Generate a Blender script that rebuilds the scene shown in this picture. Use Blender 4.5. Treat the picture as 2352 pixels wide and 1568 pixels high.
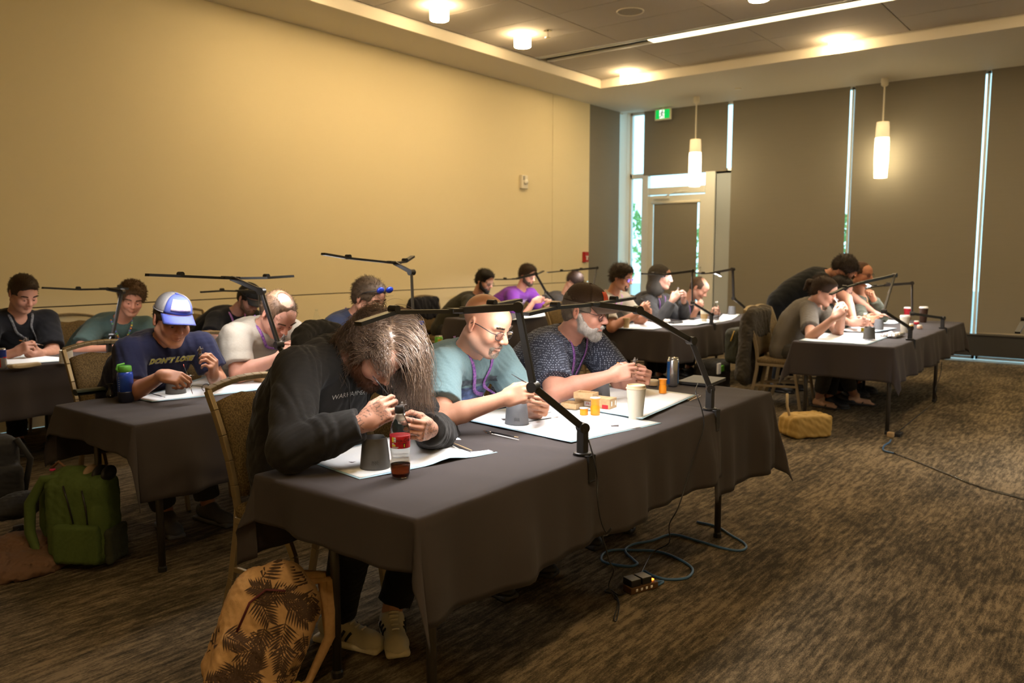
import bpy, bmesh, math, random
import numpy as np
from mathutils import Vector, Matrix
random.seed(7); np.random.seed(7)
for o in list(bpy.data.objects): bpy.data.objects.remove(o)
scene = bpy.context.scene
COL = scene.collection

# ------------------------------------------------------------------ camera
F_PX, IW, IH = 1860.0, 2352, 1568
CAM_Z = 1.48
PITCH = math.atan((784 - 585) / F_PX); YAW = math.radians(38.05)
FW = np.array([math.cos(YAW)*math.cos(PITCH), math.sin(YAW)*math.cos(PITCH), -math.sin(PITCH)])
RT = np.array([math.sin(YAW), -math.cos(YAW), 0.0])
UPV = np.cross(RT, FW)
CAM = np.array([0, 0, CAM_Z])
cd = bpy.data.cameras.new('camera'); cam = bpy.data.objects.new('camera', cd); COL.objects.link(cam)
cd.sensor_width = 36.0; cd.lens = 36.0 * F_PX / IW; cd.clip_end = 200
cam.location = CAM
cam.rotation_euler = Vector(FW).to_track_quat('-Z', 'Y').to_euler()
cd.dof.use_dof = True; cd.dof.focus_distance = 3.3; cd.dof.aperture_fstop = 3.2
scene.camera = cam
def at(px, py, x=None, y=None, z=None):
    """point seen at a photo pixel on the plane x=, y= or z="""
    r = FW + RT*((px-1176)/F_PX) - UPV*((py-784)/F_PX)
    t = (x-CAM[0])/r[0] if x is not None else (y-CAM[1])/r[1] if y is not None else (z-CAM[2])/r[2]
    return CAM + r*t

# ------------------------------------------------------------------ world, exposure
scene.view_settings.view_transform = 'Standard'; scene.view_settings.look = 'None'
scene.view_settings.exposure = 0.0; scene.view_settings.gamma = 1.0
scene.view_settings.use_curve_mapping = False
world = bpy.data.worlds.new('overcast_sky'); scene.world = world; world.use_nodes = True
wn = world.node_tree.nodes; wl = world.node_tree.links
bg = wn['Background']; bg.inputs['Strength'].default_value = 2.6
tc = wn.new('ShaderNodeTexCoord'); sp = wn.new('ShaderNodeSeparateXYZ'); cr = wn.new('ShaderNodeValToRGB')
wl.new(tc.outputs['Generated'], sp.inputs[0]); wl.new(sp.outputs['Z'], cr.inputs[0]); wl.new(cr.outputs[0], bg.inputs[0])
cr.color_ramp.elements[0].position = 0.45; cr.color_ramp.elements[0].color = (.46, .80, .92, 1)
cr.color_ramp.elements[1].position = 1.0; cr.color_ramp.elements[1].color = (.38, .72, .92, 1)

WARM = (1.0, .69, .37); LEDC = (1.0, .97, .96)
def lamp_light(name, kind, loc, energy, color, parent=None, size=.1, size_y=None, rot=None, spot=None):
    l = bpy.data.lights.new(name, kind); l.energy = energy; l.color = color
    if kind == 'AREA':
        l.shape = 'RECTANGLE' if size_y else 'DISK'; l.size = size
        if size_y: l.size_y = size_y
    elif kind in ('POINT', 'SPOT'): l.shadow_soft_size = size
    if spot: l.spot_size = spot[0]; l.spot_blend = spot[1]
    o = bpy.data.objects.new(name, l); COL.objects.link(o)
    o.location = Vector(loc) - (ORG.get(parent.name, Vector()) if parent else Vector())
    if rot is not None: o.rotation_euler = rot
    if parent: o.parent = parent
    return o
ORG = {}
# ------------------------------------------------------------------ materials
MATS = {}
def mat(name, col, rough=.6, metal=0., spec=.5, noise=None, bump=None, emis=None, trans=0., ior=1.45, alpha=None, attr=False, sheen=0., coat=0., noise_map=None, subs=0., space='Object'):
    """procedural principled material; noise=(scale, amount, second colour)"""
    if name in MATS: return MATS[name]
    m = bpy.data.materials.new(name); m.use_nodes = True; MATS[name] = m
    nt = m.node_tree; N = nt.nodes; L = nt.links; p = N['Principled BSDF']
    p.inputs['Base Color'].default_value = (*col, 1); p.inputs['Roughness'].default_value = rough
    p.inputs['Metallic'].default_value = metal; p.inputs['Specular IOR Level'].default_value = spec
    p.inputs['IOR'].default_value = ior
    if trans: p.inputs['Transmission Weight'].default_value = trans
    if sheen: p.inputs['Sheen Weight'].default_value = sheen
    if coat: p.inputs['Coat Weight'].default_value = coat
    if subs:
        p.inputs['Subsurface Weight'].default_value = subs; p.inputs['Subsurface Radius'].default_value = (.012, .005, .003); p.inputs['Subsurface Scale'].default_value = 1
    if alpha is not None: p.inputs['Alpha'].default_value = alpha
    if emis: p.inputs['Emission Color'].default_value = (*emis[0], 1); p.inputs['Emission Strength'].default_value = emis[1]
    src = None
    tc = N.new('ShaderNodeTexCoord') if (noise or bump) else None
    def coords(sc):
        mp = N.new('ShaderNodeMapping'); L.new(tc.outputs[space], mp.inputs[0])
        mp.inputs['Scale'].default_value = sc if isinstance(sc, tuple) else (sc, sc, sc)
        return mp.outputs[0]
    if attr:
        a = N.new('ShaderNodeVertexColor'); a.layer_name = 'Col'; src = a.outputs['Color']
    if noise:
        nz = N.new('ShaderNodeTexNoise'); L.new(coords(noise[0]), nz.inputs['Vector']); nz.inputs['Scale'].default_value = 1; nz.inputs['Detail'].default_value = 5
        mr = N.new('ShaderNodeMapRange'); mr.inputs[1].default_value = .35; mr.inputs[2].default_value = .65; L.new(nz.outputs[0], mr.inputs[0])
        mr.inputs[3].default_value = 0; mr.inputs[4].default_value = noise[1]
        mx = N.new('ShaderNodeMix'); mx.data_type = 'RGBA'; L.new(mr.outputs[0], mx.inputs[0])
        if src: L.new(src, mx.inputs[6])
        else: mx.inputs[6].default_value = (*col, 1)
        mx.inputs[7].default_value = (*noise[2], 1); src = mx.outputs[2]
    if src: L.new(src, p.inputs['Base Color'])
    if bump:
        nb = N.new('ShaderNodeTexNoise'); L.new(coords(bump[0]), nb.inputs['Vector']); nb.inputs['Scale'].default_value = 1; nb.inputs['Detail'].default_value = 3
        b = N.new('ShaderNodeBump'); b.inputs['Strength'].default_value = bump[1]; b.inputs['Distance'].default_value = .004
        L.new(nb.outputs[0], b.inputs['Height']); L.new(b.outputs[0], p.inputs['Normal'])
    return m

# ------------------------------------------------------------------ scene objects
def tag(o, label=None, cat=None, group=None, kind=None):
    if label: o['label'] = label
    if cat: o['category'] = cat
    if group: o['group'] = group
    if kind: o['kind'] = kind
    return o
def thing(name, label, cat, loc=(0, 0, 0), group=None):
    o = bpy.data.objects.new(name, None); COL.objects.link(o); o.location = loc; o.empty_display_size = .1
    ORG[o.name] = Vector(loc)
    return tag(o, label, cat, group)
def link(name, verts, faces, material, parent=None, smooth=True, origin=None, bevel=0, colors=None, auto=None):
    me = bpy.data.meshes.new(name)
    v = np.asarray(verts, dtype=np.float64).reshape(-1, 3)
    og = ORG[parent.name] if parent else Vector(origin) if origin is not None else Vector(((v[:, 0].min()+v[:, 0].max())/2, (v[:, 1].min()+v[:, 1].max())/2, v[:, 2].min()))
    v = v - np.array(og)
    if isinstance(faces, np.ndarray):
        n = len(faces); k = faces.shape[1]
        me.vertices.add(len(v)); me.vertices.foreach_set('co', v.astype(np.float32).ravel())
        me.loops.add(n*k); me.loops.foreach_set('vertex_index', faces.astype(np.int32).ravel())
        me.polygons.add(n); me.polygons.foreach_set('loop_start', np.arange(0, n*k, k, dtype=np.int32))
        me.update(calc_edges=True); me.validate()
    else:
        me.from_pydata([tuple(a) for a in v], [], faces); me.validate()
    if smooth and len(me.polygons): me.polygons.foreach_set('use_smooth', np.ones(len(me.polygons), dtype=bool))
    if smooth and auto:
        try: me.set_sharp_from_angle(angle=math.radians(auto))
        except Exception: pass
    if colors is not None and len(colors) == len(me.vertices):
        ca = me.color_attributes.new('Col', 'FLOAT_COLOR', 'POINT')
        c4 = np.ones((len(colors), 4), dtype=np.float32); c4[:, :3] = colors; ca.data.foreach_set('color', c4.ravel())
    me.materials.append(material)
    o = bpy.data.objects.new(name, me); COL.objects.link(o)
    if parent: o.parent = parent; ORG[o.name] = og
    else: o.location = og; ORG[o.name] = og
    if bevel:
        b = o.modifiers.new('bevel', 'BEVEL'); b.width = bevel; b.segments = 2; b.limit_method = 'ANGLE'
    return o
class MB:
    def __init__(s): s.v = []; s.f = []
    def add(s, v, f):
        b = len(s.v); s.v += [tuple(float(c) for c in a) for a in v]; s.f += [tuple(i+b for i in q) for q in f]; return s
    def box(s, lo, hi, M=None):
        lo = np.array(lo, float); hi = np.array(hi, float)
        v = [np.array([(lo, hi)[i][0], (lo, hi)[j][1], (lo, hi)[k][2]]) for i in (0, 1) for j in (0, 1) for k in (0, 1)]
        if M is not None: v = [M @ Vector(a) for a in v]
        return s.add(v, [(0, 1, 3, 2), (4, 6, 7, 5), (0, 4, 5, 1), (2, 3, 7, 6), (0, 2, 6, 4), (1, 5, 7, 3)])
    def cbox(s, c, size, M=None):
        c = np.array(c, float); h = np.array(size, float)/2; return s.box(c-h, c+h, M)
    def bar(s, a, b, w, t, up=(0, 0, 1)):
        """flat bar from a to b, w wide, t thick along up"""
        a = np.array(a, float); b = np.array(b, float); d = b-a; d /= np.linalg.norm(d)
        sd = np.cross(d, np.array(up, float)); n = np.linalg.norm(sd); sd = sd/n if n > 1e-5 else np.array([1., 0, 0]); u = np.cross(sd, d)
        v = [p+sd*w/2*i+u*t/2*j for p in (a, b) for i in (-1, 1) for j in (-1, 1)]
        return s.add(v, [(0, 2, 3, 1), (4, 5, 7, 6), (0, 4, 6, 2), (1, 3, 7, 5), (0, 1, 5, 4), (2, 6, 7, 3)])
    def tube(s, pts, r, n=8, closed=False, flat=None):
        P = [np.array(p, float) for p in pts]; m = len(P); R = r if hasattr(r, '__len__') else [r]*m
        up = np.array([0.13, .27, .95]); rings = []; prev = None
        for i in range(m):
            if closed: t = P[(i+1) % m]-P[i-1]
            else: t = P[min(i+1, m-1)]-P[max(i-1, 0)]
            t = t/(np.linalg.norm(t)+1e-12)
            if prev is None: prev = np.cross(t, up); prev /= np.linalg.norm(prev)+1e-12
            a = prev-t*(prev@t); a /= np.linalg.norm(a)+1e-12; prev = a; b = np.cross(t, a)
            rings.append([P[i]+R[i]*(math.cos(2*math.pi*k/n)*a+math.sin(2*math.pi*k/n)*b) for k in range(n)])
        v = [q for rg in rings for q in rg]; f = []
        for i in range(m if closed else m-1):
            for k in range(n):
                j = (i+1) % m; f.append((i*n+k, i*n+(k+1) % n, j*n+(k+1) % n, j*n+k))
        if not closed: f += [tuple(range(n-1, -1, -1)), tuple((m-1)*n+k for k in range(n))]
        return s.add(v, f)
    def cyl(s, a, b, r, n=16, r2=None): return s.tube([a, b], [r, r if r2 is None else r2], n)
    def lathe(s, prof, c=(0, 0, 0), n=24, M=None):
        v = []; f = []
        for r, z in prof:
            for k in range(n):
                a = 2*math.pi*k/n; p = Vector((r*math.cos(a), r*math.sin(a), z))
                if M is not None: p = M @ p
                v.append((p[0]+c[0], p[1]+c[1], p[2]+c[2]))
        for i in range(len(prof)-1):
            for k in range(n): f.append((i*n+k, i*n+(k+1) % n, (i+1)*n+(k+1) % n, (i+1)*n+k))
        if prof[0][0] > 1e-6: f.append(tuple(range(n-1, -1, -1)))
        if prof[-1][0] > 1e-6: f.append(tuple((len(prof)-1)*n+k for k in range(n)))
        return s.add(v, f)
    def prism(s, poly, h, O, X, Y, Z):
        """2-D outline extruded h along Z in the frame O,X,Y,Z"""
        O, X, Y, Z = [np.array(a, float) for a in (O, X, Y, Z)]; n = len(poly)
        v = [O+X*a+Y*b for a, b in poly]+[O+X*a+Y*b+Z*h for a, b in poly]
        return s.add(v, [tuple(range(n-1, -1, -1)), tuple(range(n, 2*n))]+[(i, (i+1) % n, n+(i+1) % n, n+i) for i in range(n)])
    def sheet(s, G):
        """grid of points G[i][j]"""
        a = len(G); b = len(G[0])
        return s.add([p for r in G for p in r], [(i*b+j, i*b+j+1, (i+1)*b+j+1, (i+1)*b+j) for i in range(a-1) for j in range(b-1)])
    def build(s, name, m, parent=None, smooth=False, bevel=0, origin=None, auto=None):
        return link(name, s.v, s.f, m, parent, smooth or bool(auto), origin, bevel, auto=auto)
def struct(o): o['kind'] = 'structure'; return o
def copy_tree(o, parent=None):
    c = o.copy(); COL.objects.link(c); c.parent = parent; ORG[c.name] = ORG.get(o.name, Vector())
    for ch in list(o.children): copy_tree(ch, c)
    return c
def text_mesh(txt, size, extrude=.0004, shear=0., bold=0., align='CENTER', spacing=1.):
    cu = bpy.data.curves.new('lettering', 'FONT'); cu.body = txt; cu.size = size; cu.extrude = extrude; cu.shear = shear
    cu.offset = bold; cu.align_x = align; cu.align_y = 'CENTER'; cu.space_character = spacing; cu.resolution_u = 3
    o = bpy.data.objects.new('lettering', cu); COL.objects.link(o); dg = bpy.context.evaluated_depsgraph_get()
    me = bpy.data.meshes.new_from_object(o.evaluated_get(dg)); v = np.array([w.co[:] for w in me.vertices]).reshape(-1, 3); f = [tuple(p.vertices) for p in me.polygons]
    bpy.data.objects.remove(o); bpy.data.curves.remove(cu); bpy.data.meshes.remove(me)
    return v, f
def nrm(a): a = np.array(a, float); return a/(np.linalg.norm(a)+1e-12)
# ------------------------------------------------------------------ implicit surfaces for bodies, clothes, bags
def fdist(pr, X, Y, Z):
    k = pr['t']
    if k == 'c':
        a, b = pr['a'], pr['b']; d = b-a; dd = d@d+1e-12
        px, py, pz = X-a[0], Y-a[1], Z-a[2]
        if 'lat' in pr:                                   # elliptical section: squeeze along lat
            l = pr['lat']; s = 1-1/pr['s']; q = (px*l[0]+py*l[1]+pz*l[2])*s
            px = px-q*l[0]; py = py-q*l[1]; pz = pz-q*l[2]
        t = np.clip((px*d[0]+py*d[1]+pz*d[2])/dd, 0, 1)
        r = np.sqrt((px-t*d[0])**2+(py-t*d[1])**2+(pz-t*d[2])**2)-(pr['ra']+(pr['rb']-pr['ra'])*t)
    else:
        c, R = pr['c'], pr['R']; px, py, pz = X-c[0], Y-c[1], Z-c[2]
        q = [px*R[i][0]+py*R[i][1]+pz*R[i][2] for i in range(3)]; h = pr['r']
        if k == 'e':
            k0 = np.sqrt((q[0]/h[0])**2+(q[1]/h[1])**2+(q[2]/h[2])**2)+1e-9; k1 = np.sqrt((q[0]/h[0]**2)**2+(q[1]/h[1]**2)**2+(q[2]/h[2]**2)**2)+1e-9
            r = k0*(k0-1)/k1
        else:
            ro = pr['ro']; g = [np.abs(q[i])-(h[i]-ro) for i in range(3)]
            r = np.sqrt(np.maximum(g[0], 0)**2+np.maximum(g[1], 0)**2+np.maximum(g[2], 0)**2)+np.minimum(np.maximum(np.maximum(g[0], g[1]), g[2]), 0)-ro
    for (p, n) in pr.get('cut', ()):
        r = np.maximum(r, (X-p[0])*n[0]+(Y-p[1])*n[1]+(Z-p[2])*n[2])
    return r
def fbox(pr):
    if pr['t'] == 'c':
        m = max(pr['ra'], pr['rb'])*max(1, pr.get('s', 1)); return np.minimum(pr['a'], pr['b'])-m, np.maximum(pr['a'], pr['b'])+m
    R = np.array(pr['R']); e = np.abs(R.T)@np.array(pr['r']); return pr['c']-e, pr['c']+e
def comb(D, d, k, op):
    if op == 's': d = -d
    if k > 0:
        h = np.maximum(k-np.abs(D-d), 0)/k; o = h*h*k*.25
        return np.minimum(D, d)-o if op == 'u' else np.maximum(D, d)+o
    return np.minimum(D, d) if op == 'u' else np.maximum(D, d)
def field(prims, lo, hi, h, disp=None):
    lo = np.array(lo); n = np.maximum(np.ceil((np.array(hi)-lo)/h).astype(int)+1, 3)
    ax = [(lo[i]+h*np.arange(n[i])).astype(np.float32) for i in range(3)]
    D = np.full(n, .3, dtype=np.float32)
    for pr in prims:
        k = pr.get('k', .01); a, b = fbox(pr); mg = k+2.5*h
        i0 = np.clip(np.floor((a-mg-lo)/h).astype(int), 0, n); i1 = np.clip(np.ceil((b+mg-lo)/h).astype(int)+1, 0, n)
        if np.any(i1 <= i0): continue
        S = tuple(slice(i0[i], i1[i]) for i in range(3))
        d = fdist(pr, ax[0][S[0]][:, None, None], ax[1][S[1]][None, :, None], ax[2][S[2]][None, None, :])
        D[S] = comb(D[S], d, k, pr.get('op', 'u'))
    if disp is not None:
        I = np.nonzero(np.abs(D) < max(.03, 3*h))
        if len(I[0]): D[I] += disp(ax[0][I[0]], ax[1][I[1]], ax[2][I[2]]).astype(np.float32)
    return D
def pdist(prims, P, disp=None):
    P = np.asarray(P, float); D = np.full(len(P), .5)
    for pr in prims: D = comb(D, fdist(pr, P[:, 0], P[:, 1], P[:, 2]), pr.get('k', .01), pr.get('op', 'u'))
    if disp is not None: D = D+disp(P[:, 0], P[:, 1], P[:, 2])
    return D
def snap(prims, P, off=.003, disp=None, it=6):
    P = np.array(P, float)
    for _ in range(it):
        d = pdist(prims, P, disp); e = .004
        g = np.stack([pdist(prims, P+np.eye(3)[i]*e, disp)-d for i in range(3)], 1); g /= np.linalg.norm(g, axis=1, keepdims=True)+1e-9
        P = P-g*(d-off)[:, None]*.9
    return P, g
CN = np.array([(i, j, k) for i in (0, 1) for j in (0, 1) for k in (0, 1)])
ED = [(a, b) for a in range(8) for b in range(a+1, 8) if np.abs(CN[a]-CN[b]).sum() == 1]
def snet(D, lo, h):
    S = D < 0; n = np.array(D.shape)
    c = sum(S[i:n[0]-1+i, j:n[1]-1+j, k:n[2]-1+k].astype(np.int8) for i, j, k in CN)
    mix = (c > 0) & (c < 8); I = np.array(np.nonzero(mix)).T
    if not len(I): return np.zeros((0, 3)), np.zeros((0, 4), int)
    idx = np.full(mix.shape, -1, dtype=np.int64); idx[mix] = np.arange(len(I))
    V = np.stack([D[I[:, 0]+a, I[:, 1]+b, I[:, 2]+d] for a, b, d in CN], 1)
    acc = np.zeros((len(I), 3)); cnt = np.zeros(len(I))
    for a, b in ED:
        va, vb = V[:, a], V[:, b]; m = (va < 0) != (vb < 0); t = np.where(m, va/np.where(m, va-vb, 1), 0)
        acc += np.where(m[:, None], CN[a]+t[:, None]*(CN[b]-CN[a]), 0); cnt += m
    v = np.array(lo)+h*(I+acc/cnt[:, None]); F = []
    for x in range(3):
        y, z = (x+1) % 3, (x+2) % 3
        s0 = [slice(None)]*3; s1 = [slice(None)]*3; s0[x] = slice(0, -1); s1[x] = slice(1, None)
        A, B = S[tuple(s0)], S[tuple(s1)]; E = np.array(np.nonzero(A != B)).T
        E = E[(E[:, y] > 0) & (E[:, z] > 0) & (E[:, y] < n[y]-1) & (E[:, z] < n[z]-1)]
        if not len(E): continue
        q = []
        for dy, dz in ((-1, -1), (0, -1), (0, 0), (-1, 0)):
            G = E.copy(); G[:, y] += dy; G[:, z] += dz; q.append(idx[G[:, 0], G[:, 1], G[:, 2]])
        q = np.stack(q, 1); fl = ~A[E[:, 0], E[:, 1], E[:, 2]]; q[fl] = q[fl][:, ::-1]; F.append(q)
    f = np.concatenate(F); f = f[(f >= 0).all(1)]
    return v, f
def solid(prims, h, disp=None, pad=.012, lo=None, hi=None):
    if lo is None:
        bb = [fbox(p) for p in prims if p.get('op', 'u') == 'u']; lo = np.min([b[0] for b in bb], 0)-pad-h; hi = np.max([b[1] for b in bb], 0)+pad+h
    return snet(field(prims, lo, hi, h, disp), lo, h)
def C_(a, b, ra, rb=None, k=.01, **kw): return dict(t='c', a=np.array(a, float), b=np.array(b, float), ra=ra, rb=ra if rb is None else rb, k=k, **kw)
def E_(c, R, r, k=.01, **kw): return dict(t='e', c=np.array(c, float), R=R, r=r, k=k, **kw)
def B_(c, R, r, ro, k=.01, **kw): return dict(t='b', c=np.array(c, float), R=R, r=r, ro=ro, k=k, **kw)
EYE = np.eye(3)
def folds(seed, amp, freq=18, ridge=True, n=5, aniso=(1, 1, 1)):
    g = np.random.RandomState(seed); freq = freq*2.5 if freq < 30 else freq; amp = amp*.85; K = [(g.randn(3)*freq*np.array(aniso)*(1+.5*i), g.randn(3)*freq*.45, g.rand()*6, amp/(1+.6*i)) for i in range(n)]
    def fn(x, y, z):
        r = 0
        for k, l, ph, a in K:
            s = np.sin(k[0]*x+k[1]*y+k[2]*z+ph+1.6*np.sin(l[0]*x+l[1]*y+l[2]*z+ph*2))
            r = r+a*((np.abs(s)-.63) if ridge else s)
        return -r*.55
    return fn
def strands(P, Dv, L, r, rng, seg=4, curl=0., grav=0., freq=60., sides=3):
    """many thin tapering hairs grown from points P along Dv"""
    n = len(P); pts = [P]; d = Dv.copy(); ph = rng.rand(n)*6.28; st = (L/seg)[:, None]
    for s in range(seg):
        d = d+np.array([0, 0, -grav])+curl*np.stack([np.sin(ph+s*1.7), np.cos(ph*1.3+s*1.9), np.sin(ph*.7+s*1.3)], 1); d /= np.linalg.norm(d, axis=1, keepdims=True)+1e-9
        pts.append(pts[-1]+d*st)
    return ribbons(np.stack(pts, 1), r, sides)
def ribbons(G, r, sides=3):
    """G: (n, m, 3) polylines to thin tubes"""
    n, m, _ = G.shape; T = np.gradient(G, axis=1); T /= np.linalg.norm(T, axis=2, keepdims=True)+1e-9
    a = np.cross(T, np.array([.31, .52, .79])); a /= np.linalg.norm(a, axis=2, keepdims=True)+1e-9; b = np.cross(T, a)
    w = (r if np.ndim(r) else np.full(n, r))[:, None]*np.linspace(1, .25, m)[None, :]
    V = np.stack([G+w[..., None]*(math.cos(2*math.pi*k/sides)*a+math.sin(2*math.pi*k/sides)*b) for k in range(sides)], 2)   # n,m,sides,3
    base = np.arange(n)[:, None, None]*m*sides+np.arange(m-1)[None, :, None]*sides; k = np.arange(sides)[None, None, :]; k2 = (k+1) % sides
    F = np.stack(np.broadcast_arrays(base+k, base+k2, base+sides+k2, base+sides+k), -1).reshape(-1, 4)
    return V.reshape(-1, 3), F
def vnormals(v, f):
    n = np.zeros_like(v); fn = np.cross(v[f[:, 2]]-v[f[:, 0]], v[f[:, 3]]-v[f[:, 1]])
    for i in range(4): np.add.at(n, f[:, i], fn)
    return n/(np.linalg.norm(n, axis=1, keepdims=True)+1e-12)
def join(*vf):
    V, F, b = [], [], 0
    for v, f in vf:
        if len(v): V.append(v); F.append(f+b); b += len(v)
    return np.concatenate(V), np.concatenate(F)

# ------------------------------------------------------------------ the room
XW, YL, ZS, ZC = 12.82, 7.45, 3.96, 4.09      # window wall, left wall, soffit, tile ceiling
X0, YR = -3.0, -4.2                           # walls behind and to the right of the camera
def carpet_material():
    m = bpy.data.materials.new('carpet'); m.use_nodes = True; nt = m.node_tree; N = nt.nodes; L = nt.links; p = N['Principled BSDF']
    p.inputs['Roughness'].default_value = .95; p.inputs['Specular IOR Level'].default_value = .1
    tc = N.new('ShaderNodeTexCoord')
    def nz(sc, det=4, rough=.6):
        mp = N.new('ShaderNodeMapping'); mp.inputs['Scale'].default_value = sc; L.new(tc.outputs['Object'], mp.inputs[0])
        n = N.new('ShaderNodeTexNoise'); n.inputs['Scale'].default_value = 1; n.inputs['Detail'].default_value = det; n.inputs['Roughness'].default_value = rough; L.new(mp.outputs[0], n.inputs['Vector']); return n.outputs[0]
    def mth(op, a, b):
        n = N.new('ShaderNodeMath'); n.operation = op
        for i, x in enumerate((a, b)):
            if hasattr(x, 'links'): L.new(x, n.inputs[i])
            else: n.inputs[i].default_value = x
        return n.outputs[0]
    streak = nz((5.5, 46, 1), 5, .7); patch = nz((1.1, 2.6, 1), 3); fine = nz((90, 220, 1), 2); blot = nz((11, 26, 1), 5, .75)
    s = mth('ADD', mth('MULTIPLY', streak, .55), mth('MULTIPLY', blot, .45))
    s = mth('ADD', s, mth('MULTIPLY', mth('SUBTRACT', patch, .5), .35))
    s = mth('ADD', s, mth('MULTIPLY', mth('SUBTRACT', fine, .5), .25))
    cr = N.new('ShaderNodeValToRGB'); L.new(s, cr.inputs[0]); e = cr.color_ramp.elements
    e[0].position = .40; e[0].color = (.046, .037, .024, 1); e[1].position = .60; e[1].color = (.235, .177, .107, 1)
    k = e.new(.50); k.color = (.112, .088, .055, 1)
    L.new(cr.outputs[0], p.inputs['Base Color'])
    b = N.new('ShaderNodeBump'); b.inputs['Strength'].default_value = .5; b.inputs['Distance'].default_value = .006; L.new(mth('ADD', fine, streak), b.inputs['Height']); L.new(b.outputs[0], p.inputs['Normal'])
    return m
M_wall = mat('wall_paint', (.78, .68, .44), .75, noise=(.6, .25, (.80, .71, .47)))
M_white = mat('white_paint', (.70, .66, .57), .7, noise=(1.2, .2, (.68, .63, .54)))
M_fascia = mat('fascia_paint', (.82, .76, .64), .6, noise=(1.2, .2, (.8, .73, .6)))
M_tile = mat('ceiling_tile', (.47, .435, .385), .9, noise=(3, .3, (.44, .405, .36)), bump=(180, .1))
M_dark = mat('dark_void', (.03, .028, .025), .9, noise=(5, .3, (.05, .045, .04)))
M_blind = mat('blind_fabric', (.22, .20, .16), .85, noise=((2, 2, 60), .3, (.20, .182, .145)), bump=((60, 60, 200), .1))
M_alu = mat('aluminium_frame', (.78, .80, .78), .35, .3, noise=(3, .15, (.7, .72, .7)))
M_glass = mat('window_glass', (1, 1, 1), .02, trans=1, ior=1.05, spec=.2, noise=(1, .02, (.97, .99, 1)))
M_black = mat('black_plastic', (.018, .017, .017), .38, noise=(20, .3, (.025, .024, .023)))
M_chrome = mat('bright_metal', (.75, .73, .68), .2, 1., noise=(12, .2, (.65, .63, .6)))
M_brass = mat('brass', (.72, .53, .22), .25, 1., noise=(12, .2, (.6, .43, .16)))
M_offw = mat('offwhite_plastic', (.80, .75, .62), .45, noise=(8, .15, (.76, .71, .58)))

fl = struct(MB().box((X0, YR, -.1), (XW, YL, 0)).build('floor', carpet_material()))
# left wall: a backing slab and wall panels with open joints
wl_ = struct(MB().box((X0, YL+.03, 0), (11.62, YL+.16, ZS+.3)).build('wall_left', M_dark))
xs = [X0, 10.55, 11.62]
for i in range(len(xs)-1):
    for z0, z1 in ((.0, 1.026), (1.036, ZS)):
        MB().box((xs[i]+.004, YL, z0), (xs[i+1]-.004, YL+.03, z1)).build('wall_panel', M_wall, wl_, bevel=.003)
struct(MB().box((11.62, YL+.03, ZS-.02), (XW, YL+.16, ZS+.3)).build('wall_left', M_white))
struct(MB().box((X0-.15, YR, 0), (X0, YL, ZS+.4)).build('wall_back', M_wall))
struct(MB().box((X0, YR-.15, 0), (XW, YR, ZS+.4)).build('wall_right', M_wall))
# ceiling: soffit frame round a raised field of tiles
CX, CY = 10.66, 6.66
cl = struct(MB().box((X0, YR, ZC+.06), (XW+.2, YL+.2, ZC+.2)).build('ceiling', M_dark))
m = MB(); m.box((X0, CY, ZS), (XW, YL+.03, ZS+.22)); m.build('soffit', M_white, cl)
m = MB(); m.box((CX, YR, ZS), (XW, CY, ZS+.22)); m.build('soffit', M_white, cl)
MB().box((X0, CY-.02, ZS-.002), (CX, CY+.002, ZC-.015)).build('fascia', M_fascia, cl)
MB().box((CX-.02, YR, ZS-.002), (CX+.002, CY-.02, ZC-.015)).build('fascia', M_fascia, cl)
xj = [-2.6+.715*i for i in range(17)]; xj = [x for x in xj if x < 8.7]
xj = [8.96-.715*k for k in range(17, 0, -1)]+[8.96]
yj = [6.63]+[5.315-1.47*k for k in range(7)]
for a, b in list(zip(xj[:-1], xj[1:]))+[(9.27, 9.95), (9.95, 10.63)]:
    if a < X0: continue
    for c, d in zip(yj[1:], yj[:-1]):
        if d < YR: continue
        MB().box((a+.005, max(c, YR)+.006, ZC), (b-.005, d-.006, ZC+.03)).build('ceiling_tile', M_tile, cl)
# slot with continuous light
MB().box((8.965, YR, ZC+.035), (9.265, CY-.03, ZC+.055)).build('slot_back', M_dark, cl)
for x in (8.975, 9.05, 9.25): MB().box((x-.006, YR, ZC-.004), (x+.006, CY-.03, ZC+.03)).build('slot_rail', M_alu, cl)
t = thing('linear_ceiling_light', 'long glowing linear light set in the ceiling slot', 'ceiling light', (9.15, 1.2, ZC))
MB().box((9.06, -2.6, ZC+.012), (9.24, 5.02, ZC+.034)).build('housing', M_alu, t)
MB().box((9.075, -2.58, ZC-.002), (9.225, 5.0, ZC+.012)).build('diffuser', mat('linear_diffuser', (1, .95, .8), .5, emis=((1, .80, .47), 5.5), noise=(1, .05, (1, .93, .75))), t)
lamp_light('linear_glow', 'AREA', (9.15, 1.2, ZC-.01), 50, (1, .78, .46), t, .15, 7.5)
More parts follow.
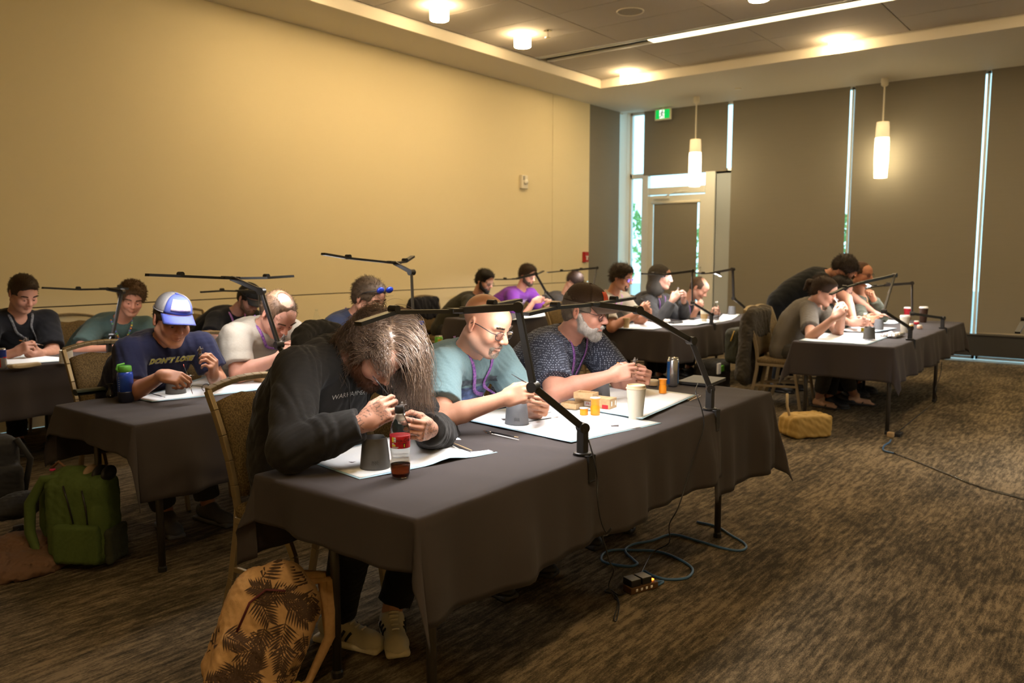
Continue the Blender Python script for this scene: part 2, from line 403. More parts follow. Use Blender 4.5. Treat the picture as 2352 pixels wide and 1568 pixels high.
# drum downlights
M_drum = mat('drum_glass', (1, .9, .7), .4, emis=((1, .72, .38), 42), noise=(2, .05, (1, .88, .66)))
M_drumb = mat('drum_bottom_glass', (1, .9, .7), .4, emis=((1, .71, .37), 230), noise=(2, .05, (1, .88, .66)))
dl = []
for i, (x, y) in enumerate([(6.5, 6.06), (7.92, 6.04), (10.41, 6.05), (10.44, 3.15), (7.92, 3.15), (.9, .3), (10.44, .3), (5.1, 6.05), (2.3, .3), (5.1, 3.15), (7.92, .3), (.9, -2.6), (-.6, .3)]):  # some unseen drums past the frame are added along the grid for ambient fill
    lab = ['drum downlight nearest the top left corner of the ceiling field', 'drum downlight beside the small sprinkler', 'drum downlight at the inner corner of the raised ceiling', 'drum downlight above the hanging pendants, right of the light slot'][i] if i < 4 else ['drum downlight whose glow just shows at the top edge', 'drum downlight on the ceiling behind the camera', 'drum downlight over the right end of the window wall, outside the frame', 'drum downlight over the third row, just above the frame', 'drum downlight over the front table, above the frame', 'drum downlight over the second row, above the frame', 'drum downlight over the far right carpet, above the frame', 'drum downlight at the back right of the room, behind the camera', 'rearmost drum downlight, by the back wall'][i-4]
    t = thing('drum_downlight', lab, 'ceiling light', (x, y, ZC-.15), 'drum downlights on the ceiling')
    MB().lathe([(.095, -.149), (.1, -.145), (.1, -.02), (.09, -.012)], (x, y, ZC), 24).build('glass_drum', M_drum, t, True); MB().lathe([(.0001, -.152), (.094, -.151), (.094, -.1495)], (x, y, ZC), 24).build('bottom_diffuser', M_drumb, t, True)
    MB().lathe([(.075, -.014), (.075, 0)], (x, y, ZC), 20).build('ceiling_plate', M_alu, t)
# speaker and sprinkler
t = thing('ceiling_speaker', 'round flush speaker grille in the ceiling', 'speaker', (7.92, 4.58, ZC-.012))
MB().lathe([(.13, 0), (.145, -.012), (.15, -.004), (.15, 0)], (7.92, 4.58, ZC), 28).build('speaker_ring', M_offw, t, True)
MB().lathe([(.0001, -.008), (.13, -.006), (.13, 0)], (7.92, 4.58, ZC), 28).build('speaker_grille', mat('grille', (.36, .33, .28), .8, noise=(90, .5, (.25, .23, .2))), t)
sx, sy, _ = at(1258, 70, z=ZC)
t = thing('ceiling_sprinkler', 'small metal sprinkler head hanging from a ceiling tile', 'sprinkler', (sx, sy, ZC-.09))
MB().lathe([(.045, 0), (.05, -.006), (.02, -.012)], (sx, sy, ZC), 14).build('escutcheon', M_chrome, t)
MB().cyl((sx, sy, ZC-.01), (sx, sy, ZC-.07), .012, 8).build('pipe', M_chrome, t)
MB().lathe([(.035, -.085), (.035, -.08), (.01, -.07)], (sx, sy, ZC), 10).build('deflector', M_chrome, t)
px_, py_, _ = at(1695, 203, z=ZS)
MB().lathe([(.05, 0), (.05, -.012), (.04, -.018)], (px_, py_, ZS), 16).build('ceiling_sensor', M_offw)
tag(bpy.data.objects['ceiling_sensor'], 'small round sensor disc on the soffit above the blinds', 'sensor')
# pendants
M_pend = mat('pendant_glass', (1, .93, .78), .35, emis=((1, .80, .46), 15), noise=(2, .04, (1, .9, .72)))
M_pend2 = mat('pendant_glass_top', (1, .88, .66), .35, emis=((1, .72, .36), .75), noise=(2, .04, (1, .85, .6)))
for (cxp, cyp, topy, boty, lab) in ((1600, 222, 320, 428, 'slim white pendant lamp hanging in front of the door blind'), (2033, 180, 280, 408, 'slim white pendant lamp hanging before the wide right hand blinds')):
    c = at(cxp, cyp, z=ZS); zt = at(cxp, topy, x=c[0])[2]; zb = at(cxp-4, boty, x=c[0])[2]; h = zt-zb
    t = thing('pendant_lamp', lab, 'pendant lamp', (c[0], c[1], zb), 'pendant lamps by the window wall')
    MB().lathe([(.05, 0), (.05, -.09), (.03, -.11)], (c[0], c[1], ZS), 16).build('canopy', M_offw, t, auto=40)
    MB().cyl((c[0], c[1], ZS-.1), (c[0], c[1], zt), .012, 8).build('stem', M_offw, t)
    MB().lathe([(.092, zb+h*.72-zb), (.088, h*.9), (.082, h), (.02, h+.004)], (c[0], c[1], zb), 24).build('shade_top', M_pend2, t, True)
    MB().lathe([(.085, 0), (.096, h*.3), (.096, h*.6), (.092, h*.72)], (c[0], c[1], zb), 24).build('shade', M_pend, t, True)
# window wall -----------------------------------------------------------
def yw(px, x=XW): return at(px, 500, x=x)[1]
def zw(py, px, x=XW): return at(px, py, x=x)[2]
struct(MB().box((XW+.02, YR, ZS-.01), (XW+.2, YL+.2, ZS+.4)).build('wall_window', M_white))
struct(MB().box((XW+.06, YR, -.1), (XW+.2, YL+.2, .02)).build('trim_1', M_alu))
gaps = [7.11, 5.50, 3.605, 1.85, .05, -1.75, -3.5]
def window(n, y0, y1, z0, z1):
    w = struct(MB().box((XW+.055, y0+.03, z0+.03), (XW+.062, y1-.03, z1-.03)).build('window_%d' % n, M_glass))
    f = MB()
    for a, b, c, d in ((y0, y1, z0, z0+.04), (y0, y1, z1-.04, z1), (y0, y0+.03, z0, z1), (y1-.03, y1, z0, z1)): f.box((XW+.03, a, c), (XW+.1, b, d))
    f.build('window_frame', M_alu, w)
    return w
window(1, 5.46, YL-.07, 2.86, ZS)
for i in range(1, len(gaps)-1): window(i+1, gaps[i+1], gaps[i]-.02, .03, ZS)
# opening left of the door: tall sidelight, and the glazed return in the left wall
window(8, 7.11, YL-.07, .03, 2.86); window(9, 5.46, 5.77, .03, 2.86)
w10 = struct(MB().box((12.6, YL+.06, .05), (XW-.04, YL+.067, ZS)).build('window_10', M_glass))
struct(MB().box((XW-.10, YL-.07, 0), (XW+.05, YL+.10, ZS)).build('trim_2', M_white))
struct(MB().box((11.62, YL+.12, 0), (12.6, YL+.14, ZS)).build('window_11', M_glass))
def blind(lab, lo, hi, tube_axis, rail=True):
    t = thing('roller_blind', lab, 'blind', ((lo[0]+hi[0])/2, (lo[1]+hi[1])/2, lo[2]), 'grey brown roller blinds')
    MB().box(lo, hi).build('fabric', M_blind, t)
    if rail:
        m = MB()
        if tube_axis == 'y': m.cyl((lo[0]+.004, lo[1]+.005, lo[2]), (lo[0]+.004, hi[1]-.005, lo[2]), .012, 8)
        else: m.cyl((lo[0]+.005, lo[1]+.004, lo[2]), (hi[0]-.005, lo[1]+.004, lo[2]), .012, 8)
        m.build('bottom_rail', mat('blind_rail', (.3, .26, .2), .5, noise=(6, .2, (.27, .23, .18))), t, True)
    return t
blind('bluish grey roller blind on the left wall beside the corner', (11.63, YL+.01, .05), (12.60, YL+.016, ZS), 'x')
blind('short roller blind above the glazed door', (XW, gaps[1]+.06, 2.86), (XW+.006, 7.10, ZS), 'y')
for i, lab in ((1, 'tall roller blind between the glazed door and the first bright gap'), (2, 'tall roller blind behind the right hand pendant lamp'), (3, 'tall roller blind at the right edge of the photograph')):
    blind(lab, (XW, gaps[i+1]+.05, .40), (XW+.006, gaps[i]-.02, ZS), 'y')
for i in (4, 5): blind(('roller blind just beyond the right edge of the frame', 'last roller blind on the window wall, out of the frame')[i-4], (XW, gaps[i+1]+.05, .40), (XW+.006, gaps[i]-.02, ZS), 'y')
# low dark heater bench under the blinds
t = thing('heater_bench', 'long low black heater casing under the blinds', 'heater', (XW-.05, 1., .07))
MB().box((XW-.09, YR+.02, .085), (XW-.01, 5.4, .375)).build('casing', mat('heater_black', (.025, .024, .022), .6, noise=(4, .3, (.035, .033, .03))), t, bevel=.006)
MB().box((XW-.11, YR+.02, .375), (XW-.005, 5.4, .392)).build('top_board', mat('heater_top', (.06, .055, .045), .5, noise=(4, .3, (.08, .07, .055))), t, bevel=.004)
for y in np.arange(-3.8, 5.4, 1.5): MB().box((XW-.07, y, 0), (XW-.03, y+.04, .085)).build('foot', M_black, t)
# glazed door
d0, d1 = 5.93, 7.0
dr = struct(MB().box((XW+.045, d0+.09, .12), (XW+.055, d1-.09, 2.40)).build('door_1', M_glass))
m = MB(); m.box((XW+.01, d0, .01), (XW+.06, d0+.1, 2.5)); m.box((XW+.01, d1-.1, .01), (XW+.06, d1, 2.5)); m.box((XW+.01, d0+.1, 2.40), (XW+.06, d1-.1, 2.5)); m.box((XW+.01, d0+.1, .01), (XW+.06, d1-.1, .22)); m.build('door_stile', M_alu, dr, bevel=.004)
m = MB(); m.box((XW-.01, 5.75, 0), (XW+.1, d0-.005, 2.86)); m.box((XW-.01, d1+.005, 0), (XW+.1, 7.11, 2.86)); m.box((XW-.01, d0, 2.52), (XW+.1, d1, 2.64)); m.build('door_frame', M_alu, dr, bevel=.004)
MB().box((XW+.05, d0, 2.64), (XW+.056, d1, 2.86)).build('transom_pane', M_glass, dr)
MB().box((XW, d0+.13, .2), (XW+.006, d1-.12, 2.36)).build('door_blind', M_blind, dr)
MB().cyl((XW-.01, d0+.08, 2.38), (XW-.01, d1-.08, 2.38), .025, 10).build('blind_roller', M_offw, dr, True)
m = MB(); m.box((XW-.05, d1-.42, 2.44), (XW+.01, d1-.12, 2.50)); m.bar((XW-.04, d1-.3, 2.47), (XW-.10, d1-.6, 2.55), .03, .012); m.bar((XW-.1, d1-.6, 2.55), (XW, d1-.75, 2.57), .03, .012); m.build('door_closer', M_alu, dr, bevel=.004)
MB().tube([(XW-.0, d0+.05, .95), (XW-.06, d0+.05, .97), (XW-.06, d0+.05, 1.25), (XW, d0+.05, 1.27)], .012, 8).build('pull_handle', M_chrome, dr, True)
struct(MB().box((XW+.03, 5.48, .05), (XW+.035, 5.75, 2.86)).build('trim_3', mat('sidelight_film', (.42, .46, .49), .6, noise=(2, .2, (.4, .44, .47)))))
# outside: paving and a hedge
struct(MB().box((XW+.2, -12, -.2), (40, 25, -.1)).build('ground', mat('paving', (.5, .5, .48), .9, noise=(2, .4, (.4, .4, .38)))))
M_leaf = mat('hedge_leaf', (.22, .42, .14), .7, noise=(3, .6, (.35, .55, .2)))
for k in range(6):
    x = 19+2.2*(k % 2); y = 6+k*2.9; r = 1.25+random.random()*.1; pr = []
    v = []; f = []
    for q in range(700):
        d = nrm(np.random.randn(3)); d[2] = abs(d[2])*1.1; c = np.array([x, y, .9])+d*r*np.array([1, 1, 1.15+.3*(k % 3)]); a = nrm(np.random.randn(3)); b = nrm(np.cross(a, np.random.randn(3))); s = .10
        i = len(v); v += [c-a*s, c+b*s*.5, c+a*s, c-b*s*.5]; f.append((i, i+1, i+2, i+3))
    t = thing('shrub', ['green shrub seen through the glass left of the door', 'green shrub behind the door transom', 'green shrub at the corner of the terrace outside', 'green shrub beyond the corner window', 'green shrub outside behind the left wall', 'green shrub furthest along the terrace outside'][k], 'shrub', (x, y, -.1), 'shrubs outside the window'); link('foliage', v, f, M_leaf, t, False)
    MB().cyl((x, y, -.1), (x, y, 1.2), .06, 7).build('stem', mat('bark', (.12, .08, .05), .9, noise=(9, .4, (.2, .14, .09))), t)
# exit sign
ex = at(1522, 262, x=12.62); W_, H_ = .30, .19
t = thing('exit_sign', 'green and white running man exit sign under the soffit', 'exit sign', (12.62, ex[1], ex[2]-H_/2))
MB().box((12.62, ex[1]-W_/2, ex[2]-H_/2), (12.66, ex[1]+W_/2, ex[2]+H_/2)).build('sign_case', M_offw, t, bevel=.006)
MB().box((12.612, ex[1]-W_/2+.022, ex[2]-H_/2+.022), (12.621, ex[1]+W_/2-.022, ex[2]+H_/2-.022)).build('green_face', mat('sign_green', (0, .5, .1), .4, emis=((0, .62, .1), .75), noise=(2, .1, (0, .45, .08))), t)
M_sw = mat('sign_white', (.9, 1, .92), .4, emis=((.9, 1, .93), 1.1), noise=(2, .05, (.85, 1, .9)))
MB().box((12.608, ex[1]-.035, ex[2]-.07), (12.613, ex[1]+.055, ex[2]+.07)).build('door_pictogram', M_sw, t)
O = np.array([12.6075, ex[1], ex[2]]); Yv = np.array([0, -1., 0]); Zv = np.array([0, 0, 1.]); Nn = np.array([-1., 0, 0])
def limb(m, pts, w):
    for a, b in zip(pts[:-1], pts[1:]):
        d = nrm(np.subtract(b, a)); n = np.array([-d[1], d[0]])*w/2; a = np.array(a)-d*w*.3; b = np.array(b)+d*w*.3
        m.prism([a-n, b-n, b+n, a+n], .002, O, Yv, Zv, Nn)
m = MB(); m.prism([(.0+.013*math.cos(q*.52), .05+.013*math.sin(q*.52)) for q in range(12)], .002, O, Yv, Zv, Nn)
limb(m, [(-.005, .03), (-.012, -.012)], .02); limb(m, [(0, .03), (.025, .015), (.04, .03)], .01); limb(m, [(-.01, .028), (-.035, .02), (-.04, -.002)], .01)
limb(m, [(-.01, -.012), (.018, -.03), (.014, -.06)], .013); limb(m, [(-.014, -.014), (-.03, -.045), (-.06, -.05)], .013)
m.build('running_man', mat('sign_dark_green', (0, .22, .06), .5, noise=(3, .1, (0, .2, .05))), t)
MB().box((12.635, ex[1]-.02, ex[2]+H_/2), (12.645, ex[1]+.02, ZS)).build('bracket', M_offw, t)
# small devices on the left wall
p = at(1342, 590, y=YL); t = thing('fire_alarm_pull', 'red fire alarm pull station near the corner of the pale wall', 'fire alarm', (p[0], YL, p[2]-.07))
MB().box((p[0]-.06, YL-.05, p[2]-.085), (p[0]+.06, YL, p[2]+.085)).build('alarm_case', mat('alarm_red', (.42, .02, .02), .4, noise=(8, .2, (.36, .015, .015))), t, bevel=.006)
MB().prism([(-.04, .02), (.04, .02), (.015, -.01), (.015, -.05), (-.015, -.05), (-.015, -.01)], .012, (p[0], YL-.05, p[2]), (1, 0, 0), (0, 0, 1), (0, -1, 0)).build('pull_handle', mat('alarm_white', (.85, .82, .8), .4, noise=(8, .1, (.8, .78, .76))), t)
p = at(1200, 418, y=YL); t = thing('wall_strobe', 'small beige strobe unit high on the pale wall', 'alarm strobe', (p[0], YL, p[2]-.1))
MB().box((p[0]-.075, YL-.05, p[2]-.1), (p[0]+.075, YL, p[2]+.1)).build('strobe_case', M_offw, t, bevel=.01)
MB().lathe([(.04, 0), (.038, .03), (.02, .045)], (p[0], YL-.05, p[2]+.0), 14, Matrix.Rotation(math.pi/2, 4, 'X')).build('strobe_lens', mat('strobe_lens', (.95, .93, .85), .15, noise=(6, .1, (.9, .88, .8))), t, True)
m = MB()
for k in range(4): m.box((p[0]-.05, YL-.053, p[2]+.03+.015*k), (p[0]+.0, YL-.049, p[2]+.037+.015*k))
m.build('sounder_slot', M_dark, t)
# ------------------------------------------------------------------ tables and cloths
TZ = .73
M_cloth = mat('tablecloth_black', (.054, .046, .046), .85, spec=.15, sheen=.05, noise=(420, .35, (.060, .051, .051)), bump=(900, .08))
M_leg = mat('table_leg_metal', (.075, .070, .062), .4, .6, noise=(9, .3, (.1, .09, .08)))
M_board = mat('table_board', (.18, .13, .08), .6, noise=((2, 30, 8), .5, (.25, .18, .11)))
def drape(label, x0, x1, y0, y1, z, dx0, dx1, dy0, dy1, seed, group='black tablecloths', ripple=None):
    g = np.random.RandomState(seed); r = .012
    def axis(a, b, d0, d1):
        o0 = [a-d0*q for q in (1, .93, .82, .7, .58, .46, .34, .22, .12, .06, .025)] if d0 else []
        o1 = [b+d1*q for q in (.025, .06, .12, .22, .34, .46, .58, .7, .82, .93, 1)] if d1 else []
        return o0+list(np.linspace(a, b, max(6, int((b-a)/.035))))+o1
    U = axis(x0, x1, dx0, dx1); V = axis(y0, y1, dy0, dy1); G = []
    ph = g.rand(8)*6.28
    def wave(t, side): return .5*math.sin(t*9+ph[side])+.32*math.sin(t*17+ph[side+2]*2)+.22*math.sin(t*31+ph[(side+4) % 8])
    for u in U:
        row = []
        for v in V:
            A = max(x0-u, u-x1, 0.); B = max(y0-v, v-y1, 0.); sx = -1 if u < x0 else 1; sy = -1 if v < y0 else 1
            bx = min(max(u, x0), x1); by = min(max(v, y0), y1); S = math.hypot(A, B)
            if S == 0:
                zz = z+.0020*math.sin(u*7+ph[0])*math.sin(v*11+ph[1])+.0022*max(0, math.sin(u*19+v*13+2*math.sin(v*5)+ph[2]))**3+.0018*max(0, math.sin(v*41-u*6+1.5*math.sin(u*4)+ph[3]))**4
                if ripple: zz += ripple(u, v)
                row.append((u, v, zz)); continue
            th = math.atan2(B, A); arc = r*math.pi/2
            if S < arc: o = r*math.sin(S/r); dz = r*(1-math.cos(S/r))
            else:
                corner = math.sin(2*th)**2; fl = .05+.30*corner*math.sin(th*2)**2; rest = S-arc
                wv = (wave(v, 0 if sx < 0 else 1)*math.cos(th)**4+wave(u, 2 if sy < 0 else 3)*math.sin(th)**4)*.042*min(1, rest/.22)
                o = r+rest*fl+wv+.012*min(1, rest/.2)+corner*.10*math.sin(3*2*th)*min(1, rest/.3)*.4; dz = r+rest*math.sqrt(max(0, 1-fl*fl))
            row.append((bx+sx*math.cos(th)*o, by+sy*math.sin(th)*o, z-dz))
        G.append(row)
    m = MB(); m.sheet(G); o = m.build('tablecloth', M_cloth, None, True); tag(o, label, 'tablecloth', group)
    so = o.modifiers.new('thick', 'SOLIDIFY'); so.thickness = .0022; so.offset = 0
    return o
def table(label, x0, x1, y0, y1, lx0, lx1, ly0, ly1):
    t = thing('folding_table', label, 'table', ((x0+x1)/2, (y0+y1)/2, 0), 'folding banquet tables')
    MB().box((x0+.004, y0+.004, TZ-.032), (x1-.004, y1-.004, TZ-.006)).build('table_top', M_board, t, bevel=.004)
    for x in (lx0, lx1):
        for y in (ly0, ly1): MB().tube([(x, y, .006), (x, y, TZ-.03)], .017, 12).build('leg', M_leg, t, True); MB().lathe([(.021, 0), (.021, .02), (.017, .028)], (x, y, 0), 12).build('foot_cap', M_black, t)
        MB().tube([(x, ly0, .62), (x, ly1, .62)], .011, 8).build('cross_bar', M_leg, t, True)
    return t
T1 = (1.60, 4.34, 1.60, 2.36); T2 = (1.75, 5.1, 3.50, 4.27); T3 = (.9, 5.4, 5.95, 6.70); T4 = (7.2, 9.9, 3.66, 4.42); T5 = (7.1, 9.9, 5.80, 6.56); T6 = (7.06, 10.2, 1.59, 2.40)
table('front table where three men paint, nearest the camera', *T1, 1.76, 3.93, 1.70, 2.16)
drape('black cloth over the near end of the front table, under the cola bottle', 1.60, 3.66, 1.60, 2.36, TZ+.003, .17, 0, .33, .30, 3, ripple=lambda u, v: .014*math.exp(-((u-2.44-.35*(1.9-v))/.05)**2)*max(0, min(1, (2.3-v)*3))*max(0, min(1, (v-1.6)*5)))
drape('black cloth over the far end of the front table, under the silver can', 3.5, 4.34, 1.60, 2.36, TZ, 0, .34, .42, .32, 5)
table('second row table with the blue water bottle', *T2, 1.88, 4.05, 3.56, 4.15)
drape('black cloth on the second row table, under the blue water bottle', *T2, TZ, .15, .30, .36, .3, 7)
table('third row table at the left edge of the photograph', *T3, 2.42, 4.5, 6.02, 6.6)
drape('black cloth on the third row table at the left edge', *T3, TZ, .3, .3, .36, .3, 9)
table('table by the corner window with the paper coffee cup and water bottle', *T4, 7.35, 9.75, 3.74, 4.3)
drape('black cloth on the table by the corner window', *T4, TZ, .32, .3, .34, .3, 11)
table('back row table by the pale wall, before the man in purple', *T5, 7.25, 9.75, 5.9, 6.45)
drape('black cloth on the back row table before the man in purple', *T5, TZ, .32, .3, .34, .3, 13)
table('right hand table where a standing man leans over', *T6, 7.12, 9.0, 1.62, 2.3)
drape('black cloth on the right hand table, under the red and white cups', *T6, TZ, .29, .30, .30, .3, 15)

# ------------------------------------------------------------------ banquet chairs
M_cframe = mat('chair_frame_bronze', (.36, .28, .16), .42, .55, noise=(12, .3, (.28, .21, .12)))
def chair_fabric():
    m = mat('chair_fabric', (.22, .155, .07), .85, spec=.2, noise=((160, 160, 160), .9, (.06, .04, .02)), bump=((160, 160, 160), .5)); return m
M_cfab = chair_fabric()
def make_chair():
    t = thing('banquet_chair', 'x', 'chair', (0, 0, 0), 'banquet chairs'); w = .215
    Q = [B_((0, -.01, .445), EYE, (.215, .215, .035), .03)]; link('seat', *solid(Q, .014), M_cfab, t)
    def post(z): s = (z-.45)/.5; return .195+.02*s+.12*s*s
    def wid(z): s = max(0, (z-.45)/.5); return .192+.038*s
    nz = 9; G = []
    for i in range(nz):
        z = .50+(.885-.50)*i/(nz-1); row = []
        for j in range(11):
            q = -1+2*j/10; zz = z+(.022*(1-q*q)*(i/(nz-1))); dip = -.018*max(0, 1-(q/.35)**2)*(i == nz-1)
            row.append((q*(wid(z)-.022), post(zz)+.022*(1-q*q)-.004, zz+dip))
        G.append(row)
    b = MB(); b.sheet(G); o = b.build('backrest', M_cfab, t, True); so = o.modifiers.new('thick', 'SOLIDIFY'); so.thickness = .028; so.offset = 0
    for s in (-1, 1):
        m = MB(); pts = [(s*w*1.02, .275, .0), (s*w*.99, .225, .16), (s*w*.93, .195, .36)]+[(s*wid(z), post(z), z) for z in (.45, .55, .65, .75, .85, .93)]
        for a, c in zip(pts[:-1], pts[1:]): m.bar(a, c, .020, .034, up=(0, 1, .12))
        m.build('rear_leg', M_cframe, t, bevel=.003)
        m = MB(); pts = [(s*w*1.0, -.245, .0), (s*w*.98, -.21, .20), (s*w*.96, -.185, .34), (s*w*.95, -.15, .395), (s*w*.95, -.08, .412), (s*w*.95, .19, .412)]
        for a, c in zip(pts[:-1], pts[1:]): m.bar(a, c, .022, .026, up=(.0, .7, .7))
        m.build('front_leg', M_cframe, t, bevel=.003)
        MB().bar((s*w*.965, -.205, .22), (s*w*.98, .215, .20), .016, .022).build('side_stretcher', M_cframe, t, bevel=.003)
    top = [(q*wid(.93)*1.0, post(.93)+.026*(1-q*q), .930+.032*(1-q*q)) for q in np.linspace(-1, 1, 13)]; m = MB()
    for a, c in zip(top[:-1], top[1:]): m.bar(a, c, .030, .022, up=(0, -.2, 1))
    m.build('top_rail', M_cframe, t, bevel=.003)
    MB().bar((-w*.95, .19, .412), (w*.95, .19, .412), .022, .022).build('rear_rail', M_cframe, t); MB().bar((-w*.96, -.12, .405), (w*.96, -.12, .405), .022, .022).build('front_rail', M_cframe, t)
    return t
CH0 = make_chair(); ch_used = [0]
def chair(x, y, rz, label):
    o = CH0 if not ch_used[0] else copy_tree(CH0); ch_used[0] += 1
    o.location = (x, y, 0); o.rotation_euler = (0, 0, math.radians(rz)); o['label'] = label; return o

# ------------------------------------------------------------------ clamp-on task lamps
M_lampb = mat('lamp_black', (.020, .019, .018), .38, spec=.5, noise=(15, .25, (.028, .026, .024)))
M_led = mat('led_strip', (1, 1, 1), .4, emis=((1, .985, 1.0), 14), noise=(4, .02, (.97, .98, 1)))
def task_lamp(label, base, joints, hub, left, right, power, lettering=False, postz=.11):
    """base: clamp point on the table edge; joints: [(elbow), (shoulder)]; hub; left/right: [hinge, tip] of each light bar"""
    bx, by = base; t = thing('task_lamp', label, 'desk lamp', (bx, by, TZ), 'clamp on task lamps')
    m = MB(); m.box((bx-.022, by-.026, TZ-.085), (bx+.022, by-.012, TZ+.012)); m.box((bx-.022, by-.026, TZ+.004), (bx+.022, by+.05, TZ+.012)); m.box((bx-.022, by-.026, TZ-.092), (bx+.022, by+.04, TZ-.082)); m.build('clamp', M_lampb, t, bevel=.003)
    MB().lathe([(.034, .012), (.034, .016), (.03, .018)], (bx, by+.02, TZ), 18).build('clamp_disc', M_chrome if False else M_lampb, t)
    MB().cyl((bx, by+.01, TZ-.15), (bx, by+.01, TZ-.02), .0045, 8).build('clamp_screw', M_brass, t, True)
    m = MB(); m.cyl((bx-.02, by-.012, TZ-.147), (bx+.02, by+.03, TZ-.152), .003, 6); m.lathe([(.0001, -.005), (.005, 0), (.0001, .005)], (bx-.02, by-.012, TZ-.147), 8); m.lathe([(.0001, -.005), (.005, 0), (.0001, .005)], (bx+.02, by+.03, TZ-.152), 8); m.build('tommy_bar', M_brass, t, True)
    J = [np.array((bx, by+.02, TZ+postz))]+[np.array(j, float) for j in joints]
    MB().box((bx-.017, by+.003, TZ+.012), (bx+.017, by+.037, TZ+postz)).build('post', M_lampb, t, bevel=.004)
    hubp = np.array(hub, float); ch = J+[hubp]
    for i, (a, b) in enumerate(zip(ch[:-1], ch[1:])):
        d = nrm(b-a); ax = nrm(np.cross(d, [0, 0, 1])) if abs(d[2]) < .98 else np.array([1., 0, 0])
        MB().bar(a, b, .017, .026, up=nrm(np.cross(ax, d))).build('arm', M_lampb, t, bevel=.003)
        MB().cyl(a-ax*.020, a+ax*.020, .020, 18).build('joint', M_lampb, t, auto=40); MB().cyl(a+ax*.020, a+ax*.026, .016, 14).build('joint_cap', M_black, t, auto=40)
    d = nrm(np.array(left[0])-hubp); MB().bar(hubp-d*.05, hubp+d*.05, .040, .018).build('hub', M_lampb, t, bevel=.004)
    for side in (left, right):
        h, e = [np.array(q, float) for q in side]; a = hubp+nrm(h-hubp)*.05
        MB().cyl(h+np.array([0, .018, .008]), h+np.array([0, -.018, .008]), .013, 14).build('hinge', M_lampb, t, auto=40)
        for p, q in ((a, h), (h, e)):
            dd = nrm(q-p); up = nrm(np.cross(np.cross(dd, [0, 0, 1]), dd)); sd_ = np.cross(dd, up); mid = (p+q)/2-up*.006; Lh = np.linalg.norm(q-p)
            br = MB().bar(p, q, .030, .009); [br.bar(p-up*.0065+sd_*.0138*k, q-up*.0065+sd_*.0138*k, .0024, .005) for k in (-1, 1)]; [br.bar(e_-up*.0065-sd_*.015, e_-up*.0065+sd_*.015, .0024, .005) for e_ in (p, q)]; br = br.build('light_bar', M_lampb, t)
            MB().bar(p+dd*.008-up*.0051, q-dd*.008-up*.0051, .022, .0010).build('led_strip', M_led, br)
            z = -up; x = dd; y = np.cross(-z, x)
            lamp_light('led_light', 'AREA', mid-up*.0035, power*Lh/.2, LEDC, t, Lh*.85, .018, Matrix((x, np.cross(up, x), up)).transposed().to_euler())
    if lettering: 
        v, f = text_mesh('CRI\nCCT', .015); MB_ = np.array([(bx+.0225, by+.012-a*.9-.008, TZ-.04+b) for a, b, _ in v]); link('clamp_lettering', MB_, f, mat('label_ink', (.55, .5, .38), .6, noise=(9, .1, (.5, .45, .33))), t)
        # cable down to the floor
    return t
def Yp(px, py, y): return at(px, py, y=y)
# ------------------------------------------------------------------ people
def skin_mat(): return mat('skin', (.7, .45, .35), .5, spec=.3, attr=True, noise=(120, .12, (.36, .13, .09)), bump=(260, .06), subs=.08)
M_lens = mat('spectacle_lens', (.9, .93, 1), .03, trans=1, ior=1.1, noise=(2, .02, (.85, .9, 1)))
M_eye = mat('eyeball', (.75, .72, .68), .15, noise=(9, .1, (.7, .66, .62)))
def hair_mat(nm, c): c = tuple(x*.72 for x in c); return mat('hair_'+nm, c, .55, spec=.25, noise=((25, 25, 25), .6, tuple(x*.45 for x in c)))
def cloth_mat(nm, c, rough=.88, n2=None, sc=240): return mat('cloth_'+nm, c, rough, spec=.15, sheen=.08, noise=(sc, .45, n2 or tuple(x*.72 for x in c)), bump=(sc*2.5, .15))
def head_frame(sp):
    by = math.radians(sp.get('by', 0)); hy = by+math.radians(sp.get('hy', 0)); p = math.radians(sp.get('pitch', 25)); ro = math.radians(sp.get('roll', 0))
    g = np.array([math.sin(hy), -math.cos(hy), 0]); rr = np.cross(g, [0, 0, 1.]); gf = math.cos(p)*g-math.sin(p)*np.array([0, 0, 1.]); gu = np.cross(rr, gf)
    r2 = rr*math.cos(ro)+gu*math.sin(ro); u2 = gu*math.cos(ro)-rr*math.sin(ro)
    return np.stack([r2, gf, u2])                       # rows: right, forward, up
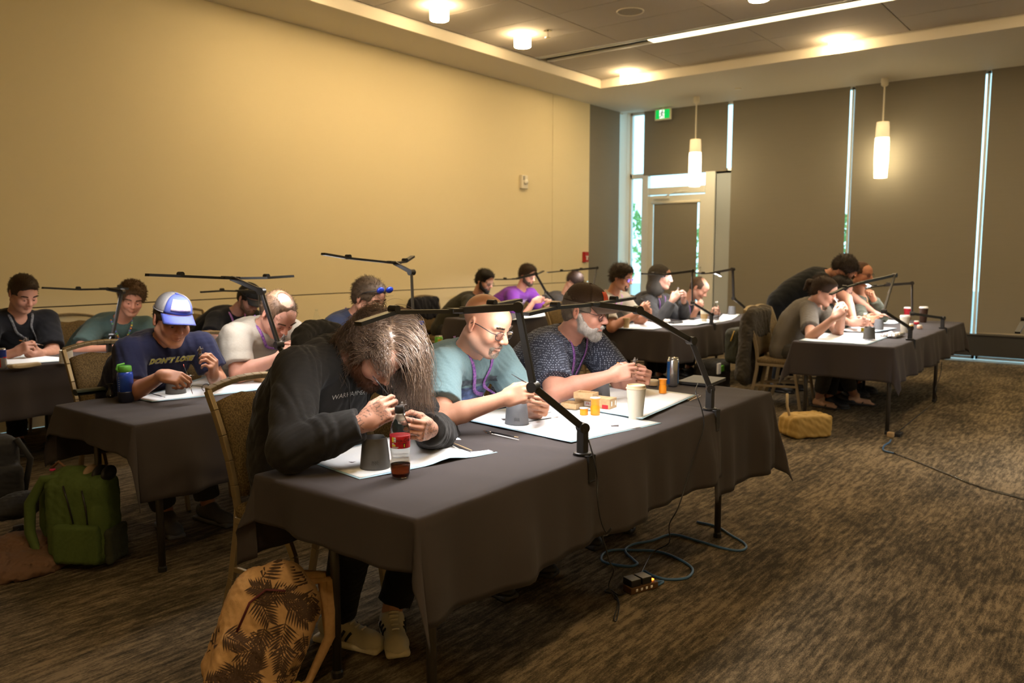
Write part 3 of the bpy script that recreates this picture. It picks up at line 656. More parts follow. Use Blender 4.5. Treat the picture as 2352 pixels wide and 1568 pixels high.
def head_prims(L, R, s, sp):
    """L maps head-local metres to world"""
    P = []; e = lambda c, r, k=.012, **kw: P.append(E_(L(c), R, tuple(np.array(r)*s), k*s, **kw)); c_ = lambda a, b, ra, rb=None, k=.01, **kw: P.append(C_(L(a), L(b), ra*s, (ra if rb is None else rb)*s, k*s, **kw))
    w = sp.get('face_w', 1.)
    e((0, -.018, .035), (.076, .097, .084)); e((0, .028, -.03), (.062*w, .066, .086), .03)
    e((0, .035, .045), (.064, .062, .056), .02)
    for q in (-1, 1):
        c_((q*.052*w, -.012, -.052), (q*.02, .062, -.098), .020*w, .017, .03)
        e((q*.042*w, .062, -.024), (.024*w, .024, .024), .022)
        c_((q*.046, .074, .026), (q*.014, .088, .024), .010, .009, .012)
    e((0, .070, -.098), (.022*w, .02, .018), .02)
    c_((0, .088, .018), (0, .113, -.022), .0075, .0125, .010)
    for q in (-1, 1): e((q*.0125, .102, -.027), (.0085, .0115, .0085), .006)
    for q in (-1, 1):
        e((q*.031, .094, .004), (.017, .013, .012), .010, op='s')
        cc = L((q*.031, .0765, .004)); P.append(E_(cc, R, (.0148*s, .0142*s, .0140*s), .003*s, cut=[(cc-R[2]*.0042*s, -nrm(R[2]+.15*R[1]))]))
        P.append(E_(cc, R, (.0148*s, .0136*s, .0136*s), .003*s, cut=[(cc-R[2]*.0068*s, R[2])]))
    e((0, .086, -.050), (.024, .012, .012), .012)
    c_((-.019, .088, -.0565), (0, .0985, -.0545), .0045, .0052, .005); c_((.019, .088, -.0565), (0, .0985, -.0545), .0045, .0052, .005)
    c_((-.017, .088, -.0650), (0, .0965, -.0665), .0048, .0060, .005); c_((.017, .088, -.0650), (0, .0965, -.0665), .0048, .0060, .005)
    c_((-.024, .091, -.0605), (.024, .091, -.0605), .0016, op='s', k=.004); c_((-.012, .0985, -.0605), (.012, .0985, -.0605), .0016, op='s', k=.004)
    for q in (() if sp.get('noears') else (-1, 1)):
        M = np.stack([R[0]*.94*1+R[1]*-.34*q, R[1]*.94+R[0]*.34*q, R[2]])
        P.append(E_(L((q*.080, -.018, .002)), M, (.0085*s, .0185*s, .031*s), .006*s)); P.append(E_(L((q*.0895, -.014, .004)), M, (.006*s, .0105*s, .019*s), .004*s, op='s'))
        e((q*.079, -.012, -.024), (.006, .009, .009), .006)
    return P
def hand_prims(w, d, n, side, pose, s=1.):
    """wrist point, finger direction, palm normal, side +1 right / -1 left; returns prims, pinch point, all points"""
    d = nrm(d); n = nrm(np.array(n)-d*(np.array(n)@d)); th = np.cross(d, n)*side; bk = -n
    L = lambda x, y, z: w+(th*x+d*y+bk*z)*s
    P = [B_(L(0, .046, 0), np.stack([th, d, bk]), (.040*s, .047*s, .0145*s), .013*s, .012*s), C_(L(0, -.01, 0), L(0, .02, 0), .026*s, .025*s, .02*s),
         E_(L(.022, .035, -.010), np.stack([th, d, bk]), (.019*s, .030*s, .016*s), .015*s)]
    CU = {'pinch': ((38, 52, 28), (46, 58, 32), (58, 66, 38), (66, 70, 40)), 'grip': ((48, 55, 25), (52, 60, 30), (58, 62, 35), (62, 66, 35)),
          'rest': ((22, 30, 18), (26, 34, 20), (30, 38, 22), (34, 40, 22)), 'fist': ((70, 88, 45), (72, 90, 45), (74, 92, 45), (76, 92, 45)), 'flat': ((6, 10, 6), (6, 10, 6), (8, 12, 8), (10, 14, 8))}[pose]
    BX = ((.0290, .088), (.0098, .0925), (-.0100, .0885), (-.0280, .0790)); LN = ((.043, .026, .021), (.047, .030, .022), (.043, .028, .022), (.034, .021, .019)); tips = []; pads = []
    for i in range(4):
        a = 0; p = np.array([BX[i][0], BX[i][1]-.004, .002]); sp_ = (i-1.3)*-.05
        for j in range(3):
            a += math.radians(CU[i][j]); q = p+LN[i][j]*np.array([sp_*(1 if j == 0 else -.4), math.cos(a), -math.sin(a)])
            r0 = (.0098, .0088, .0080)[j]*(1 if i < 3 else .88); r1 = (.0090, .0082, .0066)[j]*(1 if i < 3 else .88)
            P.append(C_(L(*p), L(*q), r0*s, r1*s, (.006 if j == 0 else .003)*s)); p = q
        tips.append(p)
        nb = np.array([0, math.cos(a+1.57), -math.sin(a+1.57)]); pads.append((p-nb*.0055, a))
    t0 = np.array([.026, .014, -.010]); t1 = np.array([.047, .045, -.024])
    tip = {'pinch': tips[0]+np.array([.004, -.006, -.010]), 'grip': tips[0]*.6+tips[1]*.4+np.array([.012, -.028, -.012]), 'rest': np.array([.052, .098, -.036]), 'fist': np.array([.012, .075, -.052]), 'flat': np.array([.066, .088, -.014])}[pose]
    mid = (t1+tip)/2+np.array([.011, .004, -.004])
    P += [C_(L(*t0), L(*t1), .0155*s, .0115*s, .012*s), C_(L(*t1), L(*mid), .0112*s, .0096*s, .004*s), C_(L(*mid), L(*tip), .0096*s, .0078*s, .003*s)]
    return P, L(*((tips[0]+tip)/2)), L
def ik(S, W, a, b, pole):
    v = W-S; D = np.linalg.norm(v); f = max(1., D/(a+b)*1.002); a *= f; b *= f; u = v/D
    x = (a*a-b*b+D*D)/(2*D); h = math.sqrt(max(a*a-x*x, 0)); p = np.array(pole, float); p = nrm(p-u*(p@u)); return S+u*x+p*h
def P3(q):
    """(px, py, ('x'|'y'|'z', value)) or a point"""
    if len(q) == 3 and isinstance(q[2], tuple): return at(q[0], q[1], **{q[2][0]: q[2][1]})
    return np.array(q, float)
def make_person(sp):
    H = P3(sp['H'])+np.array([0, 0, .012]); N = P3(sp['N']); R = head_frame(sp); s = sp.get('hs', 1.07); dist = np.linalg.norm(H-CAM)
    hh = min(.0062, max(.0024, .00082*dist)); L = lambda c: H+(R[0]*c[0]+R[1]*c[1]+R[2]*c[2])*s
    by = math.radians(sp.get('by', 0)); f0 = np.array([math.sin(by), -math.cos(by), 0]); r0 = np.cross(f0, [0, 0, 1.]); U = np.array([0, 0, 1.])
    fat = sp.get('fat', 1.); wd = sp.get('wide', 1.)
    hip = np.array(sp['hip'], float) if 'hip' in sp else np.array([N[0]+sp.get('hipdx', 0), N[1]+sp.get('hipdy', .25), .57])
    root = thing('person', sp['label'], 'person', (hip[0], hip[1], 0)); g = np.random.RandomState(sp.get('seed', 1))
    # spine
    mid = (hip+N)/2-f0*sp.get('hunch', .06); T = [hip+U*-.02, hip*.62+mid*.42-.04*N*1 if False else hip+(mid-hip)*.55, mid+(N-mid)*.15, mid+(N-mid)*.62, N-U*.035-f0*.01]
    TR = [.145*fat, .140*fat, .142*(.6+.4*fat), .125*(.7+.3*fat), .085]; TS = [1.28, 1.22, 1.30, 1.38, 1.35]
    belly = hip+(mid-hip)*.5+f0*.05*(fat-.6)
    def torso(off, k=.05):
        Q = [C_(T[i], T[i+1], TR[i]+off, TR[i+1]+off, k, lat=r0, s=TS[i]) for i in range(4)]
        Q.append(E_(belly, np.stack([r0, f0, U]), (.155*fat+off, .13*fat+off, .15*fat+off), .06)); return Q
    sh = sp.get('shw', .178)*wd; S = {}; arms = {}
    for q, nm in ((1, 'R'), (-1, 'L')):
        S[nm] = N+r0*q*sh-U*.045+f0*.025+np.array(sp.get('sh'+nm, (0, 0, 0)))
        a = sp.get('arm'+nm)
        if a is None: continue
        W = P3(a['w']); E = P3(a['e']) if 'e' in a else ik(S[nm], W, .295, .255, a.get('pole', r0*q*.7-U+f0*-.1)); arms[nm] = (E, W)
    # skin
    P = torso(0)
    nb = L((0, -.028, -.062)); P += [C_(N-U*.02, nb, .067*sp.get('neck', 1), .060*sp.get('neck', 1), .03)]
    for nm, q in (('R', 1), ('L', -1)): P.append(C_(N-U*.03, S[nm], .055, .060, .04))
    HP = head_prims(L, R, s, sp); pin = {}; fine = []; handpts = {}
    P += HP; fine.append((H-.175*s, H+.175*s, hh)); AR = sp.get('armr', 1.)
    if sp.get('legs', True):
        kn = sp.get('knee', {}); LG = {}
        for nm, q in (('R', 1), ('L', -1)):
            hj = hip+r0*q*.095*wd-U*.02; K = np.array(kn[nm]) if nm in kn else hip+r0*q*.15+f0*.46+U*-.05; A = np.array(sp['ankle'][nm]) if 'ankle' in sp else K+f0*-.06+r0*q*-.02; A[2] = sp.get('az', .10)
            LG[nm] = (hj, K, A); P += [C_(hj, K, .088*fat**.5, .062, .03), C_(K, A, .060, .040, .02)]
    for nm, q in (('R', 1), ('L', -1)):
        if nm not in arms: continue
        a = sp['arm'+nm]; E, W = arms[nm]
        P += [C_(S[nm], E, .056*AR, .045*AR, .03), C_(E, E+(W-E)*.35, .045*AR, .043*AR, .02), C_(E+(W-E)*.35, W, .043*AR, .028, .01)]
        dd = a.get('d', f0*.85+r0*q*-.35+U*.1); nn = a.get('n', r0*-q*.9+f0*-.3-U*.15)
        hp, pin[nm], HL = hand_prims(W, dd, nn, q, a.get('pose', 'pinch'), sp.get('hands', 1.)); P += hp; handpts[nm] = HL
        bb = [fbox(p) for p in hp]; lo = np.min([b[0] for b in bb]+[W-.03, E-.05*AR], 0)-.006; hi = np.max([b[1] for b in bb]+[W+.03, E+.05*AR], 0)+.006
        fine.append((lo, hi, hh*1.15))
    bb = [fbox(p) for p in P]; lo = np.min([b[0] for b in bb], 0)-.02; hi = np.max([b[1] for b in bb], 0)+.02; hc = max(.013, hh*2.2)
    v, f = snet(field(P, lo, hi, hc), lo, hc); c = v[f].mean(1); keep = np.ones(len(f), bool)
    for a, b, h in fine: keep &= ~np.all((c > a+.6*hc) & (c < b-.6*hc), axis=1)
    MS = [(v, f[keep])]
    for i, (a, b, h) in enumerate(fine):
        v, f = snet(field(P, a, b, h), a, h)
        if i and len(f):
            c = v[f].mean(1); k2 = np.ones(len(f), bool)
            for (a2, b2, _) in fine[:i]: k2 &= ~np.all((c > a2+h) & (c < b2-h), axis=1)
            f = f[k2]
        MS.append((v, f))
    v, f = join(*[m for m in MS if len(m[1])])
    sk = np.array(sp.get('skin', (.62, .40, .29)))*np.array([.74, .61, .56]); col = np.tile(sk, (len(v), 1)); q = (v-H)@R.T/s
    near = np.all(np.abs(q) < .16, axis=1); x, y, z = q[:, 0], q[:, 1], q[:, 2]
    def paint(mask, c, a): col[:] = col*(1-(mask*a)[:, None])+np.array(c)*(mask*a)[:, None]
    blob = lambda c, r: near*np.exp(-(((x-c[0])/r[0])**2+((y-c[1])/r[1])**2+((z-c[2])/r[2])**2))
    paint(np.clip(blob((0, .095, -.0605), (.021, .03, .0085))*1.6, 0, 1), sk*np.array([.82, .52, .50]), .75)
    for c in ((.042, .07, -.028), (-.042, .07, -.028), (0, .112, -.022), (.085, -.01, 0), (-.085, -.01, 0)): paint(blob(c, (.024, .03, .022)), sk*np.array([1.0, .72, .66]), .45)
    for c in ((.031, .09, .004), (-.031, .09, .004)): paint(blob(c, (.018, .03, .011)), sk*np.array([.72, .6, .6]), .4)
    if sp.get('stubble'): paint(near*((z < -.028) & (y > -.01))*np.clip((-.028-z)*40, 0, 1)*(np.exp(-((z+.06)/.012)**2*(np.abs(x) < .022)) < .7 if False else 1), sp['stubble'][0], sp['stubble'][1])
    if sp.get('scalp'): paint(near*np.clip((z-.055+.5*np.minimum(-y, .05)*.9)*40, 0, 1), sp['scalp'][0], sp['scalp'][1])
    if sp.get('tattoo'):
        for nm in arms:
            E, W = arms[nm]; dm = np.linalg.norm(v-handpts[nm](0, .05, 0), axis=1) < .13
            b = np.sin(v[:, 0]*190+2.2*np.sin(v[:, 2]*120))*np.sin(v[:, 2]*210+2*np.sin(v[:, 1]*130)); ink = np.clip((.16-np.abs(b))*9, 0, 1)*dm*(np.sin(v[:, 0]*55+1)*np.sin(v[:, 2]*48+v[:, 1]*30) > -.35)
            paint(ink, (.05, .06, .06), .8)
    if sp.get('armtat'):
        E, W = arms['R']; dm = (np.linalg.norm(v-E, axis=1) < .2); b = np.sin(v[:, 0]*60+2*np.sin(v[:, 2]*50)); paint(np.clip(b, 0, 1)*dm, (.12, .2, .24), .5)
    body = link('body', v, f, skin_mat(), root, colors=col)
    # eyes and brows
    m = MB(); 
    for e in (-1, 1): m.lathe([(.0001, -.0128*s)]+[(.0128*s*math.sin(a), -.0128*s*math.cos(a)) for a in np.linspace(.3, 2.84, 7)]+[(.0001, .0128*s)], L((e*.031, .0765, .004)), 12)
    ey = m.build('eyes', M_eye, body, True)
    m = MB()
    for e in (-1, 1): m.lathe([(.0001, .0004), (.006*s, 0), (.006*s, -.002)], L((e*.031, .0893, -.0005)), 10, Matrix((R[0], R[2], R[1])).transposed().to_4x4())
    m.build('iris', mat('iris', (.05, .04, .035), .2, noise=(30, .3, (.09, .07, .05))), ey, True)
    hc_ = sp.get('hair', {}).get('col', (.08, .05, .03)); bc = sp.get('brow', hc_)
    if dist < 9:
        n = 160
        for e in (-1, 1):
            xx = e*g.uniform(.013, .052, n); zz = .031-.0032*((np.abs(xx)-.032)/.02)**2+g.uniform(-.0035, .0035, n); yy = .0955-.99*np.maximum(np.abs(xx)-.02, 0)**1.2
            Pp = np.array([L((a, b, c)) for a, b, c in zip(xx, yy, zz)]); Pp, gg = snap(HP, Pp, -.0005)
            D = e*R[0]*.9+R[1]*.25+R[2]*.35+g.randn(n, 3)*.2; v, f = strands(Pp, D/np.linalg.norm(D, axis=1, keepdims=True), g.uniform(.007, .011, n)*s, .0009, g, 2)
            link('eyebrow', v, f, hair_mat('brow%d%d%d' % tuple(int(q*99) for q in bc), bc), body)
    # hair
    hd = sp.get('hair')
    if hd and hd.get('style') != 'none':
        th = hd.get('th', .014); Q = [E_(L((0, -.02, .035)), R, ((.078+th)*s, (.099+th)*s, (.086+th)*s), .01)]
        if hd.get('top'): Q.append(E_(L((0, .0, .085)), R, ((.066+hd['top'])*s, (.08+hd['top'])*s, (.035+hd['top'])*s), .03))
        if hd.get('nape', True): Q.append(E_(L((0, -.06, -.01)), R, ((.066+th*.5)*s, (.055+th*.6)*s, (.07)*s), .02))
        fz = hd.get('front', .075)+.024
        Q.append(E_(L((0, .135, fz-.135)), R, (.097*s, .105*s, .135*s), .012, op='s'))
        Q.append(E_(L((0, .03, -.075)), R, (.2*s, .072*s, .085*s), .012, op='s')); Q.append(B_(L((0, -.02, -.15)), R, (.2*s, .2*s, .075*s), .01, .01, op='s'))
        if hd.get('bald'):
            b = hd['bald']; Q.append(E_(L(b[0]), R, tuple(np.array(b[1])*s), .015, op='s'))
        if hd.get('temple'):
            for e in (-1, 1): Q.append(E_(L((e*.055, .085, .075)), R, tuple(np.array(hd['temple'])*s), .015, op='s'))
        dp = folds(sp.get('seed', 1)+5, hd.get('amp', .004), hd.get('freq', 55), True, 4)
        v, f = solid(Q, hh*1.3, dp); M = hair_mat(hd['name'], hd['col']); parts = [(v, f)] if hd.get('shell', True) else []
        if hd.get('n') and len(v):
            nv = vnormals(v, f); k = g.randint(0, len(v), hd['n']); n = nv[k]; flow = -R[1]*hd.get('back', .5)+R[2]*hd.get('upf', .0)+np.array([0, 0, -hd.get('down', .3)])
            D = n*hd.get('lift', .6)+flow+g.randn(len(k), 3)*hd.get('mess', .3); D /= np.linalg.norm(D, axis=1, keepdims=True)
            sv, sf = strands(v[k]-n*.003, D, g.uniform(.5, 1.2, len(k))*hd.get('len', .025), hd.get('r', .0011)*(.6+.4*hh/.0024), g, 4, hd.get('curl', .15), hd.get('grav', .05)); parts.append((sv, sf))
        link('hair', *join(*parts), M, body)
        if hd.get('tail'):
            q0, q1, q2 = [L(a) for a in hd['tail']]; Q = [C_(q0, q1, .022*s, .030*s, .01), C_(q1, q2, .030*s, .012*s, .01)]; link('ponytail', *solid(Q, hh*1.4, folds(9, .004, 60)), M, body)
    if sp.get('longhair'): long_hair(sp, L, R, s, HP, body, g)
    bd = sp.get('beard')
    if bd:
        t = bd.get('th', .006); Q = []
        for e in (-1, 1):
            if bd.get('sides', True): Q += [C_(L((e*.069, .0, -.015)), L((e*.058, .022, -.068)), .010*s+t, .014*s+t, .01), C_(L((e*.058, .022, -.068)), L((e*.022, .068, -.097)), .014*s+t, .015*s+t, .01)]
            if bd.get('must', True): Q += [C_(L((e*.030, .080, -.063)), L((0, .100, -.0475)), .0055*s, .0062*s, .004), C_(L((e*.030, .080, -.063)), L((e*.027, .075, -.085)), .0065*s, .008*s, .006)]
        if bd.get('sides', True):
            for e in (-1, 1): Q += [C_(L((e*.056, .030, -.050)), L((e*.034, .068, -.078)), .013*s+t*.6, .012*s+t*.6, .012)]
        Q += [E_(L((0, .076, -.094-t*.6)), R, ((.026+t)*s, (.018+t)*s, (.018+t*1.3)*s), .015)]
        if bd.get('long'): Q += [C_(L((0, .074, -.10)), L((0, .082, -.10-bd['long'])), .028*s, .014*s, .02)]
        Q += [C_(L((-.020, .098, -.0605)), L((.020, .098, -.0605)), .0062*s, k=.003, op='s')]
        bm = hair_mat(bd['name'], bd['col']); v, f = solid(Q, hh*1.1, folds(sp.get('seed', 1)+3, .0025, 90)); parts = [(v, f)] if bd.get('shell', True) else []
        if bd.get('n') and len(v):
            dd = pdist(HP, v); ok = np.nonzero(dd > -.001)[0]; nv = vnormals(v, f); k = ok[g.randint(0, len(ok), bd['n'])]; D = nv[k]*.5-R[2]*.8+R[1]*.2+g.randn(len(k), 3)*.35; D /= np.linalg.norm(D, axis=1, keepdims=True)
            parts.append(strands(v[k]-nv[k]*.002, D, g.uniform(.5, 1.2, len(k))*bd.get('len', .012), .0009, g, 3, .2, .05))
        link('beard', *join(*parts), bm, body)
    if sp.get('hat'): make_hat(sp['hat'], L, R, s, root, hh)
    if sp.get('glasses'): make_glasses(sp['glasses'], L, R, s, root)
    # shirt
    st = sp['shirt']; off = st.get('off', .014); Q = torso(off, .06); sleeve = st.get('sleeve', .62); sr = st.get('sr', 1.)
    for nm, q in (('R', 1), ('L', -1)):
        Q.append(C_(N-U*.032, S[nm], .058+off, .062+off, .04))
        if nm not in arms: Q.append(C_(S[nm], S[nm]-U*.2, .062+off, .055+off, .03)); continue
        E, W = arms[nm]
        if sleeve <= 1:
            e = S[nm]+(E-S[nm])*sleeve; Q.append(C_(S[nm], e+(E-S[nm])*.12, (.058*AR+off)*sr, (.060*AR+off)*sr, .03, cut=[(e, nrm(E-S[nm]))]))
        else:
            e = E+(W-E)*(sleeve-1); dn = nrm(W-E); Q += [C_(S[nm], E, (.060*AR+off)*sr, (.052*AR+off)*sr, .03), C_(E, E+(W-E)*.5, (.052*AR+off)*sr, (.048*AR+off)*sr, .02), C_(E+(W-E)*.5, e+dn*.05, (.048*AR+off)*sr, .034+off*.8, .015, cut=[(e, dn)])]
    if sp.get('hem'): Q.append(C_(hip, hip-U*.06, .16*fat+off, .165*fat+off, .05, lat=r0, s=1.2))
    ax = nrm(nb-N); Q.append(C_(N-U*.004+f0*st.get('vy', .008), nb+ax*.1, .067*st.get('neck', 1), .070*st.get('neck', 1), .010, op='s'))
    if st.get('vneck'): Q.append(C_(N+f0*.09-U*.01, N+f0*.13-U*st['vneck'], .045, .012, .01, op='s'))
    dp = folds(sp.get('seed', 1), st.get('amp', .007), st.get('freq', 14), True, 5); hs_ = max(.006, hh*1.9)
    sv, sf = solid(Q, hs_, dp); SM = st['mat'] if 'mat' in st else cloth_mat(st['name'], st['col'])
    shirt = link(st.get('kind', 'shirt'), sv, sf, SM, root)
    if st.get('collar'):
        CQ = [C_(N-U*.012+f0*.0, N+ax*.028, .078*st.get('neck', 1), .074*st.get('neck', 1), .004, cut=[(N+ax*.026, ax)]), C_(N-U*.2, nb+ax*.2, .069*st.get('neck', 1), k=.002, op='s')]
        CQ.insert(0, C_(N+f0*.068+r0*.02, N+f0*.088+r0*.045-U*.055, .014, .006, .004)); CQ.insert(0, C_(N+f0*.068-r0*.02, N+f0*.088-r0*.045-U*.055, .014, .006, .004))
        link('collar', *solid(CQ, .004), SM, shirt)
    if st.get('hood'):
        back = -f0; CQ = []
        for i in range(13):
            a0 = math.pi*(.08+1.84*i/13)-math.pi/2; a1 = math.pi*(.08+1.84*(i+1)/13)-math.pi/2
            pt = lambda a: N+r0*math.cos(a)*.115+back*(math.sin(a)*.085+.035)+U*(.02+.055*max(math.sin(a), 0)-.05*max(-math.sin(a), 0))
            CQ.append(C_(pt(a0), pt(a1), .030+.020*max(math.sin(a0), 0), .030+.020*max(math.sin(a1), 0), .015))
        CQ.append(E_(N+back*.12+U*-.02, np.stack([r0, back, U]), (.12, .06, .09), .04))
        link('hood', *solid(CQ, hs_*.8, folds(31, .008, 22)), SM, shirt)
        for q in (-1, 1): MB().tube([N+f0*.085+r0*q*.045-U*.03, N+f0*.13+r0*q*.05-U*.10, N+f0*.125+r0*q*.045-U*.2], .0035, 6).build('drawstring', SM, shirt, True)
    if st.get('open'):                                   # jacket worn open over a tee
        pass
    out = dict(root=root, body=body, shirt=shirt, SQ=Q, dp=dp, N=N, f0=f0, r0=r0, U=U, pin=pin, arms=arms, L=L, R=R, hand=handpts, hip=hip, H=H, S=S)
    if sp.get('lanyard'): make_lanyard(out, sp['lanyard'])
    if sp.get('legs', True):
        pt = sp.get('pants', (.02, .02, .022)); pm = cloth_mat('trousers_%d_%d_%d' % tuple(int(a*999) for a in pt), pt); Q = [C_(hip-U*.02, hip+U*.0, .142*fat, .135*fat, .03, lat=r0, s=1.25)]
        for nm in ('R', 'L'):
            hj, K, A = LG[nm]; e = K+(A-K)*sp.get('trouser', .92); Q += [C_(hj, K, .1*fat**.5, .078, .04), C_(K, e+(A-K)*.1, .077, .066, .02, cut=[(e, nrm(A-K))])]
        link('trousers', *solid(Q, max(.009, hs_*1.2), folds(sp.get('seed', 1)+8, .008, 13)), pm, root)
        for nm, q in (('R', 1), ('L', -1)):
            hj, K, A = LG[nm]; make_shoe(A, nrm(f0+r0*q*sp.get('toe', {}).get(nm, .18)), sp.get('shoe', 'dark'), root)
    return out
def make_shoe(A, f, kind, root):
    A = np.array([A[0], A[1], 0.]); r = np.cross(f, [0, 0, 1.]); U = np.array([0, 0, 1.]); R = np.stack([r, f, U]); Lc = lambda x, y, z: A+r*x+f*y+U*z
    if kind == 'sandal':
        Q = [C_(Lc(0, -.03, .05), Lc(0, .02, .09), .03, .035, .02), C_(Lc(0, -.03, .045), Lc(0, .13, .03), .03, .032, .02)]
        Q += [C_(Lc(x, .13, .03), Lc(x*1.15, .185-abs(x-.025)*.5, .022), .011, .010, .006) for x in (-.03, -.012, .008, .028)]
        v, f_ = solid(Q, .005); link('foot', v, f_, mat('foot_skin', (.6, .36, .22), .5, noise=(60, .2, (.5, .28, .17))), root)
        link('shoe', *solid([B_(Lc(0, .07, .011), R, (.043, .135, .010), .009), C_(Lc(-.035, .08, .03), Lc(0, .13, .055), .006), C_(Lc(.035, .08, .03), Lc(0, .13, .055), .006)], .005), mat('sandal', (.03, .025, .02), .6, noise=(40, .3, (.05, .04, .03))), root); return
    col = {'dark': (.02, .02, .022), 'white': (.62, .56, .42), 'grey': (.09, .085, .08), 'tan': (.30, .20, .10)}[kind]
    up = [C_(Lc(0, -.045, .06), Lc(0, .02, .075), .040, .042, .03), C_(Lc(0, .0, .055), Lc(0, .14, .035), .042, .040, .03), E_(Lc(0, .15, .032), R, (.045, .055, .032), .02), C_(Lc(0, -.015, .09), Lc(0, -.012, .14), .033, k=.006, op='s'), B_(Lc(0, .05, -.04), R, (.2, .3, .05), .001, .001, op='s')]
    o = link('shoe', *solid(up, .005), mat('shoe_'+kind, col, .5, noise=(40, .25, tuple(c*.75 for c in col))), root)
    link('sole', *solid([B_(Lc(0, .055, .014), R, (.046, .148, .014), .013)], .006), mat('sole_'+kind, tuple(min(1, c*1.3+.02) for c in col), .6, noise=(40, .25, tuple(c*.9 for c in col))), o)
    if kind == 'white':
        for q in (-1, 1):
            for k in range(3):
                y = .012+.026*k; Pp = np.array([Lc(q*.05, y+.012*t/3+(.014*t/3), .034+.045*t/3) for t in range(4)]); Pp, _ = snap(up, Pp, .001); MB().tube(Pp, .006, 5).build('stripe', M_black, o, True)
        for k in range(5):
            y = .045+.02*k; Pp = np.array([Lc(x, y, .12) for x in np.linspace(-.028, .028, 6)]); Pp, _ = snap(up, Pp, .002); MB().tube(Pp, .0045, 5).build('lace', mat('lace', (.66, .6, .47), .8, noise=(60, .2, (.55, .5, .4))), o, True)
def make_lanyard(o, spec):
    N, f0, r0, U = o['N'], o['f0'], o['r0'], o['U']; ln = spec.get('len', .30)
    for q in (-1, 1):
        ts = np.linspace(0, 1, 22); P = []
        for t in ts:
            a = min(t/.45, 1); b = max((t-.45)/.55, 0)
            P.append(N+U*(.03*(1-a)+.01)+r0*q*(.085*math.sin(a*math.pi*.62)*(1-b)+.004*b)+f0*(-.075+.17*a+.06*b)-U*(ln*b))
        P, G = snap(o['SQ'], np.array(P), .008)
        for _ in range(3): P[1:-1] = (P[:-2]+2*P[1:-1]+P[2:])/4; G[1:-1] = (G[:-2]+2*G[1:-1]+G[2:])/4
        m = MB(); d = np.gradient(P, axis=0); d /= np.linalg.norm(d, axis=1, keepdims=True); sd = np.cross(d, G); w = spec.get('w', .009)
        m.sheet([[P[i]-sd[i]*w, P[i], P[i]+sd[i]*w] for i in range(len(P))]); b = m.build('lanyard', spec['mat'], o['root'], True); so = b.modifiers.new('thick', 'SOLIDIFY'); so.thickness = .002
        if spec.get('dots'):
            for i in range(3, 21):
                mm = MB(); mm.sheet([[P[i]+G[i]*.003-sd[i]*w*.6-d[i]*.006, P[i]+G[i]*.003+sd[i]*w*.6-d[i]*.006], [P[i]+G[i]*.003-sd[i]*w*.6+d[i]*.006, P[i]+G[i]*.003+sd[i]*w*.6+d[i]*.006]]); mm.build('printed_dot', spec['dots'][i % len(spec['dots'])], b)
    e = P[-1]; m = MB(); m.tube([e, e-U*.03+f0*.004], .005, 6); m.build('clip', M_chrome, o['root'], True)
    if spec.get('badge'):
        c = e-U*.08+f0*.012; MB().cbox(c, (.07, .004, .1), None).build('badge', spec['badge'], o['root'], bevel=.002)
def decal(o, c, right, up, v, f, material, name='print', off=.0025, depth=.12):
    """wrap flat shapes (lettering) on the shirt: c centre in front of the chest"""
    d = nrm(np.cross(np.array(up, float), np.array(right, float))); P = np.array([c+right*a+up*b for a, b, _ in v]); t = np.full(len(P), -.10)
    for _ in range(80):
        q = P+d*t[:, None]; D = pdist(o['SQ'], q, o['dp'])-off; t = t+np.clip(D, -.01, .012)*.8
    q = P+d*t[:, None]+d*-1*0
    return link(name, q, f, material, o['shirt'])
def make_glasses(spec, L, R, s, root):
    m = MB(); col = spec.get('mat', M_black); rr = spec.get('r', .0016); lens = MB()
    for e in (-1, 1):
        el = lambda a, g=1.: L((e*.033+math.cos(a)*.0245*g, .1015-abs(math.cos(a)*.0245*g+.006)*.22, .000+math.sin(a)*.0185*g))
        m.tube([el(a) for a in np.linspace(0, 2*math.pi, 18, endpoint=False)], rr*s, 6, True)
        m.tube([L((e*.0575, .094, .008)), L((e*.072, .083, .010)), L((e*.0815, .02, .014)), L((e*.0835, -.012, .012)), L((e*.080, -.032, -.008))], rr*s*1.1, 6)
        n0 = len(lens.v); lens.add([el(a, .97) for a in np.linspace(0, 2*math.pi, 16, endpoint=False)]+[np.array(el(a, .97))+R[1]*.001 for a in np.linspace(0, 2*math.pi, 16, endpoint=False)], [tuple(range(15, -1, -1)), tuple(range(16, 32))]+[(i, (i+1) % 16, 16+(i+1) % 16, 16+i) for i in range(16)])
    m.tube([L((-.0095, .101, .004)), L((0, .105, .0075)), L((.0095, .101, .004))], rr*s, 6)
    g = m.build('glasses', col, root, True); lens.build('lens', spec.get('lens', M_lens), g)
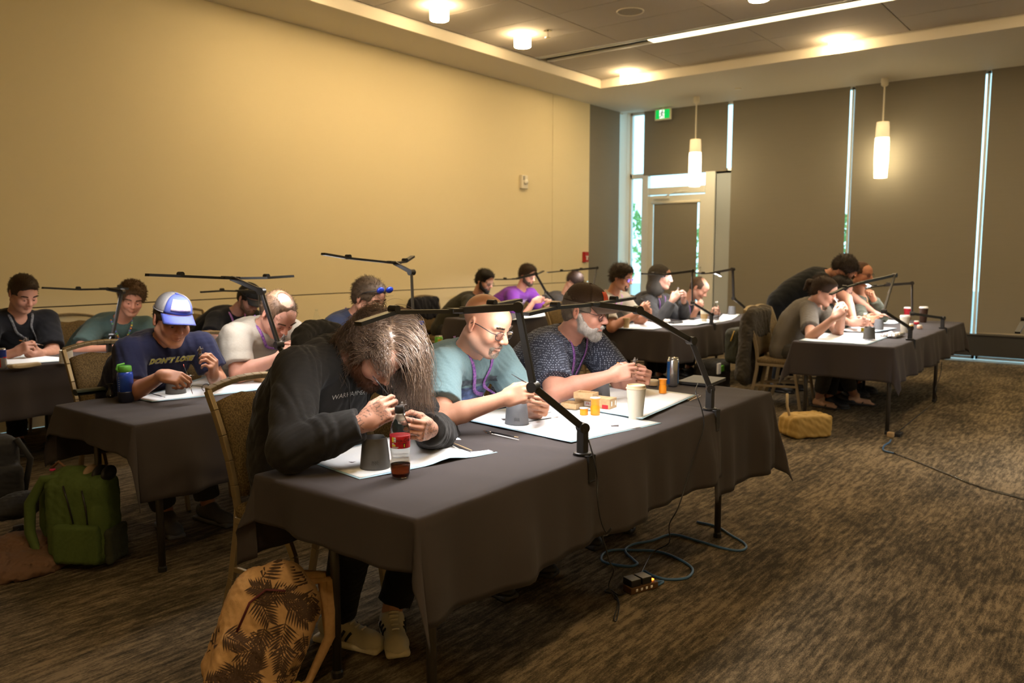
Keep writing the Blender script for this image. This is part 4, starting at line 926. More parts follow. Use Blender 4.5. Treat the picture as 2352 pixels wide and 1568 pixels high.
def make_hat(h, L, R, s, root, hh):
    if h['kind'] == 'cap':
        tl = h.get('tilt', .0); cz = .052
        def dome(u, w, o=0.):                             # u 0..1 from rim to top, w angle from front
            a = u*math.pi/2; r = math.cos(a)**.72; z = math.sin(a)
            return L(((.0865+o)*r*math.sin(w), -.012+(.108+o)*r*math.cos(w), cz+(.088+o)*z+.010*math.cos(w)*(1-z)*1.+tl*math.cos(w)))
        n = 36; us = np.linspace(0, .985, 12)
        fr = h.get('panel', 1.05); hat = None
        for nm, w0, w1, mt in (('crown_front', -fr, fr, h['front']), ('crown_back', fr, 2*math.pi-fr, h['back'])):
            m = MB(); ws = np.linspace(w0, w1, 14 if nm == 'crown_front' else 26)
            m.sheet([[dome(u, w) for w in ws] for u in us]); o = m.build('cap' if hat is None else nm, mt, root if hat is None else hat, True); so = o.modifiers.new('thick', 'SOLIDIFY'); so.thickness = .002; so.offset = 1
            if hat is None: hat = o
        MB().lathe([(.0001, .004), (.007, .002), (.009, -.003)], dome(.99, 0, .002), 10).build('button', h['front'], hat, True)
        m = MB(); rows = []
        for i in range(6):
            q = i/5; row = []
            for j in range(17):
                w = -1.12+2.24*j/16; ext = .078*math.cos(w*.72)**.8*q; b = np.array([.0865*math.sin(w), -.012+.108*math.cos(w), cz+.010*math.cos(w)+tl*math.cos(w)])
                row.append(L((b[0]*(1+.04*q), b[1]+ext, b[2]-.004-.020*(math.sin(w)**2)*q*1.3-.016*q*h.get('droop', 1.))))
            rows.append(row)
        m.sheet(rows); o = m.build('brim', h.get('brim', h['front']), hat, True); so = o.modifiers.new('thick', 'SOLIDIFY'); so.thickness = .004
        if h.get('patch'):
            m = MB(); w0, w1, u0, u1 = h['patch'][1]; m.sheet([[dome(u, w, .0035) for w in np.linspace(w0, w1, 12)] for u in np.linspace(u0, u1, 8)]); o = m.build('front_patch', h['patch'][0], hat, True); so = o.modifiers.new('thick', 'SOLIDIFY'); so.thickness = .002; so.offset = 1
        m = MB(); m.tube([dome(.02, w, .002) for w in np.linspace(fr, 2*math.pi-fr, 24)], .0035, 5); m.build('sweatband_edge', h['back'], hat, True)
        for w in (-fr, fr, math.pi): MB().tube([dome(u, w, .001) for u in np.linspace(.02, .98, 10)], .0013, 4).build('seam', h['back'], hat, True)
    elif h['kind'] == 'hood':
        Q = [E_(L((0, -.03, .04)), R, (.098*s, .118*s, .105*s), .01), C_(L((0, -.04, .0)), L((0, -.05, -.11)), .092*s, .10*s, .04), E_(L((0, .125, -.03)), R, (.078*s, .13*s, .115*s), .02, op='s'), E_(L((0, -.01, -.0)), R, (.084*s, .11*s, .12*s), .01, op='s')]
        link('hood', *solid(Q, hh*1.3, folds(3, .004, 40)), h['front'], root)
    else:                                                # knitted beanie
        Q = [E_(L((0, -.022, .05)), R, (.090*s, .112*s, .095*s), .01), B_(L((0, 0, -.08)), R, (.2*s, .2*s, .105*s), .01, .01, op='s')]
        b = link('beanie', *solid(Q, hh*1.3, folds(3, .002, 70)), h['front'], root)
def long_hair(sp, L, R, s, HP, body, g):
    """shoulder length hair hanging from a bowed head"""
    n = 3600; u = g.uniform(-1, 1, n); w = g.uniform(0, 1, n); cen = np.array([0, -.018, .035]); rad = np.array([.079, .100, .088])
    d = g.randn(n*4, 3); d /= np.linalg.norm(d, axis=1, keepdims=True); ok = (d[:, 2] > -.25-.5*np.maximum(-d[:, 1], 0)) & ~((d[:, 1] > .62) & (d[:, 2] < .52)); d = d[ok][:n]
    p = np.array([L(cen+rad*q) for q in d]); nx = d[:, 0]
    part = np.where(nx > .30-.25*(d[:, 1] < -.1), 1., -1.); top = np.maximum(d[:, 2:3], 0)
    D = d@R*.30+(part*.9)[:, None]*R[0]*top-R[1]*np.where(part > 0, .75, .05)[:, None]; D += g.randn(len(D), 3)*.12; D /= np.linalg.norm(D, axis=1, keepdims=True)
    Lh = np.where(part > 0, g.uniform(.13, .22, len(p)), g.uniform(.20, .30, len(p))); seg = 14; pts = [p]; hc = L(cen); rad2 = (rad+.012)*s; cl = np.round(g.rand(len(p))*40)
    for k in range(seg):
        wave = .26*np.stack([np.sin(cl*1.7+k*.9), np.cos(cl*2.3+k*.8), 0*cl], 1)+g.randn(len(p), 3)*.07
        D = D*.82+np.array([0, 0, -.26])+wave*.5-R[1]*np.where(part > 0, .16, 0)[:, None]; D /= np.linalg.norm(D, axis=1, keepdims=True); q = pts[-1]+D*(Lh/seg)[:, None]
        l = ((q-hc)@R.T)/rad2; rr = np.linalg.norm(l, axis=1); m = rr < 1.0+.06*np.sin(cl); l[m] *= ((1.0+.14*np.abs(np.sin(cl[m]*3)))/rr[m])[:, None]; q2 = hc+(l*rad2)@R
        fl = (q2-sp['_H'])@R.T/s; f1 = (part > 0) & (fl[:, 1] > .014-.2*np.maximum(fl[:, 2]-.03, 0)) & (fl[:, 2] < .070); fl[f1, 1] = .014
        f2 = (part < 0) & (fl[:, 0] > -.072) & (fl[:, 1] > .050) & (fl[:, 2] < .070); fl[f2, 0] = -.074-.012*np.abs(np.sin(cl[f2]))
        fl[:, 0] = np.where(np.abs(fl[:, 0]) > .085, np.sign(fl[:, 0])*(.085+(np.abs(fl[:, 0])-.085)*.55), fl[:, 0]); fl[:, 1] = np.where(fl[:, 1] < -.115, -.115+(fl[:, 1]+.115)*.5, fl[:, 1])
        q2 = sp['_H']+(fl*s)@R; D = q2-pts[-1]; D /= np.linalg.norm(D, axis=1, keepdims=True)+1e-9; pts.append(q2)
    GG = np.stack(pts, 1); kk = np.linspace(0, 1, GG.shape[1])[None, :, None]; c3 = cl[:, None, None]
    GG = GG+kk*.016*np.concatenate([np.sin(c3*1.3+kk*9), np.sin(c3*2.1+kk*8), .4*np.sin(c3*.7+kk*10)], 2)+kk*.010*g.randn(len(p), 1, 3)
    v, f = ribbons(GG, .0012, 3)
    Q = [E_(L((0, -.022, .037)), R, (.084*s, .104*s, .091*s), .01), E_(L((0, .14, -.06)), R, (.105*s, .105*s, .14*s), .012, op='s'), E_(L((0, .02, -.085)), R, (.2*s, .09*s, .07*s), .012, op='s')]
    link('hair', *join((v, f), solid(Q, .004, folds(4, .004, 50))), mat('hair_long_brown', (.12, .072, .044), .28, spec=.9, noise=((14, 14, 14), .7, (.27, .19, .135))), body)
# ------------------------------------------------------------------ the people
M_lan = mat('lanyard_purple', (.10, .03, .22), .6, noise=((90, 90, 90), .9, (.36, .16, .42)))
M_lanp = mat('lanyard_pink', (.30, .05, .30), .6, noise=((90, 90, 90), .9, (.5, .28, .5)))
M_lanb = mat('lanyard_black', (.03, .03, .04), .6, noise=((120, 120, 120), .6, (.3, .3, .3)))
DOTS = [mat('dot_%d' % i, c, .5, noise=(9, .1, c)) for i, c in enumerate([(.8, .25, .04), (.1, .18, .5), (.1, .42, .18), (.7, .55, .05)])]
M_badge = mat('badge_card', (.8, .78, .74), .5, noise=(60, .6, (.65, .12, .12)))
def pattern_mat(name, base, dot, sc):
    m = bpy.data.materials.new(name); m.use_nodes = True; nt = m.node_tree; N = nt.nodes; L = nt.links; p = N['Principled BSDF']; p.inputs['Roughness'].default_value = .85
    tc = N.new('ShaderNodeTexCoord'); vo = N.new('ShaderNodeTexVoronoi'); vo.inputs['Scale'].default_value = sc; vo.inputs['Randomness'].default_value = .25; L.new(tc.outputs['Object'], vo.inputs['Vector'])
    mr = N.new('ShaderNodeMapRange'); mr.inputs[1].default_value = .28; mr.inputs[2].default_value = .36; mr.inputs[3].default_value = 1; mr.inputs[4].default_value = 0; L.new(vo.outputs['Distance'], mr.inputs[0])
    mx = N.new('ShaderNodeMix'); mx.data_type = 'RGBA'; mx.inputs[6].default_value = (*base, 1); mx.inputs[7].default_value = (*dot, 1); L.new(mr.outputs[0], mx.inputs[0]); L.new(mx.outputs[2], p.inputs['Base Color']); return m
M_dots = pattern_mat('shirt_dotted_navy', (.020, .024, .042), (.22, .25, .32), 95)
HB = (.075, .045, .025); PEOPLE = {}
def person(key, **sp):
    sp['_H'] = P3(sp['H']); PEOPLE[key] = make_person(sp); return PEOPLE[key]
Y = lambda v: ('y', v)
SK = (.62, .385, .275)
# ---- front table
person('hoodie', label='person in black hoodie with long brown hair bent over the front table', seed=11, H=(868, 812, Y(2.25)), N=(772, 812, Y(2.46)), pitch=58, hy=-4, hip=(2.03, 2.64, .57), fat=1.18, wide=1.14, hunch=.10, skin=(.64, .41, .31), tattoo=True, neck=1.05, armr=1.12,
       armR=dict(e=(668, 1030, Y(2.27)), w=(838, 970, Y(2.08)), d=(.50, -.62, .50), n=(.75, .55, -.25), pose='pinch'), armL=dict(e=(1010, 1000, Y(2.28)), w=(985, 985, Y(2.03)), d=(-.75, -.35, .12), n=(-.25, .9, .15), pose='grip'),
       hair=dict(style='none', col=(.11, .06, .035)), longhair=True, noears=True, beard=dict(name='auburn', col=(.16, .06, .025), th=.009, long=.012, n=1800, len=.018), shirt=dict(kind='hoodie', name='charcoal', col=(.024, .023, .022), sleeve=1.93, hood=True, amp=.011, freq=13, off=.022), pants=(.012, .012, .013), shoe='white', ankle={'R': (1.93, 2.36, .1), 'L': (2.10, 2.24, .1)}, knee={'R': (1.85, 2.16, .50), 'L': (2.22, 2.16, .50)}, toe={'R': -.25, 'L': -.75})
person('blue_tee', label='bald person with glasses in light blue graphic tee at the front table', seed=12, H=(1117, 752, Y(2.26)), N=(1072, 810, Y(2.42)), pitch=24, hy=4, hip=(2.80, 2.66, .57), fat=1.02, wide=1.06, hunch=.09, skin=(.66, .41, .29), neck=1.06, armr=1.05,
       armR=dict(e=(1012, 962, Y(2.26)), w=(1160, 915, Y(2.06)), d=(.35, -.80, .30), n=(.85, .35, -.30), pose='pinch'), armL=dict(w=(1245, 935, Y(2.06)), d=(-.55, -.6, .15), n=(-.6, .6, .2), pose='grip'),
       hair=dict(style='none', col=(.14, .10, .07)), scalp=((.50, .30, .18), .25), stubble=((.42, .33, .28), .30), beard=dict(name='greygoatee', col=(.50, .42, .34), th=.001, sides=False, shell=False, n=1500, len=.006), glasses=dict(r=.0017), lanyard=dict(mat=M_lan),
       shirt=dict(kind='tee_shirt', name='heather_blue', col=(.15, .235, .255), sleeve=.72, amp=.008, sr=1.12), pants=(.02, .022, .03))
person('brown_cap', label='bearded person in brown cap and navy dotted shirt at the front table', seed=13, H=(1345, 722, Y(2.30)), N=(1298, 775, Y(2.46)), pitch=12, hy=10, hip=(3.55, 2.68, .57), fat=1.28, wide=1.16, hunch=.07, skin=(.66, .40, .31), neck=1.12, armr=1.22,
       armR=dict(e=(1275, 900, Y(2.28)), w=(1405, 862, Y(2.06)), d=(.45, -.75, .25), n=(.8, .4, -.3), pose='pinch'), armL=dict(w=(1480, 868, Y(2.05)), d=(-.6, -.55, .15), n=(-.5, .7, .2), pose='grip'),
       hair=dict(name='greybrown', col=(.20, .16, .12), th=.008, n=500, len=.014), beard=dict(name='white', col=(.62, .57, .52), th=.005, n=3000, len=.014), brow=(.3, .26, .22), glasses=dict(r=.0012), lanyard=dict(mat=M_lan, len=.33, badge=None),
       hat=dict(kind='cap', front=mat('cap_brown', (.045, .026, .016), .85, noise=(200, .5, (.065, .04, .026))), back=mat('cap_brown2', (.042, .024, .015), .85, noise=(200, .5, (.06, .037, .024))), patch=(mat('patch_orange', (.62, .06, .015), .6, noise=(60, .3, (.7, .12, .03))), (-.32, .32, .12, .5)), droop=.8),
       shirt=dict(kind='dotted_shirt', mat=M_dots, sleeve=.80, collar=True, amp=.008, sr=1.15, neck=1.1), pants=(.05, .045, .035))
# ---- second row
person('navy_cap', label='person in navy tee and blue trucker cap in the second row', seed=14, H=(396, 742, Y(4.08)), N=(376, 782, Y(4.22)), pitch=16, hy=-6, roll=6, by=-4, hip=(2.26, 4.55, .57), hunch=.07, fat=1.02, wide=1.1, skin=(.62, .37, .25),
       armR=dict(e=(300, 905, Y(4.12)), w=(375, 862, Y(3.84)), d=(.45, -.75, -.15), n=(.55, .25, -.75), pose='pinch'), armL=dict(e=(500, 872, Y(4.1)), w=(490, 862, Y(3.90)), d=(-.25, -.45, .75), n=(-.55, .7, .25), pose='grip'),
       hair=dict(name='darkshort', col=(.06, .038, .022), th=.006, n=200, len=.012), stubble=((.40, .25, .17), .18),
       hat=dict(kind='cap', front=mat('cap_blue', (.055, .075, .30), .7, noise=(200, .3, (.07, .095, .36))), back=mat('cap_mesh', (.20, .19, .19), .7, noise=((160, 160, 160), .8, (.16, .15, .15))), brim=MATS['cap_blue'], panel=.95, patch=(mat('patch_silver', (.50, .46, .55), .35, noise=((60, 60, 60), .8, (.35, .25, .5))), (-.60, .60, .14, .62))),
       shirt=dict(kind='tee_shirt', name='navy', col=(.018, .020, .050), sleeve=.70, amp=.008, sr=1.12), pants=(.05, .045, .04), shoe='grey', ankle={'R': (2.2, 4.1, .1), 'L': (2.42, 4.05, .1)})
person('grey_polo', label='balding person in pale grey polo bent low in the second row', seed=15, H=(640, 728, Y(4.06)), N=(600, 752, Y(4.24)), pitch=48, hy=-2, hip=(2.98, 4.58, .57), hunch=.10, fat=1.15, wide=1.12, skin=(.68, .42, .33), armr=1.12,
       armR=dict(e=(548, 858, Y(4.12)), w=(640, 822, Y(3.93)), d=(.55, -.6, .35), n=(.7, .5, -.3), pose='pinch'), armL=dict(w=(688, 815, Y(3.93)), d=(-.6, -.5, .3), n=(-.5, .7, .2), pose='grip'),
       hair=dict(name='brownthin', col=(.16, .09, .05), th=.007, front=.07, bald=((0, -.02, .13), (.044, .055, .05)), n=1400, len=.018, back=.2, down=.2), lanyard=dict(mat=M_lan, len=.22),
       shirt=dict(kind='polo_shirt', name='pale_grey', col=(.42, .38, .32), sleeve=.76, collar=True, amp=.008, sr=1.15), pants=(.03, .03, .035))
person('sunglasses', label='person in navy tee with blue sunglasses pushed up on brown hair', seed=16, H=(848, 690, Y(4.15)), N=(812, 730, Y(4.30)), pitch=24, hy=8, hip=(3.80, 4.6, .57), hunch=.06, skin=(.64, .40, .29),
       armR=dict(w=(880, 800, Y(4.0))), armL=dict(w=(930, 800, Y(4.0))),
       hair=dict(name='brown', col=(.13, .085, .05), th=.013, top=.004, front=.07, n=1300, len=.022, back=.4, curl=.2), lanyard=dict(mat=M_lan), shirt=dict(kind='tee_shirt', name='slate_navy', col=(.035, .045, .085), sleeve=.7), pants=(.03, .03, .04))
# ---- third row
person('black_shirt', label='person in black short sleeved shirt with orange brush at the left edge', seed=17, H=(54, 678, Y(6.58)), N=(38, 726, Y(6.72)), pitch=30, hy=4, hip=(2.55, 7.02, .57), fat=1.08, wide=1.12, hunch=.05, skin=(.58, .36, .27), armr=1.1,
       armR=dict(e=(-45, 835, Y(6.5)), w=(38, 808, Y(6.38)), d=(.5, -.6, .4), n=(.75, .45, -.3), pose='pinch'), armL=dict(e=(122, 812, Y(6.52)), w=(92, 812, Y(6.38)), d=(-.7, -.35, -.05), n=(-.2, .6, .75), pose='grip'),
       hair=dict(name='darkbrown', col=(.05, .028, .016), th=.008, top=.006, front=.078, n=900, len=.014, back=.2, upf=.4, down=0), stubble=((.38, .25, .17), .2), lanyard=dict(mat=M_lanb), shirt=dict(kind='short_sleeved_shirt', name='black', col=(.010, .010, .012), sleeve=.80, vneck=.10, amp=.008, sr=1.15), pants=(.02, .02, .02))
person('teal_tee', label='curly haired person in teal tee leaning to the left in the third row', seed=18, H=(303, 690, Y(6.56)), N=(274, 738, Y(6.76)), pitch=22, hy=-10, roll=8, by=-12, hip=(3.12, 7.05, .57), fat=1.02, wide=1.1, hunch=.08, skin=(.64, .36, .25),
       armR=dict(e=(178, 808, Y(6.55)), w=(258, 800, Y(6.35)), d=(.7, -.5, .1), n=(.3, .2, -.9), pose='rest'), armL=dict(w=(330, 812, Y(6.4)), pose='rest'),
       hair=dict(amp=.011, freq=75, name='ginger', col=(.17, .095, .045), th=.018, top=.014, front=.07, n=2600, len=.028, lift=.9, back=.1, down=.05, mess=.6, curl=.7, r=.0014), stubble=((.45, .27, .17), .2), lanyard=dict(mat=M_lanb, dots=DOTS, w=.011), shirt=dict(kind='tee_shirt', name='teal', col=(.065, .105, .098), sleeve=.75, amp=.008, sr=1.15), pants=(.03, .03, .04))
person('black_cap', label='person in black tee and black cap behind the polo shirt', seed=19, H=(572, 690, Y(6.56)), N=(534, 720, Y(6.75)), pitch=34, hy=6, hip=(4.22, 7.05, .57), fat=1.1, wide=1.12, hunch=.08, skin=(.6, .38, .3), armtat=True,
       armR=dict(e=(480, 778, Y(6.55)), w=(530, 775, Y(6.4)), pose='rest'), armL=dict(w=(600, 780, Y(6.4)), pose='rest'),
       hair=dict(name='black', col=(.02, .015, .012), th=.006, n=150, len=.012), beard=dict(name='reddish', col=(.22, .12, .07), th=.003, n=500, len=.01), hat=dict(kind='cap', front=mat('cap_black', (.015, .015, .016), .8, noise=(200, .4, (.025, .025, .026))), back=MATS['cap_black']), lanyard=dict(mat=M_lanp), shirt=dict(kind='tee_shirt', name='black2', col=(.012, .012, .014), sleeve=.75, sr=1.1), pants=(.02, .02, .02))
# ---- back row by the pale wall
person('green_beard', label='bearded person with glasses in dark olive top by the pale wall', seed=20, H=(1113, 648, Y(6.42)), N=(1094, 682, Y(6.56)), pitch=22, hy=2, hip=(7.45, 6.9, .57), skin=(.62, .40, .31), armR=dict(e=(1062, 752, Y(6.38)), w=(1120, 742, Y(6.2)), pose='rest'), armL=dict(w=(1165, 735, Y(6.25)), pose='rest'),
       hair=dict(name='black', col=(.02, .015, .012), th=.012, top=.018, front=.078, n=500, len=.025, upf=.5, back=.3), beard=dict(name='black', col=(.02, .014, .011), th=.007, n=500, len=.012), glasses=dict(r=.0017), lanyard=dict(mat=M_lanp), shirt=dict(kind='sweatshirt', name='olive_dark', col=(.035, .033, .024), sleeve=1.8, vneck=.08), pants=(.02, .02, .02))
person('purple_tee', label='curly haired bearded person in purple tee by the pale wall', seed=21, H=(1212, 634, Y(6.42)), N=(1194, 669, Y(6.56)), pitch=20, hy=-2, hip=(8.35, 6.9, .57), fat=1.2, wide=1.15, skin=(.6, .36, .26), armr=1.1, armR=dict(e=(1190, 745, Y(6.4)), w=(1228, 690, Y(6.25)), pose='pinch'), armL=dict(w=(1258, 695, Y(6.25)), pose='grip'),
       hair=dict(amp=.010, freq=75, name='darkbrown', col=(.05, .03, .018), th=.014, top=.014, front=.08, n=900, len=.028, curl=.6, mess=.5, lift=.7), beard=dict(name='darkbrown', col=(.05, .03, .018), th=.006, n=400, len=.01), glasses=dict(r=.0017), shirt=dict(kind='tee_shirt', name='purple', col=(.155, .035, .26), sleeve=.75, sr=1.15), pants=(.03, .03, .04))
person('grey_back', label='dark haired person in dark grey tee behind the brown cap, before the wall', seed=22, H=(1320, 648, Y(6.42)), N=(1295, 682, Y(6.6)), pitch=50, hy=0, hip=(9.35, 6.92, .57), hunch=.09, skin=(.6, .4, .3), armR=dict(w=(1330, 715, Y(6.25)), pose='rest'), armL=dict(w=(1355, 715, Y(6.25)), pose='rest'),
       hair=dict(name='darkbrown2', col=(.055, .032, .024), th=.014, top=.006, n=600, len=.03), shirt=dict(kind='tee_shirt', name='dark_grey', col=(.055, .050, .048), sleeve=.75), pants=(.03, .03, .03))
# ---- by the corner window
person('beige_tee', label='person in beige tee with violet tinted glasses by the corner window', seed=23, H=(1428, 640, Y(4.34)), N=(1404, 680, Y(4.48)), pitch=16, hy=4, hip=(7.3, 4.76, .57), fat=1.12, wide=1.12, skin=(.60, .35, .24), armr=1.08, armR=dict(e=(1405, 752, Y(4.28)), w=(1472, 715, Y(4.08)), d=(.35, -.6, .6), n=(.8, .5, -.1), pose='pinch'), armL=dict(w=(1490, 725, Y(4.1)), d=(-.5, -.5, .5), n=(-.6, .6, .1), pose='grip'),
       hair=dict(amp=.009, freq=65, name='tousled', col=(.05, .034, .022), th=.015, top=.016, front=.072, n=1100, len=.035, mess=.5, lift=.7), beard=dict(name='darkbrown', col=(.06, .036, .022), th=.003, sides=False, n=300, len=.008), stubble=((.32, .2, .13), .3), glasses=dict(lens=mat('violet_reflection_lens', (.22, .12, .75), .08, spec=.9, noise=(20, .5, (.5, .35, .9)))), lanyard=dict(mat=M_lanp, badge=M_badge), shirt=dict(kind='tee_shirt', name='beige', col=(.34, .29, .22), sleeve=.78, sr=1.15), pants=(.04, .04, .045))  # the violet reflection on the spectacles is painted into the lens colour
person('grey_hood', label='person with grey hood up and glasses painting by the corner window', seed=24, H=(1519, 640, Y(4.34)), N=(1504, 683, Y(4.47)), pitch=6, hy=16, hip=(8.2, 4.76, .57), fat=1.1, wide=1.1, skin=(.66, .44, .36), armR=dict(e=(1512, 745, Y(4.25)), w=(1545, 688, Y(4.12)), d=(.4, -.4, .6), n=(.8, .4, -.1), pose='pinch'), armL=dict(e=(1572, 745, Y(4.25)), w=(1570, 688, Y(4.12)), d=(-.4, -.4, .6), n=(-.6, .6, .1), pose='grip'),
       hair=dict(name='darkbrown', col=(.05, .03, .018), th=.01, n=100, len=.02), glasses=dict(mat=mat('clear_frame', (.5, .45, .5), .3, noise=(9, .2, (.4, .35, .4)))), stubble=((.4, .26, .2), .2), lanyard=dict(mat=M_lan, badge=M_badge), hat=dict(kind='hood', front=cloth_mat('hood_grey', (.058, .052, .045))), shirt=dict(kind='hoodie', name='mid_grey', col=(.050, .050, .052), sleeve=1.9, amp=.01, off=.02), pants=(.02, .02, .02))
person('bald_dark', label='balding person in black top with hand raised to chin by the bright door frame', seed=25, H=(1606, 664, Y(4.36)), N=(1574, 700, Y(4.55)), pitch=38, hy=4, hip=(9.0, 4.78, .57), skin=(.64, .40, .30), armR=dict(e=(1580, 752, Y(4.3)), w=(1600, 710, Y(4.12)), d=(.2, -.5, .7), n=(.8, .5, 0), pose='grip'), armL=dict(w=(1640, 715, Y(4.12)), pose='grip'),
       hair=dict(name='reddish_short', col=(.13, .075, .045), th=.006, front=.07, bald=((0, .03, .125), (.06, .08, .055)), n=300, len=.01), stubble=((.35, .22, .16), .35), lanyard=dict(mat=M_lan), shirt=dict(kind='tee_shirt', name='black3', col=(.015, .014, .014), sleeve=.75), pants=(.02, .02, .02))
# ---- right hand table
person('ponytail', label='person in grey tee with dark ponytail painting at the right hand table', seed=26, H=(1893, 672, Y(2.43)), N=(1866, 698, Y(2.58)), pitch=24, hy=2, hip=(7.92, 2.76, .57), hunch=.05, skin=(.64, .42, .32), armR=dict(e=(1862, 775, Y(2.35)), w=(1918, 728, Y(2.12)), d=(.3, -.5, .6), n=(.8, .5, -.1), pose='pinch'), armL=dict(e=(1925, 765, Y(2.25)), w=(1935, 722, Y(2.12)), d=(-.35, -.4, .7), n=(-.6, .6, .1), pose='grip'),
       hair=dict(name='darkbrown', col=(.045, .027, .018), th=.012, top=.004, front=.080, n=900, len=.05, back=1.2, lift=.15, down=.1, tail=((0, -.11, .045), (0, -.155, .02), (0, -.165, -.06))), shirt=dict(kind='tee_shirt', name='warm_grey', col=(.12, .105, .085), sleeve=.72, vneck=.09, sr=1.12, amp=.007), pants=(.05, .046, .038), shoe='sandal', trouser=.8, ankle={'R': (8.0, 2.45, .1), 'L': (8.35, 2.22, .1)}, knee={'R': (7.75, 2.3, .5), 'L': (8.0, 2.3, .5)})
person('leaning', label='person in black standing bent over the right hand table', seed=27, H=(1938, 622, Y(2.50)), N=(1895, 632, Y(2.72)), pitch=52, hy=2, hip=(8.72, 3.10, .98), hunch=-.0, fat=1.0, wide=1.05, skin=(.62, .38, .28), armR=dict(e=(1946, 685, Y(2.40)), w=(1962, 735, Y(2.28)), d=(.2, -.75, -.15), n=(0, -.1, -1), pose='flat'), armL=dict(w=(2010, 720, Y(2.3)), d=(.1, -.9, -.1), n=(0, 0, -1), pose='flat'),
       hair=dict(amp=.012, freq=75, name='curlydark', col=(.035, .022, .014), th=.024, top=.016, front=.085, n=1600, len=.032, curl=.7, mess=.6, lift=.8), shirt=dict(kind='black_tee', name='black4', col=(.010, .011, .012), sleeve=.68, amp=.006), pants=(.010, .011, .014), knee={'R': (8.62, 3.02, .5), 'L': (8.85, 3.02, .5)}, ankle={'R': (8.62, 3.10, .1), 'L': (8.86, 3.08, .1)})
person('hidden_glasses', label='dark haired person with glasses half hidden behind the ponytailed painter', seed=28, H=(1930, 668, Y(2.50)), N=(1908, 702, Y(2.64)), pitch=24, hy=2, hip=(8.2, 2.78, .57), skin=(.62, .42, .34), armR=dict(w=(1955, 742, Y(2.2)), pose='rest'), armL=dict(w=(1975, 742, Y(2.15)), pose='rest'),
       hair=dict(name='black', col=(.02, .015, .012), th=.015, top=.008, front=.07, n=400, len=.05), glasses=dict(r=.0017), shirt=dict(kind='tee_shirt', name='black5', col=(.012, .012, .013), sleeve=.7), pants=(.02, .02, .02))
person('olive_jacket', label='person with glasses in olive jacket resting chin on fist at the right hand table', seed=29, H=(1980, 632, Y(2.46)), N=(1974, 682, Y(2.58)), pitch=8, hy=-18, hip=(9.0, 2.80, .57), skin=(.64, .36, .23), armR=dict(w=(1985, 735, Y(2.25)), pose='rest'), armL=dict(e=(2024, 728, Y(2.30)), w=(2004, 682, Y(2.34)), d=(-.45, .1, .7), n=(-.5, .3, .2), pose='fist'),
       hair=dict(name='short_red', col=(.10, .045, .018), th=.006, front=.088, n=400, len=.01), glasses=dict(r=.0017), stubble=((.4, .2, .1), .25), lanyard=dict(mat=mat('lanyard_maroon', (.10, .02, .03), .6, noise=(90, .4, (.15, .04, .05))), dots=DOTS, w=.016, len=.4), shirt=dict(kind='jacket', name='olive_jacket', col=(.070, .075, .052), sleeve=1.85, vneck=.14, amp=.01, off=.02), pants=(.03, .03, .03))
# printed tees
def chest(o, dz, dx=0., fwd=.35): return o['N']-o['U']*dz+o['r0']*dx+o['f0']*fwd
o = PEOPLE['navy_cap']; M_yel = mat('print_yellow', (.85, .80, .14), .7, noise=(60, .2, (.62, .58, .08)))
v, f = text_mesh("DON'T LOSE", .038, .0002, .25, .0045, spacing=1.12); decal(o, chest(o, .115), -o['r0'], nrm(o['U']+.05*o['f0']), v, f, mat('print_pale', (.6, .6, .55), .7, noise=(60, .2, (.5, .5, .46))), 'lettering_outline', .0045)
v, f = text_mesh("DON'T LOSE", .038, .0003, .25, .0010, spacing=1.12); decal(o, chest(o, .115), -o['r0'], nrm(o['U']+.05*o['f0']), v, f, M_yel, 'lettering', .0062)
o = PEOPLE['hoodie']; v, f = text_mesh('WARHAMMER', .026, .0003); v = np.array([(a, b-.9*a*a, c) for a, b, c in v]); decal(o, chest(o, .15), -o['r0'], o['U'], v, f, mat('print_white', (.7, .68, .64), .7, noise=(60, .2, (.6, .58, .55))), 'lettering')
o = PEOPLE['purple_tee']; v = []; f = []
for r_ in range(3):
    x_ = -.085
    while x_ < .085: w_ = [.018, .012, .022, .015][(len(f)+r_) % 4]; n_ = len(v); y_ = .06-.055*r_+x_*.06; v += [(x_, y_, 0), (x_+w_, y_, 0), (x_+w_, y_-.042, 0), (x_, y_-.042, 0)]; f.append((n_, n_+1, n_+2, n_+3)); x_ += w_+.005
decal(o, chest(o, .17), -o['r0'], o['U'], v, f, mat('print_lilac', (.62, .5, .7), .7, noise=(60, .2, (.55, .42, .64))), 'block_print')
def grid(w, h, n=14, m=14): 
    v = [(w*(i/(n-1)-.5), h*(j/(m-1)-.5), 0) for j in range(m) for i in range(n)]; return np.array(v), [(j*n+i, j*n+i+1, (j+1)*n+i+1, (j+1)*n+i) for j in range(m-1) for i in range(n-1)]
o = PEOPLE['blue_tee']; v, f = grid(.24, .13, 30, 24); decal(o, chest(o, .215, 0), -o['r0'], o['U'], v, f, mat('print_night', (.035, .04, .06), .8, noise=((16, 16, 22), .9, (.10, .16, .36))), 'graphic_print')
v, f = grid(.24, .025, 30, 8); decal(o, chest(o, .125, 0), -o['r0'], o['U'], v, f, mat('print_dark', (.05, .06, .075), .8, noise=(50, .5, (.09, .12, .14))), 'graphic_band')
o = PEOPLE['grey_polo']; v, f = text_mesh('craft studio', .014, .0003) if False else grid(.05, .006); decal(o, chest(o, .10, -.07), -o['r0'], o['U'], v, f, mat('embroidery', (.22, .2, .18), .8, noise=(200, .8, (.45, .4, .35))), 'embroidery')
